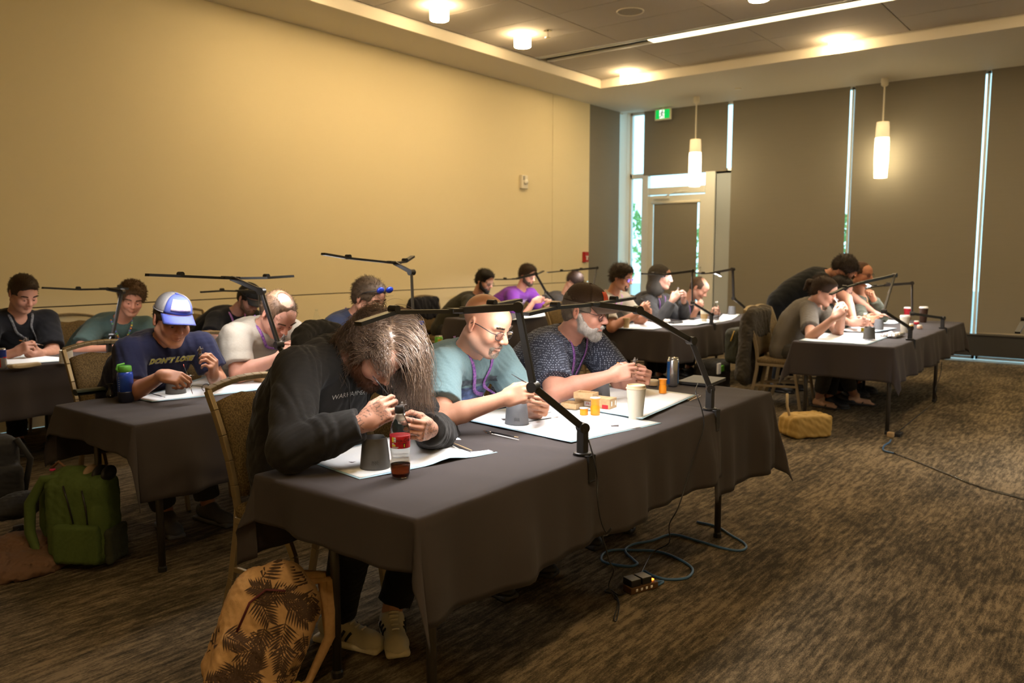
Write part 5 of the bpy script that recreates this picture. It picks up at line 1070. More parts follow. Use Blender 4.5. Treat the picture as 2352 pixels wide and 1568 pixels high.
# sunglasses on the head of the man in slate navy
o = PEOPLE['sunglasses']; L = o['L']; g = MB().tube([L((-.089, -.01, .03)), L((-.092, .04, .07)), L((-.07, .085, .098))], .004, 6).tube([L((.089, -.01, .03)), L((.092, .04, .07)), L((.07, .085, .098))], .004, 6).build('sunglasses', M_black, o['root'], True)
for e in (-1, 1): link('lens', *solid([E_(L((e*.045, .095, .105)), o['R'], (.034, .016, .024), .004)], .005), mat('blue_mirror', (.02, .05, .5), .1, .6, noise=(9, .3, (.1, .15, .7))), g)

# ------------------------------------------------------------------ chairs under them
for k, lab in (('hoodie', 'bronze framed chair under the long haired hoodie wearer, mesh back showing'), ('blue_tee', 'chair under the bald man in the light blue tee'), ('brown_cap', 'chair under the man in the brown cap'), ('navy_cap', 'chair with its back showing left of the navy tee'), ('grey_polo', 'chair under the man in the pale polo'), ('sunglasses', 'chair under the man with blue sunglasses'), ('black_shirt', 'chair under the man in the black shirt at the left edge'), ('teal_tee', 'chair under the man in the teal tee'), ('black_cap', 'chair under the man in the black cap'), ('green_beard', 'chair with a dark coat over its back by the pale wall'), ('purple_tee', 'chair under the man in purple'), ('grey_back', 'chair under the man in dark grey by the wall'), ('beige_tee', 'chair under the man in the beige tee'), ('grey_hood', 'chair under the hooded painter'), ('bald_dark', 'chair under the balding man by the door'), ('ponytail', 'chair with a green coat over its back at the right hand table'), ('hidden_glasses', 'chair under the half hidden person with glasses'), ('olive_jacket', 'chair under the man in the olive jacket')):
    h = PEOPLE[k]['hip']; chair(h[0], h[1]+.02, {'navy_cap': -6, 'teal_tee': -8}.get(k, 0), lab)
# ------------------------------------------------------------------ lamps in place
PW = 1.9
def lamp_px(label, base, js, hub, left, right, k=1., **kw):
    f = lambda q: at(q[0], q[1], y=q[2])
    return task_lamp(label, base, [f(j) for j in js], f(hub), [f(q) for q in left], [f(q) for q in right], PW*k, **kw)
lamp_px('task lamp clamped in the middle of the front table, over the long haired painter', (2.50, 1.602), [(1225, 888, 1.72), (1190, 705, 1.78)], (1055, 713, 1.96), [(905, 715, 1.97), (822, 742, 1.95)], [(1130, 700, 2.0), (1193, 688, 2.08)], lettering=True)
lamp_px('task lamp clamped to the front table beside the orange pots and paper cup', (3.62, 1.602), [(1588, 782, 1.70), (1465, 712, 1.8)], (1365, 698, 1.90), [(1275, 705, 1.88), (1208, 720, 1.86)], [(1410, 690, 1.94), (1455, 683, 1.98)])
lamp_px('task lamp with wide spread bars above the blue trucker cap', (2.63, 3.502), [(640, 792, 3.6), (600, 668, 3.75)], (530, 638, 3.9), [(415, 633, 3.9), (338, 630, 3.85)], [(612, 637, 4.0), (672, 633, 4.0)])
lamp_px('tallest task lamp, raised against the pale wall above the long hair', (3.67, 3.502), [(950, 745, 3.62), (945, 625, 3.7)], (905, 603, 3.85), [(800, 592, 3.85), (742, 582, 3.8)], [(930, 600, 3.9), (948, 588, 3.95)], k=.8)
lamp_px('task lamp in the third row between black shirt and teal tee', (2.83, 5.952), [(258, 772, 6.0), (280, 670, 6.1)], (245, 663, 6.2), [(180, 664, 6.22), (98, 660, 6.2)], [(275, 660, 6.24), (292, 662, 6.28)], k=.8)
lamp_px('small distant task lamp in front of the black cap', (4.25, 5.952), [(600, 735, 6.0), (595, 672, 6.05)], (555, 668, 6.12), [(510, 667, 6.12), (462, 670, 6.1)], [(575, 664, 6.15), (590, 662, 6.18)], k=.5)
lamp_px('task lamp at the corner window table in front of the grey hood', (8.2, 3.662), [(1590, 695, 3.8), (1590, 622, 3.85)], (1530, 630, 4.05), [(1500, 629, 4.05), (1475, 628, 4.0)], [(1545, 628, 4.15), (1560, 626, 4.2)])
lamp_px('task lamp at the corner window table above the balding man', (9.2, 3.662), [(1685, 685, 3.7), (1683, 618, 3.7)], (1640, 626, 3.95), [(1615, 628, 4.05), (1598, 626, 4.05)], [(1650, 630, 4.1), (1656, 634, 4.2)])
lamp_px('task lamp at the near end of the right hand table', (7.74, 1.592), [(2030, 715, 1.78), (2055, 632, 1.85)], (1975, 650, 2.0), [(1940, 660, 2.08), (1908, 675, 2.12)], [(1990, 650, 2.1), (2000, 655, 2.2)])
lamp_px('task lamp at the far end of the right hand table', (9.17, 1.592), [(2095, 720, 1.82), (2095, 650, 1.85)], (2030, 655, 2.1), [(2010, 657, 2.14), (1990, 660, 2.16)], [(2040, 652, 2.2), (2046, 650, 2.3)])
lamp_px('task lamp in the back row before the man in purple', (8.4, 5.802), [(1255, 672, 5.9), (1230, 628, 5.95)], (1185, 640, 6.1), [(1160, 641, 6.12), (1138, 641, 6.12)], [(1232, 630, 6.15), (1248, 622, 6.2)])
lamp_px('task lamp in the back row beside the blue grey corner blind', (9.25, 5.802), [(1362, 662, 5.85), (1371, 615, 5.9)], (1320, 620, 6.1), [(1290, 622, 6.12), (1258, 625, 6.12)], [(1335, 618, 6.2), (1345, 617, 6.3)])
# ------------------------------------------------------------------ things on the tables
ZT = TZ+.004
def tp(px, py, z=ZT): return at(px, py, z=z)
M_pad = mat('pad_white', (.82, .84, .86), .9, noise=(160, .25, (.76, .79, .82)), bump=(300, .2))
M_padb = mat('pad_blue', (.36, .55, .68), .6, noise=(90, .2, (.36, .58, .70)))
M_cup = mat('cup_grey', (.13, .135, .145), .55, noise=(50, .3, (.17, .175, .18)))
M_cupd = mat('cup_dark', (.085, .082, .076), .5, noise=(50, .3, (.11, .105, .1)))
M_water = mat('dirty_water', (.10, .06, .03), .08, noise=(30, .3, (.16, .1, .05)))
M_wood = mat('box_wood', (.52, .36, .19), .55, noise=((8, 60, 60), .7, (.40, .26, .13)))
M_paper = mat('paper', (.78, .77, .74), .85, noise=(70, .2, (.7, .69, .66)))
M_kraft = mat('kraft', (.42, .28, .13), .8, noise=(50, .4, (.34, .22, .1)))
M_orange = mat('orange_plastic', (.82, .28, .010), .35, noise=(30, .15, (.74, .23, .008)))
M_clear = mat('clear_plastic', (.95, .98, 1), .04, trans=1, ior=1.035, coat=.25, noise=(3, .03, (.88, .94, .98)))
M_cream = mat('cream_paper', (.74, .69, .57), .5, noise=(20, .15, (.7, .64, .52)))
M_lid = mat('beige_lid', (.62, .50, .32), .5, noise=(20, .15, (.56, .45, .28)))
M_ink = mat('black_ink', (.02, .02, .02), .6, noise=(9, .1, (.03, .03, .03)))
M_redp = mat('red_print', (.45, .02, .03), .5, noise=(30, .15, (.38, .015, .02)))
def pad(label, cs, z=ZT, wav=.004, fold=None, name='absorbent_pad', border=.011):
    c = [tp(a, b) for a, b in cs]; n = 16; t = thing(name, label, 'pad', tuple(sum(c)/4*np.array([1, 1, 0])+np.array([0, 0, z])), 'absorbent painting pads'); g = np.random.RandomState(abs(int(cs[0][0])))
    ph = g.rand(4)*6
    def pt(u, v, dz):
        p = c[0]*(1-u)*(1-v)+c[1]*u*(1-v)+c[2]*u*v+c[3]*(1-u)*v; ed = min(u, v, 1-u, 1-v)
        h = wav*(.5+.5*math.sin(7*u+ph[0])*math.sin(6*v+ph[1]))*(1 if ed < .3 else .4)+(fold(u, v) if fold else 0); return (p[0], p[1], z+dz+h+.001)
    m = MB(); m.sheet([[pt(i/n, j/n, 0) for j in range(n+1)] for i in range(n+1)]); o = m.build('pad_edge', M_padb, t, True); so = o.modifiers.new('thick', 'SOLIDIFY'); so.thickness = .0012; so.offset = 1
    b0 = border/max(.2, np.linalg.norm(c[1]-c[0])); b1 = border/max(.2, np.linalg.norm(c[3]-c[0]))
    m = MB(); m.sheet([[pt(b0+(1-2*b0)*i/n, b1+(1-2*b1)*j/n, .0016) for j in range(n+1)] for i in range(n+1)]); o = m.build('pad_sheet', M_pad, t, True); so = o.modifiers.new('thick', 'SOLIDIFY'); so.thickness = .0012; so.offset = 1
    return t
ZP = ZT+.0065
def water_cup(label, px, py, s=1., dark=False, z=ZP):
    p = tp(px, py, z); t = thing('water_cup', label, 'cup', tuple(p), 'grey painting water cups'); m = M_cupd if dark else M_cup; n = 40; G = []
    for k, (r, h) in enumerate([(.040, .0), (.053, .0), (.0525, .006), (.0495, .04), (.0455, .08), (.0425, .106), (.0418, .108), (.0395, .106), (.041, .08), (.0405, .075), (.0001, .074)]):
        row = []
        for i in range(n+1):
            a = 2*math.pi*i/n; dip = -.010*max(0, math.cos(2*a+.9)-.72)/.28*(1 if 5 <= k <= 7 else 0); row.append((p[0]+r*s*math.cos(a), p[1]+r*s*math.sin(a), p[2]+(h+dip)*s))
        G.append(row)
    MB().sheet(G[:9]).build('cup_body', m, t, True); MB().lathe([(.0405*s, .0755*s), (.0001, .0755*s)], p, 24).build('water', M_water, t, True)
    v, f = text_mesh('CITY', .014*s, .0004) if False else grid(.022*s, .018*s, 5, 5); d = nrm(CAM-p); d[2] = 0; d = nrm(d); rt = np.cross([0, 0, 1.], d)
    rel = MB()
    for i, (a, b) in enumerate([(-.008, .004), (0, .004), (.008, .004), (-.008, -.004), (0, -.004), (.008, -.004)]):
        c = p+d*.0508*s+rt*a*s+np.array([0, 0, (.026+b)*s])
        for dx, dy in ((-.003, 0), (.003, 0), (0, .0028)): rel.cbox(c+rt*dx*s+np.array([0, 0, dy*s]), (.002, .002, .004))
    rel.build('raised_mark', m, t); return t
def brush(label, a, b, handle, tipc=None, ferrule=True, group='paint brushes', r=.0026):
    a = np.array(a, float); b = np.array(b, float); d = nrm(b-a); Lb = np.linalg.norm(b-a); t = thing('paint_brush', label, 'paint brush', tuple((a+b)/2), group)
    MB().tube([a, a+d*Lb*.3, a+d*Lb*.62, a+d*Lb*.74], [r*.5, r*.9, r*1.15, r*.9], 8).build('handle', handle, t, True)
    MB().tube([a+d*Lb*.73, a+d*Lb*.90], [r*.85, r*.75], 8).build('ferrule', M_chrome, t, True)
    MB().tube([a+d*Lb*.90, a+d*Lb*.95, b], [r*.75, r*.7, r*.1], 8).build('bristles', mat('bristle', (.12, .06, .03), .7, noise=(90, .4, (.2, .1, .05))), t, True)
    if tipc: MB().tube([a-d*.001, a+d*Lb*.1], [r*.55, r*.75], 8).build('handle_end', tipc, t, True)
    return t
H_blk = mat('brush_black', (.015, .015, .016), .25, noise=(9, .2, (.03, .03, .03))); H_wht = mat('brush_white', (.75, .73, .7), .3, noise=(9, .1, (.7, .68, .65))); H_org = mat('brush_orange', (.75, .25, .02), .35, noise=(9, .2, (.65, .2, .02))); H_red = mat('brush_red', (.5, .05, .02), .35, noise=(9, .2, (.42, .04, .02))); H_nat = mat('brush_natural', (.6, .42, .22), .4, noise=(30, .3, (.5, .34, .17)))
def miniature(label, p, seed, handle=None, up=(0, 0, 1)):
    p = np.array(p, float); u = nrm(up); t = thing('miniature_figure', label, 'figurine', tuple(p), 'painted miniatures'); g = np.random.RandomState(seed); x = nrm(np.cross(u, [.3, .8, .1])); y = np.cross(u, x); L = lambda a, b, c: p+x*a+y*b+u*c
    Q = [C_(L(.005, 0, .0), L(.004, 0, .012), .004, .0045, .004), C_(L(-.005, 0, 0), L(-.003, 0, .012), .004, .0045, .004), C_(L(0, 0, .012), L(0, .001, .024), .007, .008, .004), E_(L(0, .002, .033), EYE, (.005, .005, .006), .002), C_(L(.008, 0, .023), L(.014, .006, .016), .0035, .003, .002), C_(L(-.008, 0, .023), L(-.013, .007, .026), .0035, .003, .002), C_(L(-.013, .007, .012), L(-.014, .008, .042), .0014, .0010, .001)]
    link('figure', *solid(Q, .0018, pad=.006), mat('mini_primer', (.06, .055, .055), .5, noise=(150, .6, (.2, .16, .12))), t); MB().lathe([(.0125, -.004), (.0115, -.001), (.0001, 0)], p, 16, Vector(u).to_track_quat('Z', 'Y').to_matrix().to_4x4()).build('base', M_black, t, True)
    if handle: MB().lathe([(.011, -.045), (.013, -.03), (.010, -.015), (.013, -.004)], p, 16, Vector(u).to_track_quat('Z', 'Y').to_matrix().to_4x4()).build('holder', handle, t, True)
    return t
def paper_cup(label, px, py, h, r0, r1, body, lid, name='coffee_cup', band=None, z=ZT, lidh=.018):
    p = tp(px, py, z); t = thing(name, label, 'cup', tuple(p)); MB().lathe([(r0*.94, 0), (r0, .002), (r1, h*.93), (r1*1.03, h*.95)], p, 28).build('cup_body', body, t, auto=50)
    if lid: MB().lathe([(r1*1.06, h*.93), (r1*1.06, h*.95), (r1*.99, h*.965), (r1*.95, h*.965+lidh*.6), (r1*.9, h*.965+lidh*.65), (r1*.86, h*.965+lidh*.25), (.0001, h*.965+lidh*.25)], p, 28).build('lid', lid, t, auto=40)
    if band: q = lambda f: r0+(r1-r0)*f+.0012; MB().lathe([(q(.3)-.001, h*.28), (q(.3), h*.28), (q(.72), h*.7), (q(.72)-.001, h*.7)], p, 28).build('sleeve', band, t, auto=50)
    d = nrm((CAM-p)*np.array([1, 1, 0])); 
    return t, p
def can(label, px, py, h, r, body, top=None, z=ZT, bands=()):
    p = tp(px, py, z); t = thing('drink_can', label, 'can', tuple(p)); MB().lathe([(r*.78, 0), (r*.86, .004), (r, .014), (r, h-.018), (r*.86, h-.006)], p, 28).build('can_body', body, t, True); MB().lathe([(r*.86, h-.007), (r*.88, h-.001), (r*.85, h), (r*.80, h-.006), (.0001, h-.006)], p, 28).build('can_top', top or M_chrome, t, True)
    MB().cbox((p[0]+.006, p[1], p[2]+h-.004), (.02, .012, .002)).build('pull_tab', M_chrome, t)
    for i, (a, b, m, a0, a1) in enumerate(bands):
        d = math.atan2(*(CAM-p)[1::-1]); G = [[(p[0]+(r+.0006)*math.cos(d+w), p[1]+(r+.0006)*math.sin(d+w), p[2]+zz) for w in np.linspace(a0, a1, 16)] for zz in (a*h, b*h)]; MB().sheet(G).build('can_print', m, t, True)
    return t
def wrap_text(parent, p, r, txt, size, z, m, name='lettering', ang=0., **kw):
    v, f = text_mesh(txt, size, .0002, **kw); d = math.atan2(*(CAM-p)[1::-1])+ang; link(name, [(p[0]+(r+c)*math.cos(d+a/r), p[1]+(r+c)*math.sin(d+a/r), p[2]+z+b) for a, b, c in v], f, m, parent)
# ---- front table pads
pad('white pad with folded blue edge under the dark cup and cola bottle', [(694, 1056), (826, 1102), (1143, 1040), (985, 982)], fold=lambda u, v: .016*math.exp(-((v-.62)/.10)**2)*max(0, u-.55)*2)
pad('white pad before the man in the light blue tee', [(1040, 962), (1312, 1020), (1520, 972), (1245, 922)], fold=lambda u, v: .006*math.exp(-((v-.0)/.12)**2))
pad('white pad at the far end of the front table', [(1262, 930), (1475, 968), (1598, 912), (1400, 885)], z=ZT+.009)
water_cup('dark water cup beside the cola bottle', 862, 1072, 1.0, True); water_cup('grey water cup before the light blue tee', 1187, 972, 1.0); water_cup('grey water cup behind the wooden boxes', 1378, 912, 1., z=ZP+.012)
# cola bottle
p = tp(920, 1096); t = thing('cola_bottle', 'plastic cola bottle with red label and black cap, nearly empty', 'bottle', tuple(p)); s = 1.03
prof = [(.020, .0), (.027, .004), (.031, .014), (.0325, .03), (.0325, .045), (.0300, .060), (.0285, .070), (.0300, .082), (.0325, .095), (.0327, .105)]; up_ = [(.0327, .105), (.0325, .140), (.0320, .150), (.0285, .172), (.0225, .190), (.0160, .205), (.0130, .212), (.0130, .222)]
MB().lathe([(r*s, z*s) for r, z in prof+up_[1:]], p, 36).build('bottle_body', M_clear, t, True)
MB().lathe([(.0001, .003*s)]+[(r*s*.94, z*s+.001) for r, z in prof[1:5]]+[(.0001, .0455*s)], p, 30).build('cola', mat('cola', (.10, .018, .004), .05, trans=.75, ior=1.2, noise=(20, .2, (.06, .01, .003))), t, True)
MB().lathe([(.0332*s, .103*s), (.0334*s, .104*s), (.0334*s, .142*s), (.0332*s, .143*s)], p, 36).build('red_label', mat('cola_red', (.50, .012, .022), .4, noise=(30, .1, (.44, .01, .018))), t, True)
MB().lathe([(.0152*s, .214*s), (.0158*s, .216*s), (.0158*s, .234*s), (.0140*s, .237*s), (.0001, .237*s)], p, 28).build('cap', M_black, t, auto=40)
wrap_text(t, p, .0339*s, 'Coca-Cola', .0155, .130*s, M_ink, shear=.3, ang=.18); wrap_text(t, p, .0339*s, 'ZERO SUGAR', .0055, .120*s, M_ink, ang=.25)
M_yl = mat('label_yellow', (.8, .62, .04), .5, noise=(9, .1, (.72, .55, .03))); M_wl = mat('label_white', (.85, .82, .75), .5, noise=(9, .1, (.8, .77, .7)))
dA = math.atan2(*(CAM-p)[1::-1])
def lab(a0, a1, z0, z1, m, nm, rr=.0340): MB().sheet([[(p[0]+rr*s*math.cos(dA+w), p[1]+rr*s*math.sin(dA+w), p[2]+zz*s) for w in np.linspace(a0, a1, 8)] for zz in (z0, z1)]).build(nm, m, t, True)
lab(-.85, -.40, .124, .140, M_wl, 'label_panel'); lab(-.85, -.62, .124, .140, M_yl, 'label_panel', .0342); lab(-.85, -.45, .1105, .1155, M_yl, 'label_panel'); lab(.30, .52, .106, .120, M_ink, 'label_panel'); lab(.37, .45, .108, .118, M_yl, 'label_panel', .0343)
lab(-.85, -.62, .1185, .1205, M_wl, 'label_line'); lab(-.85, -.50, .1160, .1175, M_wl, 'label_line'); lab(-.85, -.15, .1075, .1090, M_wl, 'label_line'); lab(-.85, -.25, .1045, .1060, M_wl, 'label_line')
# brushes lying about
b = lambda lab, a, c, h, z=ZP+.005, **k: brush(lab, tp(*a, z), tp(*c, z), h, **k)
b('black brush lying on the long haired painter\'s pad', (1082, 1038), (1024, 1016), H_blk); b('thin white brush beside the black one on the pad', (1072, 1042), (1030, 1018), H_wht, r=.002); b('wood tipped brush on top of the pad beside the black cloth ridge', (1084, 1034), (1028, 1012), H_nat, r=.002)
b('black brush on the cloth between the two front pads', (1190, 1004), (1108, 988), H_blk, ZT+.006, tipc=H_nat); b('white brush on the cloth between the two front pads', (1192, 1010), (1112, 992), H_wht, ZT+.006)
b('long black brush on the light blue tee\'s pad', (1212, 968), (1284, 957), H_blk)
# paint tray, sketch box
c = [tp(1200, 960, ZP), tp(1268, 946, ZP), tp(1235, 930, ZP), tp(1172, 943, ZP)]; t = thing('paint_palette', 'white wet palette with small paint dabs', 'palette', tuple(sum(c)/4)); ce = sum(c)/4
m = MB(); m.prism([(q-ce)[:2] for q in c], .008, ce, (1, 0, 0), (0, 1, 0), (0, 0, 1)); m.build('tray', mat('tray_white', (.72, .74, .76), .4, noise=(20, .1, (.66, .68, .7))), t, bevel=.002)
for i in range(10):
    u, v = .2+.15*(i % 5), .3+.4*(i // 5); q = c[0]*(1-u)*(1-v)+c[1]*u*(1-v)+c[2]*u*v+c[3]*(1-u)*v; col = [(.15, .1, .06), (.3, .25, .2), (.05, .05, .06), (.4, .35, .3), (.2, .12, .1)][i % 5]; MB().lathe([(.006, .0082), (.004, .0095), (.0001, .0098)], q, 10).build('paint_dab', mat('dab%d' % (i % 5), col, .4, noise=(50, .3, tuple(x*.7 for x in col))), t, True)
def wbox(label, c, w, d, h, rz, z, hollow=True, txt=None, name='wooden_box'):
    p = tp(*c, z); M = Matrix.Translation(p) @ Matrix.Rotation(math.radians(rz), 4, 'Z'); t = thing(name, label, 'box', tuple(p), 'small wooden boxes'); k = .005
    MB().box((-w/2, -d/2, 0), (w/2, d/2, k), M).build('bottom', M_wood, t)
    for lo, hi in (((-w/2, -d/2, 0), (w/2, -d/2+k, h)), ((-w/2, d/2-k, 0), (w/2, d/2, h)), ((-w/2, -d/2+k, 0), (-w/2+k, d/2-k, h)), ((w/2-k, -d/2+k, 0), (w/2, d/2-k, h))): MB().box(lo, hi, M).build('side_panel', M_wood, t, bevel=.001)
    if not hollow: MB().box((-w/2, -d/2, h), (w/2, d/2, h+k), M).build('lid', M_wood, t, bevel=.001)
    if txt:
        v, f = text_mesh(txt, .018, .0003); q = [M @ Vector((-w/2-.0016, -a+.015, h*.4+b_)) for a, b_, c_ in v]; link('stamp_lettering', q, f, M_redp, t); MB().box((-w/2-.001, -.012, h*.4-.011), (-w/2, .042, h*.4+.011), M).build('stamp_ground', M_pad, t); MB().box((-w/2-.001, -d/2+.008, .004), (-w/2, -d/2+.04, .022), M).build('stamp', M_redp, t)
        for y_ in (-d/2-.002,): [MB().box((x_, y_, h*.35), (x_+.012, y_+.002, h*.85), M).build('hinge', M_chrome, t) for x_ in (-w/2+.012, w/2-.024)]
    return t
wbox('closed wooden box with red stamp behind the orange pots', (1368, 934), .075, .19, .046, 4, ZP+.004, False, 'PRO'); wbox('open wooden tray left of the stamped box', (1314, 936), .075, .085, .026, 4, ZP+.004); wbox('small open wooden box stacked on top of the stamped box', (1346, 914), .07, .10, .030, 8, ZP+.056)
def pot(label, px, py, h, r, cap=True, z=ZP):
    p = tp(px, py, z); t = thing('orange_paint_pot', label, 'paint pot', tuple(p), 'orange painting handles')
    if h > .04: MB().lathe([(r*.95, 0), (r, .003), (r*1.02, h*.45), (r*.88, h*.56), (r*.9, h*.62)], p, 24).build('grip', M_orange, t, auto=50); MB().lathe([(r*.86, h*.60), (r*.86, h*.64)], p, 20).build('ring', M_black, t); MB().lathe([(r*.9, h*.63), (r*.92, h*.66), (r*.92, h*.9), (r*1.15, h*.97), (r*1.15, h), (.0001, h)], p, 24).build('head', M_orange, t, auto=50)
    else: MB().lathe([(r*.95, 0), (r, .002), (r, h*.7), (r*.9, h)], p, 24).build('grip', M_orange, t, auto=50)
    if cap: MB().lathe([(r*1.12, h), (r*1.12, h+.003), (.0001, h+.003)], p, 22).build('top_plate', mat('plate_grey', (.45, .45, .45), .4, noise=(30, .2, (.38, .38, .38))), t)
    return t
pot('short orange pot before the stamped box', 1341, 952, .030, .019); pot('tall orange handle with grey disc before the stamped box', 1367, 952, .078, .022); t = pot('orange handle next to the silver can', 1522, 902, .075, .020, False, ZP+.01); 
tt, p = paper_cup('tall cream paper cup with beige lid on the front table edge', 1460, 962, .152, .032, .044, M_cream, M_lid)
m = MB(); p = tp(1432, 957); m.lathe([(.0001, .0), (.05, .0), (.05, .003), (.0001, .003)], p, 20); tag(m.build('cardboard_disc', M_kraft), 'round piece of brown cardboard beside the cream cup', 'cardboard')
p = tp(1500, 884, ZP); t = thing('wooden_tin', 'low round tin with clear lid behind the orange handle', 'tin', tuple(p)); MB().lathe([(.030, 0), (.031, .02), (.031, .024)], p, 24).build('tin_body', M_wood, t, auto=40); MB().lathe([(.032, .022), (.032, .03), (.030, .031), (.0001, .031)], p, 24).build('tin_lid', M_lid, t, auto=40)
can('silver and blue tall drink can at the far end of the front table', 1545, 886, .165, .033, mat('can_silver', (.62, .64, .68), .25, .9, noise=((30, 30, 6), .7, (.35, .38, .45))), bands=((.08, .86, mat('can_blue', (.02, .10, .38), .3, .3, noise=(12, .5, (.08, .3, .55))), -1.5, -.55), (.1, .84, MATS['can_blue'], .95, 1.5)))
p = tp(1612, 878, ZT+.002); t = thing('black_folio', 'flat black folio case behind the second lamp', 'folio', tuple(p)); M = Matrix.Translation(p) @ Matrix.Rotation(.1, 4, 'Z'); MB().box((-.14, -.1, 0), (.14, .1, .012), M).build('lower_cover', M_black, t, bevel=.004); MB().box((-.14, -.1, .013), (.14, .1, .020), M).build('upper_cover', mat('folio_grey', (.10, .095, .085), .5, noise=(30, .2, (.08, .075, .07))), t, bevel=.003)
for i, (a, c) in enumerate((((1580, 918), (1606, 905)), ((1584, 920), (1612, 908)))): b(('natural wooden stick beside the second lamp', 'second natural wooden stick nearer the table edge')[i], a, c, H_nat, ZT+.006)
# ---- in the hands
for k, lb, h, dr, tc in (('hoodie', 'thin black brush in the tattooed hand', H_blk, (-.3, .30, .55), None), ('blue_tee', 'thin black brush held by the man in light blue', H_blk, (-.45, .35, .35), None), ('brown_cap', 'white brush with orange end held by the man in the brown cap', H_wht, (-.75, .2, .22), H_org), ('navy_cap', 'black brush with red tip dipped in the cup by the navy tee', H_blk, (-.10, .30, .95), H_red), ('grey_polo', 'white brush held by the man in the pale polo', H_wht, (-.6, .25, .35), None), ('black_shirt', 'orange tipped brush held by the man in the black shirt', H_wht, (-.8, .1, .25), H_org), ('beige_tee', 'dark brush held by the man in the beige tee', H_blk, (-.5, .3, .3), None), ('grey_hood', 'orange brush held by the hooded painter', H_org, (-.8, .1, .05), None), ('ponytail', 'thin brush held to the face of the ponytailed painter', H_wht, (-.55, .25, .6), None)):
    q = PEOPLE[k]['pin']['R']; d = nrm(dr); brush(lb, q+d*.105, q-d*.055, h, tc, group='paint brushes in use')
for i, (k, lb, hd) in enumerate((('hoodie', 'small figure on a pale holder in the tattooed hand', M_cream), ('blue_tee', 'tiny figure held by the man in light blue', None), ('brown_cap', 'dark figure on a wooden holder held by the man in the brown cap', M_wood), ('navy_cap', 'dark figure held up by the man in the blue cap', M_black), ('grey_polo', 'small figure held by the man in the pale polo', None), ('black_shirt', 'figure held by the man in the black shirt', M_cream), ('beige_tee', 'small figure held by the man in the beige tee', None), ('grey_hood', 'small figure held by the hooded painter', M_black), ('ponytail', 'figure on a wooden holder held by the ponytailed painter', M_wood))):
    q = PEOPLE[k]['pin']['L']; miniature(lb, q+np.array([-.01, -.004, .018]), i+3, hd)
# ---- second row table
pad('cream pad before the navy tee', [(312, 916), (350, 924), (700, 884), (520, 850)], border=.012); water_cup('grey water cup before the navy tee', 404, 902, 1.0, True)
p = tp(290, 922); t = thing('water_bottle', 'blue water bottle with green lid', 'bottle', tuple(p)); MB().lathe([(.034, 0), (.038, .004), (.039, .05), (.039, .055)], p, 28).build('bottle_base', mat('bottle_dark', (.012, .012, .02), .3, noise=(9, .2, (.02, .02, .03))), t, True); MB().lathe([(.039, .055), (.039, .135), (.036, .150), (.028, .158)], p, 28).build('bottle_body', mat('bottle_blue', (.015, .05, .32), .15, noise=((9, 9, 9), .6, (.05, .12, .5))), t, True)
MB().lathe([(.031, .154), (.0335, .157), (.0335, .180), (.030, .185), (.0001, .186)], p, 24).build('lid', mat('lid_green', (.10, .33, .04), .4, noise=(30, .15, (.08, .28, .03))), t, auto=40); MB().tube([p+np.array([-.034, 0, .16]), p+np.array([-.043, 0, .172]), p+np.array([-.034, 0, .192]), p+np.array([0, 0, .196])], .005, 8).build('carry_loop', MATS['lid_green'], t, True)
m = MB(); dA = math.atan2(*(CAM-p)[1::-1])
for i in range(7): m.sheet([[(p[0]+.0395*math.cos(dA+w), p[1]+.0395*math.sin(dA+w), p[2]+zz) for w in (-.9, -.75)] for zz in (.06+.011*i, .0615+.011*i)])
m.build('level_marks', M_wl, t)
p = tp(254, 912); t = thing('bud_vase', 'tiny black vase left of the blue water bottle', 'vase', tuple(p)); MB().lathe([(.014, 0), (.021, .008), (.021, .02), (.010, .04), (.007, .055), (.014, .068), (.016, .072), (.013, .07), (.006, .056)], p, 20).build('vase_body', M_black, t, True); MB().cbox(p+nrm((CAM-p)*np.array([1, 1, 0]))*.0212+np.array([0, 0, .012]), (.004, .004, .005)).build('white_mark', M_wl, t)
p = tp(206, 905); t = thing('glasses_case', 'dark green folding case at the near end of the second table', 'case', tuple(p)); M = Matrix.Translation(p) @ Matrix.Rotation(math.radians(-8), 4, 'Z'); G = []
MB().sheet([[M @ Vector((-.072+.144*i/8, .04*math.cos(a)*1.15, .017+.017*math.sin(a))) for a in np.linspace(-2.9, 2.9, 16)] for i in range(9)]).build('case_shell', mat('case_green', (.030, .042, .032), .35, noise=(30, .3, (.045, .06, .046))), t, True); [MB().sheet([[M @ Vector((x, .046*math.cos(a)*k, .017+.017*math.sin(a)*k)) for a in np.linspace(0, 6.283, 16)] for k in (.02, .98)]).build('case_end', MATS['case_green'], t, True) for x in (-.071, .071)]
p = tp(332, 897); MB().cbox((p[0], p[1], p[2]+.005), (.15, .075, .009), None).build('phone', M_black, None, bevel=.004); tag(bpy.data.objects['phone'], 'black phone behind the blue water bottle', 'phone')
p = tp(486, 897); t = thing('spare_glasses', 'black spectacles lying open beside the cream pad', 'glasses', tuple(p)); m = MB()
for e in (-1, 1): m.tube([p+np.array([e*.033+.024*math.cos(a), 0, .022+.02*math.sin(a)]) for a in np.linspace(0, 6.28, 16, endpoint=False)], .0017, 6, True); MB().tube([p+np.array([e*.058, 0, .03]), p+np.array([e*.06, .09, .028]), p+np.array([e*.058, .13, .008])], .0016, 6).build('temple', M_black, t, True)
m.tube([p+np.array([-.009, 0, .026]), p+np.array([0, 0, .030]), p+np.array([.009, 0, .026])], .0016, 6); m.build('front_frame', M_black, t, True)
b('dark brush on the cream pad left of the cup', (345, 903), (380, 912), H_blk); b('natural brush lying across the dark cup', (380, 862), (448, 862), H_nat, ZP+.116)
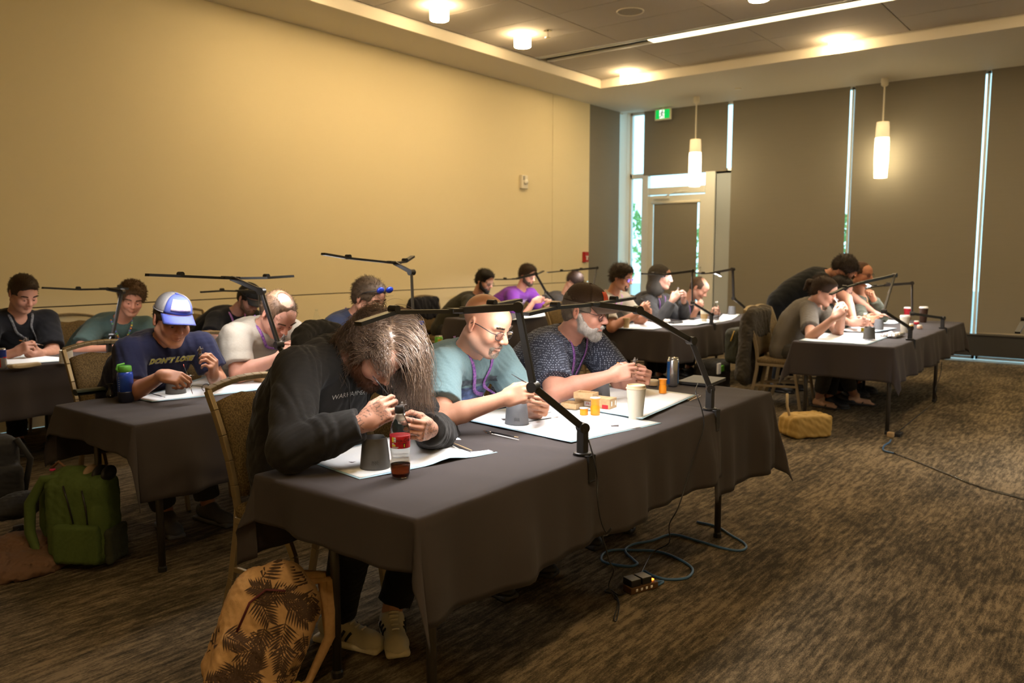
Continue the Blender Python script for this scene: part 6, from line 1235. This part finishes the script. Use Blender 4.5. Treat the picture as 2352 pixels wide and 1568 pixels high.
wbox('open wooden tray before the pale polo', (560, 874), .14, .09, .02, 6, ZP); wbox('second open wooden tray nearer the chair', (612, 874), .12, .08, .02, 2, ZP)
p = tp(576, 862); tag(MB().lathe([(.02, 0), (.022, .003), (.022, .009), (.0001, .011)], p, 20).build('jar_lid', M_pad), 'small white lid behind the wooden trays', 'lid')
def pbottle(label, px, py, h, r, capm, liquid=None, z=ZT, labelm=None, name='plastic_bottle'):
    p = tp(px, py, z); t = thing(name, label, 'bottle', tuple(p)); MB().lathe([(r*.8, 0), (r, .006), (r, h*.25), (r*.93, h*.32), (r, h*.4), (r, h*.62), (r*.6, h*.82), (r*.36, h*.9), (r*.36, h*.95)], p, 24).build('bottle_body', M_clear, t, True); MB().lathe([(r*.42, h*.92), (r*.44, h*.93), (r*.44, h), (.0001, h*1.005)], p, 18).build('cap', capm, t, auto=40)
    if liquid: MB().lathe([(.0001, .003), (r*.78, .003), (r*.94, .008), (r*.94, h*.24), (.0001, h*.24)], p, 20).build('liquid', liquid, t, True)
    if labelm: MB().lathe([(r*1.01, h*.42), (r*1.012, h*.43), (r*1.012, h*.6), (r*1.01, h*.61)], p, 24).build('label_band', labelm, t, True)
    return t
M_amber = mat('amber', (.35, .07, .01), .1, trans=.5, ior=1.2, noise=(20, .4, (.22, .04, .008))); M_bcap = mat('cap_blue_plastic', (.02, .06, .4), .4, noise=(9, .1, (.02, .05, .34)))
pbottle('large bottle with blue cap at the far end of the second table', 968, 838, .30, .045, M_bcap, M_amber, labelm=M_wl)
can('green soda can at the far end of the second table', 1008, 806, .12, .032, mat('can_green', (.12, .42, .03), .35, .3, noise=(20, .4, (.3, .5, .05))), bands=((.2, .8, mat('can_yellow', (.6, .45, .02), .4, noise=(20, .7, (.4, .05, .02))), -.2, .8),))
pbottle('clear bottle on the third row table left of the sunglasses', 728, 757, .21, .032, M_clear, name='clear_bottle')
# ---- third row
pad('white pad before the man in the black shirt', [(-60, 842), (60, 836), (190, 826), (40, 812)], wav=.003)
can('blue, silver and red slim can at the left edge', 6, 846, .135, .027, mat('can_steel', (.55, .55, .58), .3, .8, noise=(9, .3, (.45, .45, .5))), bands=((.55, .93, mat('can_navy', (.01, .03, .22), .35, noise=(9, .2, (.02, .04, .28))), -1.5, 1.5), (.08, .5, mat('can_red', (.5, .02, .02), .35, noise=(9, .2, (.42, .015, .015))), -1.2, -.3), (.52, .58, MATS['can_red'], .2, 1.4)))
p = tp(56, 843); Q = [B_(p+np.array([0, 0, .012]), EYE, (.09, .045, .012), .01)]; o = link('paper_napkin', *solid(Q, .006, folds(4, .012, 30)), mat('napkin_kraft', (.50, .40, .24), .85, noise=(60, .3, (.42, .33, .2)))); tag(o, 'crumpled kraft paper napkin beside the slim can', 'napkin')
p = tp(153, 833); t = thing('paint_tub', 'white tub with printed label on the third row table', 'tub', tuple(p)); MB().lathe([(.045, 0), (.046, .004), (.041, .085), (.042, .09), (.036, .09)], p, 24).build('tub_body', M_paper, t, auto=50); dA = math.atan2(*(CAM-p)[1::-1]); M_pg = mat('print_grey', (.3, .28, .24), .6, noise=(40, .8, (.7, .68, .64)))
for k_ in range(6): MB().sheet([[(p[0]+(.0462-.055*zz)*math.cos(dA+w), p[1]+(.0462-.055*zz)*math.sin(dA+w), p[2]+zz) for w in np.linspace(-1.1, -.25, 8)] for zz in (.014+.011*k_, .020+.011*k_)]).build('label_line', M_pg, t, True)
pad('white pad before the man in the teal tee', [(270, 822), (330, 815), (450, 798), (360, 795)], wav=.003)
# ---- corner window table
pad('white pad before the man in the beige tee', [(1392, 753), (1500, 757), (1555, 745), (1480, 737)], wav=.003); pad('white pad before the hooded painter', [(1530, 748), (1600, 748), (1655, 738), (1590, 730)], wav=.012); pad('white pad at the far end of the corner window table', [(1640, 742), (1680, 735), (1700, 722), (1660, 722)], wav=.003)
p = tp(1405, 752, ZT+.002); MB().cbox((p[0]+.02, p[1]+.06, p[2]+.006), (.2, .14, .01)).build('notebook', mat('book_blue', (.02, .14, .26), .5, noise=(9, .2, (.03, .18, .32))), None, bevel=.002); tag(bpy.data.objects['notebook'], 'blue notebook beside the kraft cup', 'book')
tt, p = paper_cup('kraft paper cup beside the blue notebook', 1438, 752, .105, .030, .040, mat('kraft_light', (.52, .38, .20), .7, noise=(30, .2, (.46, .33, .17))), None, z=ZP); dA = math.atan2(*(CAM-p)[1::-1]); [MB().sheet([[(p[0]+(.0305+.1*zz)*math.cos(dA+w), p[1]+(.0305+.1*zz)*math.sin(dA+w), p[2]+zz) for w in (-.85, -.5)] for zz in (.035+.016*k_, .045+.016*k_)]).build('stamp_mark', M_ink, tt, True) for k_ in range(3)]
water_cup('small grey cup before the hooded painter', 1517, 738, .95); water_cup('grey cup at the far end of the corner window table', 1681, 722, .95)
paper_cup('brown sleeved coffee cup before the balding man', 1617, 739, .13, .030, .041, M_cream, M_lid, band=M_kraft); pbottle('clear water bottle on the corner window table', 1645, 736, .22, .034, M_pad, labelm=M_clear, name='water_bottle_clear')
for i, (x, y, lb) in enumerate(((1552, 742, 'black spectacles case near the hooded painter'), (1598, 733, 'black phone near the balding man'))): p = tp(x, y, ZP+.004); o = MB().cbox((p[0], p[1], p[2]+.01), (.22, .07, .02)).build('black_case', M_black, None, bevel=.006); tag(o, lb, 'case')
p = tp(1532, 741, ZP); Q = [E_(p+np.array([0, 0, .02]), EYE, (.04, .04, .022))]; tag(link('crumpled_tissue', *solid(Q, .006, folds(6, .012, 60)), M_paper), 'crumpled white tissue beside the small grey cup', 'tissue')
# ---- right hand table
pad('white pad before the ponytailed painter', [(1835, 782), (1990, 792), (2060, 768), (1890, 762)], wav=.004); pad('white pad before the half hidden person', [(1925, 762), (2000, 766), (2060, 756), (1960, 750)], wav=.004, z=ZT+.008); pad('white pad before the man in the olive jacket', [(2010, 742), (2055, 744), (2080, 737), (2030, 735)], wav=.004)
water_cup('dark grey cup before the ponytailed painter', 1996, 778, .98, True, ZP+.008); water_cup('pale grey cup behind the dark one on the right hand table', 2018, 756, .9, False, ZP+.008); water_cup('dark cup before the olive jacket', 2002, 738, .95, True)
pbottle('clear bottle with white cap and yellow drink on the right hand table', 1985, 764, .19, .032, M_pad, mat('lemon', (.45, .36, .02), .1, trans=.4, ior=1.2, noise=(9, .2, (.4, .3, .02))), labelm=mat('label_lemon', (.5, .5, .1), .5, noise=(40, .8, (.15, .35, .05))), name='juice_bottle')
paper_cup('tall white paper cup on the right hand table', 2077, 764, .165, .032, .045, M_cream, M_paper); paper_cup('red paper cup with white lid on the right hand table', 2084, 734, .14, .032, .043, M_redp, M_paper); paper_cup('dark brown travel cup at the far end of the right hand table', 2120, 740, .17, .034, .046, mat('cup_brown', (.06, .03, .018), .4, noise=(9, .2, (.08, .04, .025))), M_paper)
p = tp(2050, 772, ZT+.003); Q = [B_(p+np.array([.0, 0, .014]), EYE, (.16, .07, .014), .012)]; tag(link('foil_tray', *solid(Q, .008, folds(8, .018, 50)), mat('foil', (.7, .68, .64), .22, .9, noise=(60, .6, (.35, .3, .25)))), 'crumpled shiny foil on the right hand table', 'foil')
for i, (x, y, cc, lb) in enumerate(((2092, 752, (.55, .32, .05), 'small amber pot on the right hand table'), (2112, 755, (.55, .33, .22), 'small pink pot on the right hand table'), (2105, 745, (.4, .02, .03), 'small red tin on the right hand table'))):
    p = tp(x, y); t = thing('paint_jar', lb, 'jar', tuple(p), 'small paint pots'); MB().lathe([(.022, 0), (.026, .006), (.026, .026), (.022, .03)], p, 18).build('jar_body', mat('jar%d' % i, cc, .35, noise=(30, .2, tuple(c*.8 for c in cc))), t, True); MB().lathe([(.023, .029), (.023, .040), (.0001, .041)], p, 18).build('jar_lid', M_offw, t, auto=40)
# ---- back row
pad('white pad before the man in purple', [(1175, 735), (1240, 728), (1300, 712), (1230, 715)], wav=.003); p = tp(1275, 712, ZP); tag(MB().cbox((p[0], p[1], p[2]+.006), (.09, .16, .01)).build('tablet', M_black, None, bevel=.003), 'dark tablet at the back row behind the brown cap', 'tablet')
# ------------------------------------------------------------------ things on the floor and on chairs
def fp(px, py): return at(px, py, z=0)
def outline_bag(): pass
# tropical backpack, leaning on the near table leg
a = np.array([1.535, 2.27, .0]); M_trop = mat('bag_tan', (.60, .37, .17), .85, noise=(60, .35, (.42, .25, .10)), bump=(300, .2)); M_palm = mat('palm_print', (.07, .038, .022), .85, noise=(80, .3, (.10, .055, .03)))
t = thing('tropical_backpack', 'tan backpack with dark palm leaf print on the floor by the near table leg', 'backpack', (a[0], a[1], 0)); ax = nrm((.16, -.06, .40)); vr = nrm(np.cross(ax, CAM-np.array([1.6, 2.2, .25]))); vf = np.cross(vr, ax); vf = vf if vf@(CAM-a) > 0 else -vf; RB = np.stack([vr, vf, ax])
c0 = a+np.array([0, 0, .20]); Q = [B_(c0+ax*.0, RB, (.155, .085, .19), .07, .04), E_(c0+ax*.17-vr*.0, RB, (.115, .07, .075), .05), B_(c0-ax*.085+vf*.085, RB, (.125, .035, .095), .03, .02), E_(c0+ax*.235, RB, (.05, .045, .03), .03)]
dpb = folds(41, .010, 16); link('bag_body', *solid(Q, .007, dpb), M_trop, t)
fr = np.random.RandomState(5); PV, PF = [], []
for k in range(34):
    cx, cy = fr.uniform(-.13, .13), fr.uniform(-.20, .24); an = fr.uniform(0, 6.28); Lr = fr.uniform(.07, .11); dirv = np.array([math.cos(an), math.sin(an)]); nv = np.array([-dirv[1], dirv[0]])
    def leaf(p0, d, L, w):
        n = np.array([-d[1], d[0]]); pts = []
        for q, ww in ((0, .15), (.3, 1), (.65, .75), (1, .02)): pts.append((p0+d*L*q+n*w*ww, p0+d*L*q-n*w*ww))
        b = len(PV)
        for l, r in pts: PV.extend([l, r])
        for i in range(3): PF.append((b+2*i, b+2*i+1, b+2*i+3, b+2*i+2))
    leaf(np.array([cx, cy]), dirv, Lr*1.05, .0022)
    for j in range(9):
        for sg in (-1, 1):
            q = .18+.8*j/9; d2 = dirv*(.45+.5*q)+nv*sg*(1-.35*q); d2 /= np.linalg.norm(d2); leaf(np.array([cx, cy])+dirv*Lr*q, d2, Lr*(.62-.3*q), .0034)
P3d = np.array([c0+vr*x+ax*y+vf*.25 for x, y in PV]); tt_ = np.zeros(len(P3d))
for _ in range(40): tt_ += np.clip(pdist(Q, P3d-vf*tt_[:, None], dpb)-.0015, -.01, .012)*.85
ok = tt_ < .40; f2 = [q for q in PF if all(ok[i] for i in q) and max(tt_[i] for i in q)-min(tt_[i] for i in q) < .03]; link('palm_print', P3d-vf*tt_[:, None], f2, M_palm, t)['kind'] = 'stuff'
for sx_ in (-.05, .06): MB().tube([c0+ax*.20+vr*sx_-vf*.03, c0+ax*.24+vr*(.13+sx_*.3)-vf*.05, c0+ax*.05+vr*(.215)-vf*.06, c0-ax*.12+vr*.20-vf*.06, c0-ax*.18+vr*.13-vf*.03], [.018, .02, .02, .014, .012], 8).build('shoulder_strap', M_trop, t, True)
MB().tube([c0+vf*.09+vr*x+ax*y for x, y in ((-.08, .02), (-.075, .12), (-.04, .175), (.02, .19))], .004, 6).build('zip', mat('zip_dark', (.12, .02, .03), .6, noise=(90, .3, (.08, .02, .02))), t, True)
MB().cbox(c0-ax*.12+vr*.16+vf*.02, (.05, .03, .02)).build('loop_tag', mat('tag_yellow', (.52, .42, .10), .7, noise=(60, .2, (.45, .36, .08))), t)
# green backpack under the near end of the second table
M_green = mat('bag_green', (.075, .115, .025), .8, noise=(90, .4, (.055, .088, .018)), bump=(260, .2)); a = np.array([1.70, 3.95, 0]); t = thing('green_backpack', 'green backpack standing on the floor by the second table', 'backpack', tuple(a)); vr = nrm((.55, -.83, 0)); vf = nrm((-.83, -.55, 0)); RB = np.stack([vr, vf, [0, 0, 1.]]); c0 = a+np.array([0, 0, .23]); W = lambda x, y, z: c0+vr*x+vf*y+np.array([0, 0, z])
Q = [B_(W(.01, 0, 0), RB, (.155, .095, .215), .06, .03), E_(W(-.03, 0, .19), RB, (.10, .07, .06), .04)]; dpb = folds(43, .009, 17); link('bag_body', *solid(Q, .008, dpb), M_green, t)
link('front_pocket', *solid([B_(W(.03, .095, -.10), RB, (.115, .03, .095), .025, .01)], .007, folds(44, .007, 20)), M_green, t); link('side_pocket', *solid([B_(W(.165, 0, -.12), RB, (.02, .08, .085), .018, .01)], .007, folds(45, .007, 20)), mat('bag_dark', (.03, .035, .02), .85, noise=(90, .4, (.045, .05, .03))), t)
for sy_ in (-.05, .06): MB().tube([W(-.06, sy_, .21), W(-.14, sy_, .20), W(-.215, sy_, .08), W(-.225, sy_, -.06), W(-.19, sy_, -.17), W(-.12, sy_, -.215)], [.014, .022, .026, .024, .018, .010], 10).build('shoulder_strap', M_green, t, True)
MB().tube([W(-.06, .0, .235), W(-.1, .0, .27), W(-.14, .0, .235)], .007, 8).build('haul_loop', mat('strap_brown', (.16, .08, .04), .7, noise=(60, .2, (.12, .06, .03))), t, True); MB().lathe([(.012, -.004), (.014, 0), (.012, .004)], W(-.12, .02, .235), 12).build('pink_ring', mat('pink', (.6, .03, .12), .4, noise=(9, .1, (.5, .02, .1))), t, True)
MB().tube([W(-.02, .098, .18), W(0, .1, .1), W(.02, .1, 0)], .004, 6).build('zip', M_black, t, True); MB().tube([W(.07, .098, .16), W(.085, .1, .08), W(.09, .1, .0)], .004, 6).build('zip', M_black, t, True)
for i in range(3): link('packed_item', *solid([E_(W(.05+.045*i, -.01, .215), RB, (.02, .06, .04))], .008), (mat('tan_lining', (.32, .22, .13), .7, noise=(60, .3, (.25, .17, .1))), M_black, M_black)[i], t)
# coats and bags on the floor at left
p = fp(48, 1305); Q = [E_(p+np.array([0, 0, .03]), EYE, (.22, .20, .07)), E_(p+np.array([.05, .10, .06]), EYE, (.16, .14, .08), .03), E_(p+np.array([-.12, -.02, .04]), EYE, (.12, .12, .06), .03), B_(p+np.array([0, 0, -.1]), EYE, (.6, .6, .1), .01, .001, op='s')]; tag(link('brown_coat', *solid(Q, .008, folds(51, .022, 16)), mat('coat_brown', (.16, .09, .055), .9, noise=(60, .3, (.12, .065, .04)))), 'brown coat lying crumpled on the carpet at the left edge', 'coat')
p = fp(60, 1222)+np.array([0, .06, 0]); t = thing('waist_bag', 'black bag with buckle lying on the brown coat', 'bag', (p[0], p[1], .08)); Q = [E_(p+np.array([0, 0, .14]), EYE, (.13, .09, .07)), E_(p+np.array([-.1, 0, .12]), EYE, (.09, .06, .04), .03)]; link('bag_body', *solid(Q, .008, folds(52, .012, 20)), mat('bag_black', (.02, .02, .02), .8, noise=(60, .4, (.03, .03, .03))), t); q = at(42, 1213, x=p[0]-.1); MB().cbox(q, (.05, .02, .035)).build('buckle', M_black, t, bevel=.006); MB().tube([q, q+np.array([-.12, .0, -.05]), q+np.array([-.25, .05, -.12])], .012, 6).build('strap', MATS['bag_black'], t, True)
p = fp(-8, 1160); t = thing('dark_rucksack', 'dark rucksack cut by the left edge under the third row table', 'backpack', tuple(p)); Q = [B_(p+np.array([0, .1, .2]), EYE, (.16, .11, .2), .07, .03), B_(p+np.array([.02, -.03, .14]), EYE, (.12, .05, .1), .04, .02)]; link('bag_body', *solid(Q, .012, folds(53, .010, 18)), MATS['bag_black'], t); MB().tube([p+np.array([.13, 0, .38]), p+np.array([.19, -.03, .25]), p+np.array([.15, -.02, .06])], .018, 8).build('shoulder_strap', MATS['bag_black'], t, True)
# coats on chair backs
def coat(label, ch, col, seed, dx=0., long=.0, name='hanging_coat'):
    h = PEOPLE[ch]['hip']; p = np.array([h[0]+dx, h[1]+.30, 0]); Q = [B_(p+np.array([0, 0.0, .80]), EYE, (.24, .06, .15), .05, .04), C_(p+np.array([-.20, .03, .85]), p+np.array([-.24, .05, .45-long]), .055, .07, .05), C_(p+np.array([.20, .03, .85]), p+np.array([.22, .05, .5-long]), .055, .06, .05), B_(p+np.array([0, .05, .60-long*.5]), EYE, (.22, .05, .26+long*.5), .04, .05)]
    o = link(name, *solid(Q, .011, folds(seed, .024, 15, aniso=(1, 1, .45))), cloth_mat('coat%d' % seed, col)); tag(o, label, 'coat', 'coats hung on chair backs'); return o
coat('olive brown coat hanging over the chair at the right hand table', 'ponytail', (.060, .050, .034), 61, 0, .16); coat('dark navy coat hung on the chair by the pale wall', 'green_beard', (.016, .016, .022), 62, -.05, .1)
h = PEOPLE['ponytail']['hip']; p = np.array([h[0]-.02, h[1]+.50, 0]); t = thing('hanging_rucksack', 'dark green rucksack with yellow zip hung behind the olive coat', 'backpack', tuple(p+np.array([0, 0, .35]))); link('bag_body', *solid([B_(p+np.array([0, 0, .56]), EYE, (.14, .09, .18), .06, .03)], .011, folds(63, .014, 18)), mat('rucksack_olive', (.028, .028, .014), .7, noise=(60, .4, (.05, .05, .02))), t); MB().tube([p+np.array([-.13, -.02, .72]), p+np.array([-.145, .0, .64]), p+np.array([-.12, .03, .57])], .006, 6).build('zip', mat('zip_yellow', (.5, .30, .03), .5, noise=(9, .1, (.45, .26, .02))), t, True); MB().tube([p+np.array([0, -.2, .86]), p+np.array([0, -.08, .84]), p+np.array([0, -.04, .7])], .014, 6).build('shoulder_strap', MATS['rucksack_olive'], t, True)
p = fp(1655, 915); t = thing('floor_rucksack', 'black rucksack with lime green trim under the corner window table', 'backpack', tuple(p)); link('bag_body', *solid([B_(p+np.array([0, .1, .2]), EYE, (.2, .14, .2), .08, .03)], .014, folds(64, .016, 16)), MATS['bag_black'], t); M_lime = mat('lime', (.12, .5, .02), .6, noise=(30, .2, (.1, .42, .02))); MB().cbox(p+np.array([-.1, -.05, .33]), (.08, .02, .06)).build('lime_panel', M_lime, t, bevel=.006); MB().cbox(p+np.array([.16, -.05, .42]), (.12, .02, .04)).build('lime_panel', M_lime, t, bevel=.006); MB().cbox(p+np.array([-.2, -.06, .34]), (.07, .02, .11)).build('white_panel', M_paper, t, bevel=.006)
# kraft paper bag on the carpet
p = fp(1862, 1004); t = thing('paper_bag', 'kraft paper bag lying on the carpet by the right hand table', 'paper bag', tuple(p)); RB = np.stack([nrm((.75, -.62, 0)), nrm((.62, .75, 0)), [0, 0, 1.]]); link('bag_body', *solid([B_(p+np.array([.03, .05, .095]), RB, (.17, .12, .092), .03, .02), B_(p+RB[0]*-.15+np.array([.03, .05, .09]), RB, (.05, .10, .07), .02, .03)], .009, folds(71, .014, 14)), mat('paper_bag', (.44, .28, .07), .75, noise=(20, .5, (.36, .22, .05))), t); q = p+RB[0]*-.16+np.array([.03, .03, .12]); MB().tube([q, q+np.array([-.02, .03, .14]), q+np.array([-.03, .03, .24])], .010, 6).build('rolled_top', mat('kraft_pale', (.5, .38, .2), .8, noise=(40, .2, (.44, .33, .17))), t, True)
# blue extension cord
bl = [(1601, 1198), (1647, 1209), (1680, 1229), (1707, 1245), (1714, 1257), (1698, 1264), (1659, 1258), (1601, 1241), (1544, 1227), (1498, 1241), (1454, 1250), (1436, 1264), (1454, 1284), (1464, 1294), (1448, 1300), (1409, 1296), (1383, 1287), (1386, 1271), (1409, 1263), (1452, 1263), (1510, 1266), (1556, 1282), (1590, 1305), (1578, 1326), (1533, 1330), (1498, 1321), (1479, 1311), (1471, 1326), (1498, 1336), (1523, 1335), (1510, 1343), (1496, 1345)]
def spline(P, n=6):
    P = [np.array(p, float) for p in P]; P = [2*P[0]-P[1]]+P+[2*P[-1]-P[-2]]; o = []
    for i in range(1, len(P)-2):
        for k in range(n):
            t_ = k/n; o.append(.5*((2*P[i])+(-P[i-1]+P[i+1])*t_+(2*P[i-1]-5*P[i]+4*P[i+1]-P[i+2])*t_**2+(-P[i-1]+3*P[i]-3*P[i+1]+P[i+2])*t_**3))
    return o+[P[-2]]
t = thing('extension_cord', 'blue extension cord looping over the carpet', 'cord', tuple(fp(1500, 1290))); pts = [at(x, y, z=.007) for x, y in bl]; zz = spline(pts); MB().tube([q+np.array([0, 0, .006 if 60 < i < 130 and i % 2 == 9 else 0]) for i, q in enumerate(zz)], .0062, 8).build('cable', mat('cord_blue', (.045, .12, .24), .45, noise=(20, .2, (.06, .15, .28))), t, True)
e = pts[-1]; d = nrm(e-pts[-2]); MB().cyl(e-d*.01, e+d*.03, .011, 10).build('plug', mat('plug_red', (.7, .06, .02), .4, emis=((1, .15, .03), .6), noise=(9, .2, (.6, .05, .02))), t, True)
c0 = fp(1440, 1362); c1 = fp(1502, 1345); d = nrm(c1-c0); sd = np.array([-d[1], d[0], 0]); t = thing('power_strip', 'power strip with two chargers and a small orange light', 'power strip', tuple((c0+c1)/2)); MB().bar(c0+np.array([0, 0, .016]), c1+np.array([0, 0, .016]), .06, .03).build('strip_body', mat('strip_amber', (.10, .05, .02), .4, noise=(9, .3, (.07, .035, .015))), t, bevel=.004)
for i, q in enumerate((.22, .62)): m_ = c0+(c1-c0)*q+np.array([0, 0, .045])+sd*.008; MB().bar(m_-d*.027, m_+d*.027, .062, .03).build('charger', M_black, t, bevel=.004); MB().bar(m_-d*.025+np.array([0, 0, .0155]), m_+d*.025+np.array([0, 0, .0155]), .058, .001).build('charger_label', mat('charger_grey', (.42, .42, .42), .3, noise=(9, .2, (.36, .36, .36))), t)
MB().cbox(c0+(c1-c0)*.93+np.array([0, 0, .032]), (.012, .012, .008)).build('pilot_light', mat('pilot', (1, .3, .05), .4, emis=((1, .22, .02), 6), noise=(9, .1, (1, .25, .04))), t)
m = MB()
for i in range(4): m.cbox(c0+(c1-c0)*(.2+.18*i)-sd*.031+np.array([0, 0, .018]), (.012, .004, .01))
m.build('outlet_mark', M_wl, t)
# lamp leads
lead = [at(1352, 1010, y=1.60), at(1366, 1062, y=1.565), at(1372, 1100, y=1.56), at(1372, 1140, y=1.54), at(1379, 1190, y=1.53), at(1392, 1222, y=1.52), at(1404, 1212, y=1.50), at(1396, 1228, y=1.51), at(1384, 1233, y=1.52), at(1392, 1260, y=1.52), at(1400, 1290, y=1.54), at(1410, 1310, y=1.58), at(1398, 1345, y=1.64), at(1412, 1372, z=.006)]
t = tag(MB().tube(spline(lead, 4)+spline([at(x, y, z=.005) for x, y in ((1412, 1372), (1420, 1385), (1410, 1420), (1416, 1424), (1422, 1390), (1414, 1366), (1390, 1358), (1400, 1352), (1420, 1366), (1436, 1362))], 3), .0028, 6).build('lamp_lead', M_black, None, True), 'thin black lamp lead hanging down the cloth to the power strip', 'cable')
lead2 = [at(1603, 880, y=1.66), at(1598, 900, y=1.62), at(1612, 940, y=1.585), at(1616, 985, y=1.57), at(1590, 1060, y=1.56), at(1560, 1160, y=1.55), at(1537, 1205, y=1.60), at(1537, 1246, y=1.72), at(1500, 1268, z=.01), at(1478, 1305, z=.01), at(1455, 1352, z=.02)]
tag(MB().tube(spline(lead2, 4), .0028, 6).build('lamp_lead', M_black, None, True), 'thin black lead from the second lamp across the blue cord', 'cable')
tape = [(2052, 1040), (2110, 1062), (2180, 1090), (2250, 1118), (2352, 1146), (2480, 1190)]; t = thing('taped_cable', 'black tape covered cable running over the carpet to the right', 'cable', tuple(fp(2180, 1090))); pp = spline([at(x, y, z=.006) for x, y in tape], 6); m = MB(); m.sheet([[q+np.array([.02, .025, -.004]), q+np.array([.006, .008, .006]), q+np.array([-.006, -.008, .006]), q+np.array([-.02, -.025, -.004])] for q in pp]); o = m.build('tape_strip', mat('gaffer', (.02, .018, .016), .22, noise=((30, 30, 30), .5, (.10, .09, .08)), bump=(40, .8)), t, True)
MB().tube(spline([at(x, y, z=.008) for x, y in ((2052, 1040), (2030, 1034), (2030, 1024), (2042, 1016), (2046, 1010))], 5), .007, 8).build('cable_end', MATS['cord_blue'], t, True); q = fp(2044, 1004); MB().cbox(q+np.array([.02, .0, .02]), (.05, .05, .04)).build('junction_plug', M_kraft, t, bevel=.006); MB().cbox(q+np.array([.1, -.04, .015]), (.12, .05, .03)).build('power_brick', M_black, t, bevel=.006)
tag(MB().tube(spline([at(2163, 830, y=1.56), at(2160, 860, y=1.55), at(2148, 895, y=1.5), at(2152, 915, y=1.5), at(2145, 925, z=.006), at(2120, 945, z=.006), at(2070, 985, z=.006), at(2052, 1000, z=.006)], 4), .004, 6).build('lamp_lead', M_black, None, True), 'thin lead hanging from the far lamp of the right hand table', 'cable')
# a further table beyond the right edge: only its lamp reaches into the frame
T7 = (5.6, 7.9, -.75, .05); table('table beyond the right edge of the photograph', *T7, 5.7, 7.8, -.65, -.05); drape('black cloth on the table beyond the right edge', *T7, TZ, .3, .3, .3, .3, 21)
task_lamp('task lamp whose lit bar reaches in at the right edge', (6.6, -.748), [(6.45, -.55, 1.05), (6.5, -.1, 1.2)], (6.55, .2, 1.12), [at(2352, 735, x=6.3), at(2337, 763, x=6.1)], [(6.8, .3, 1.14), (7.0, .32, 1.15)], PW)
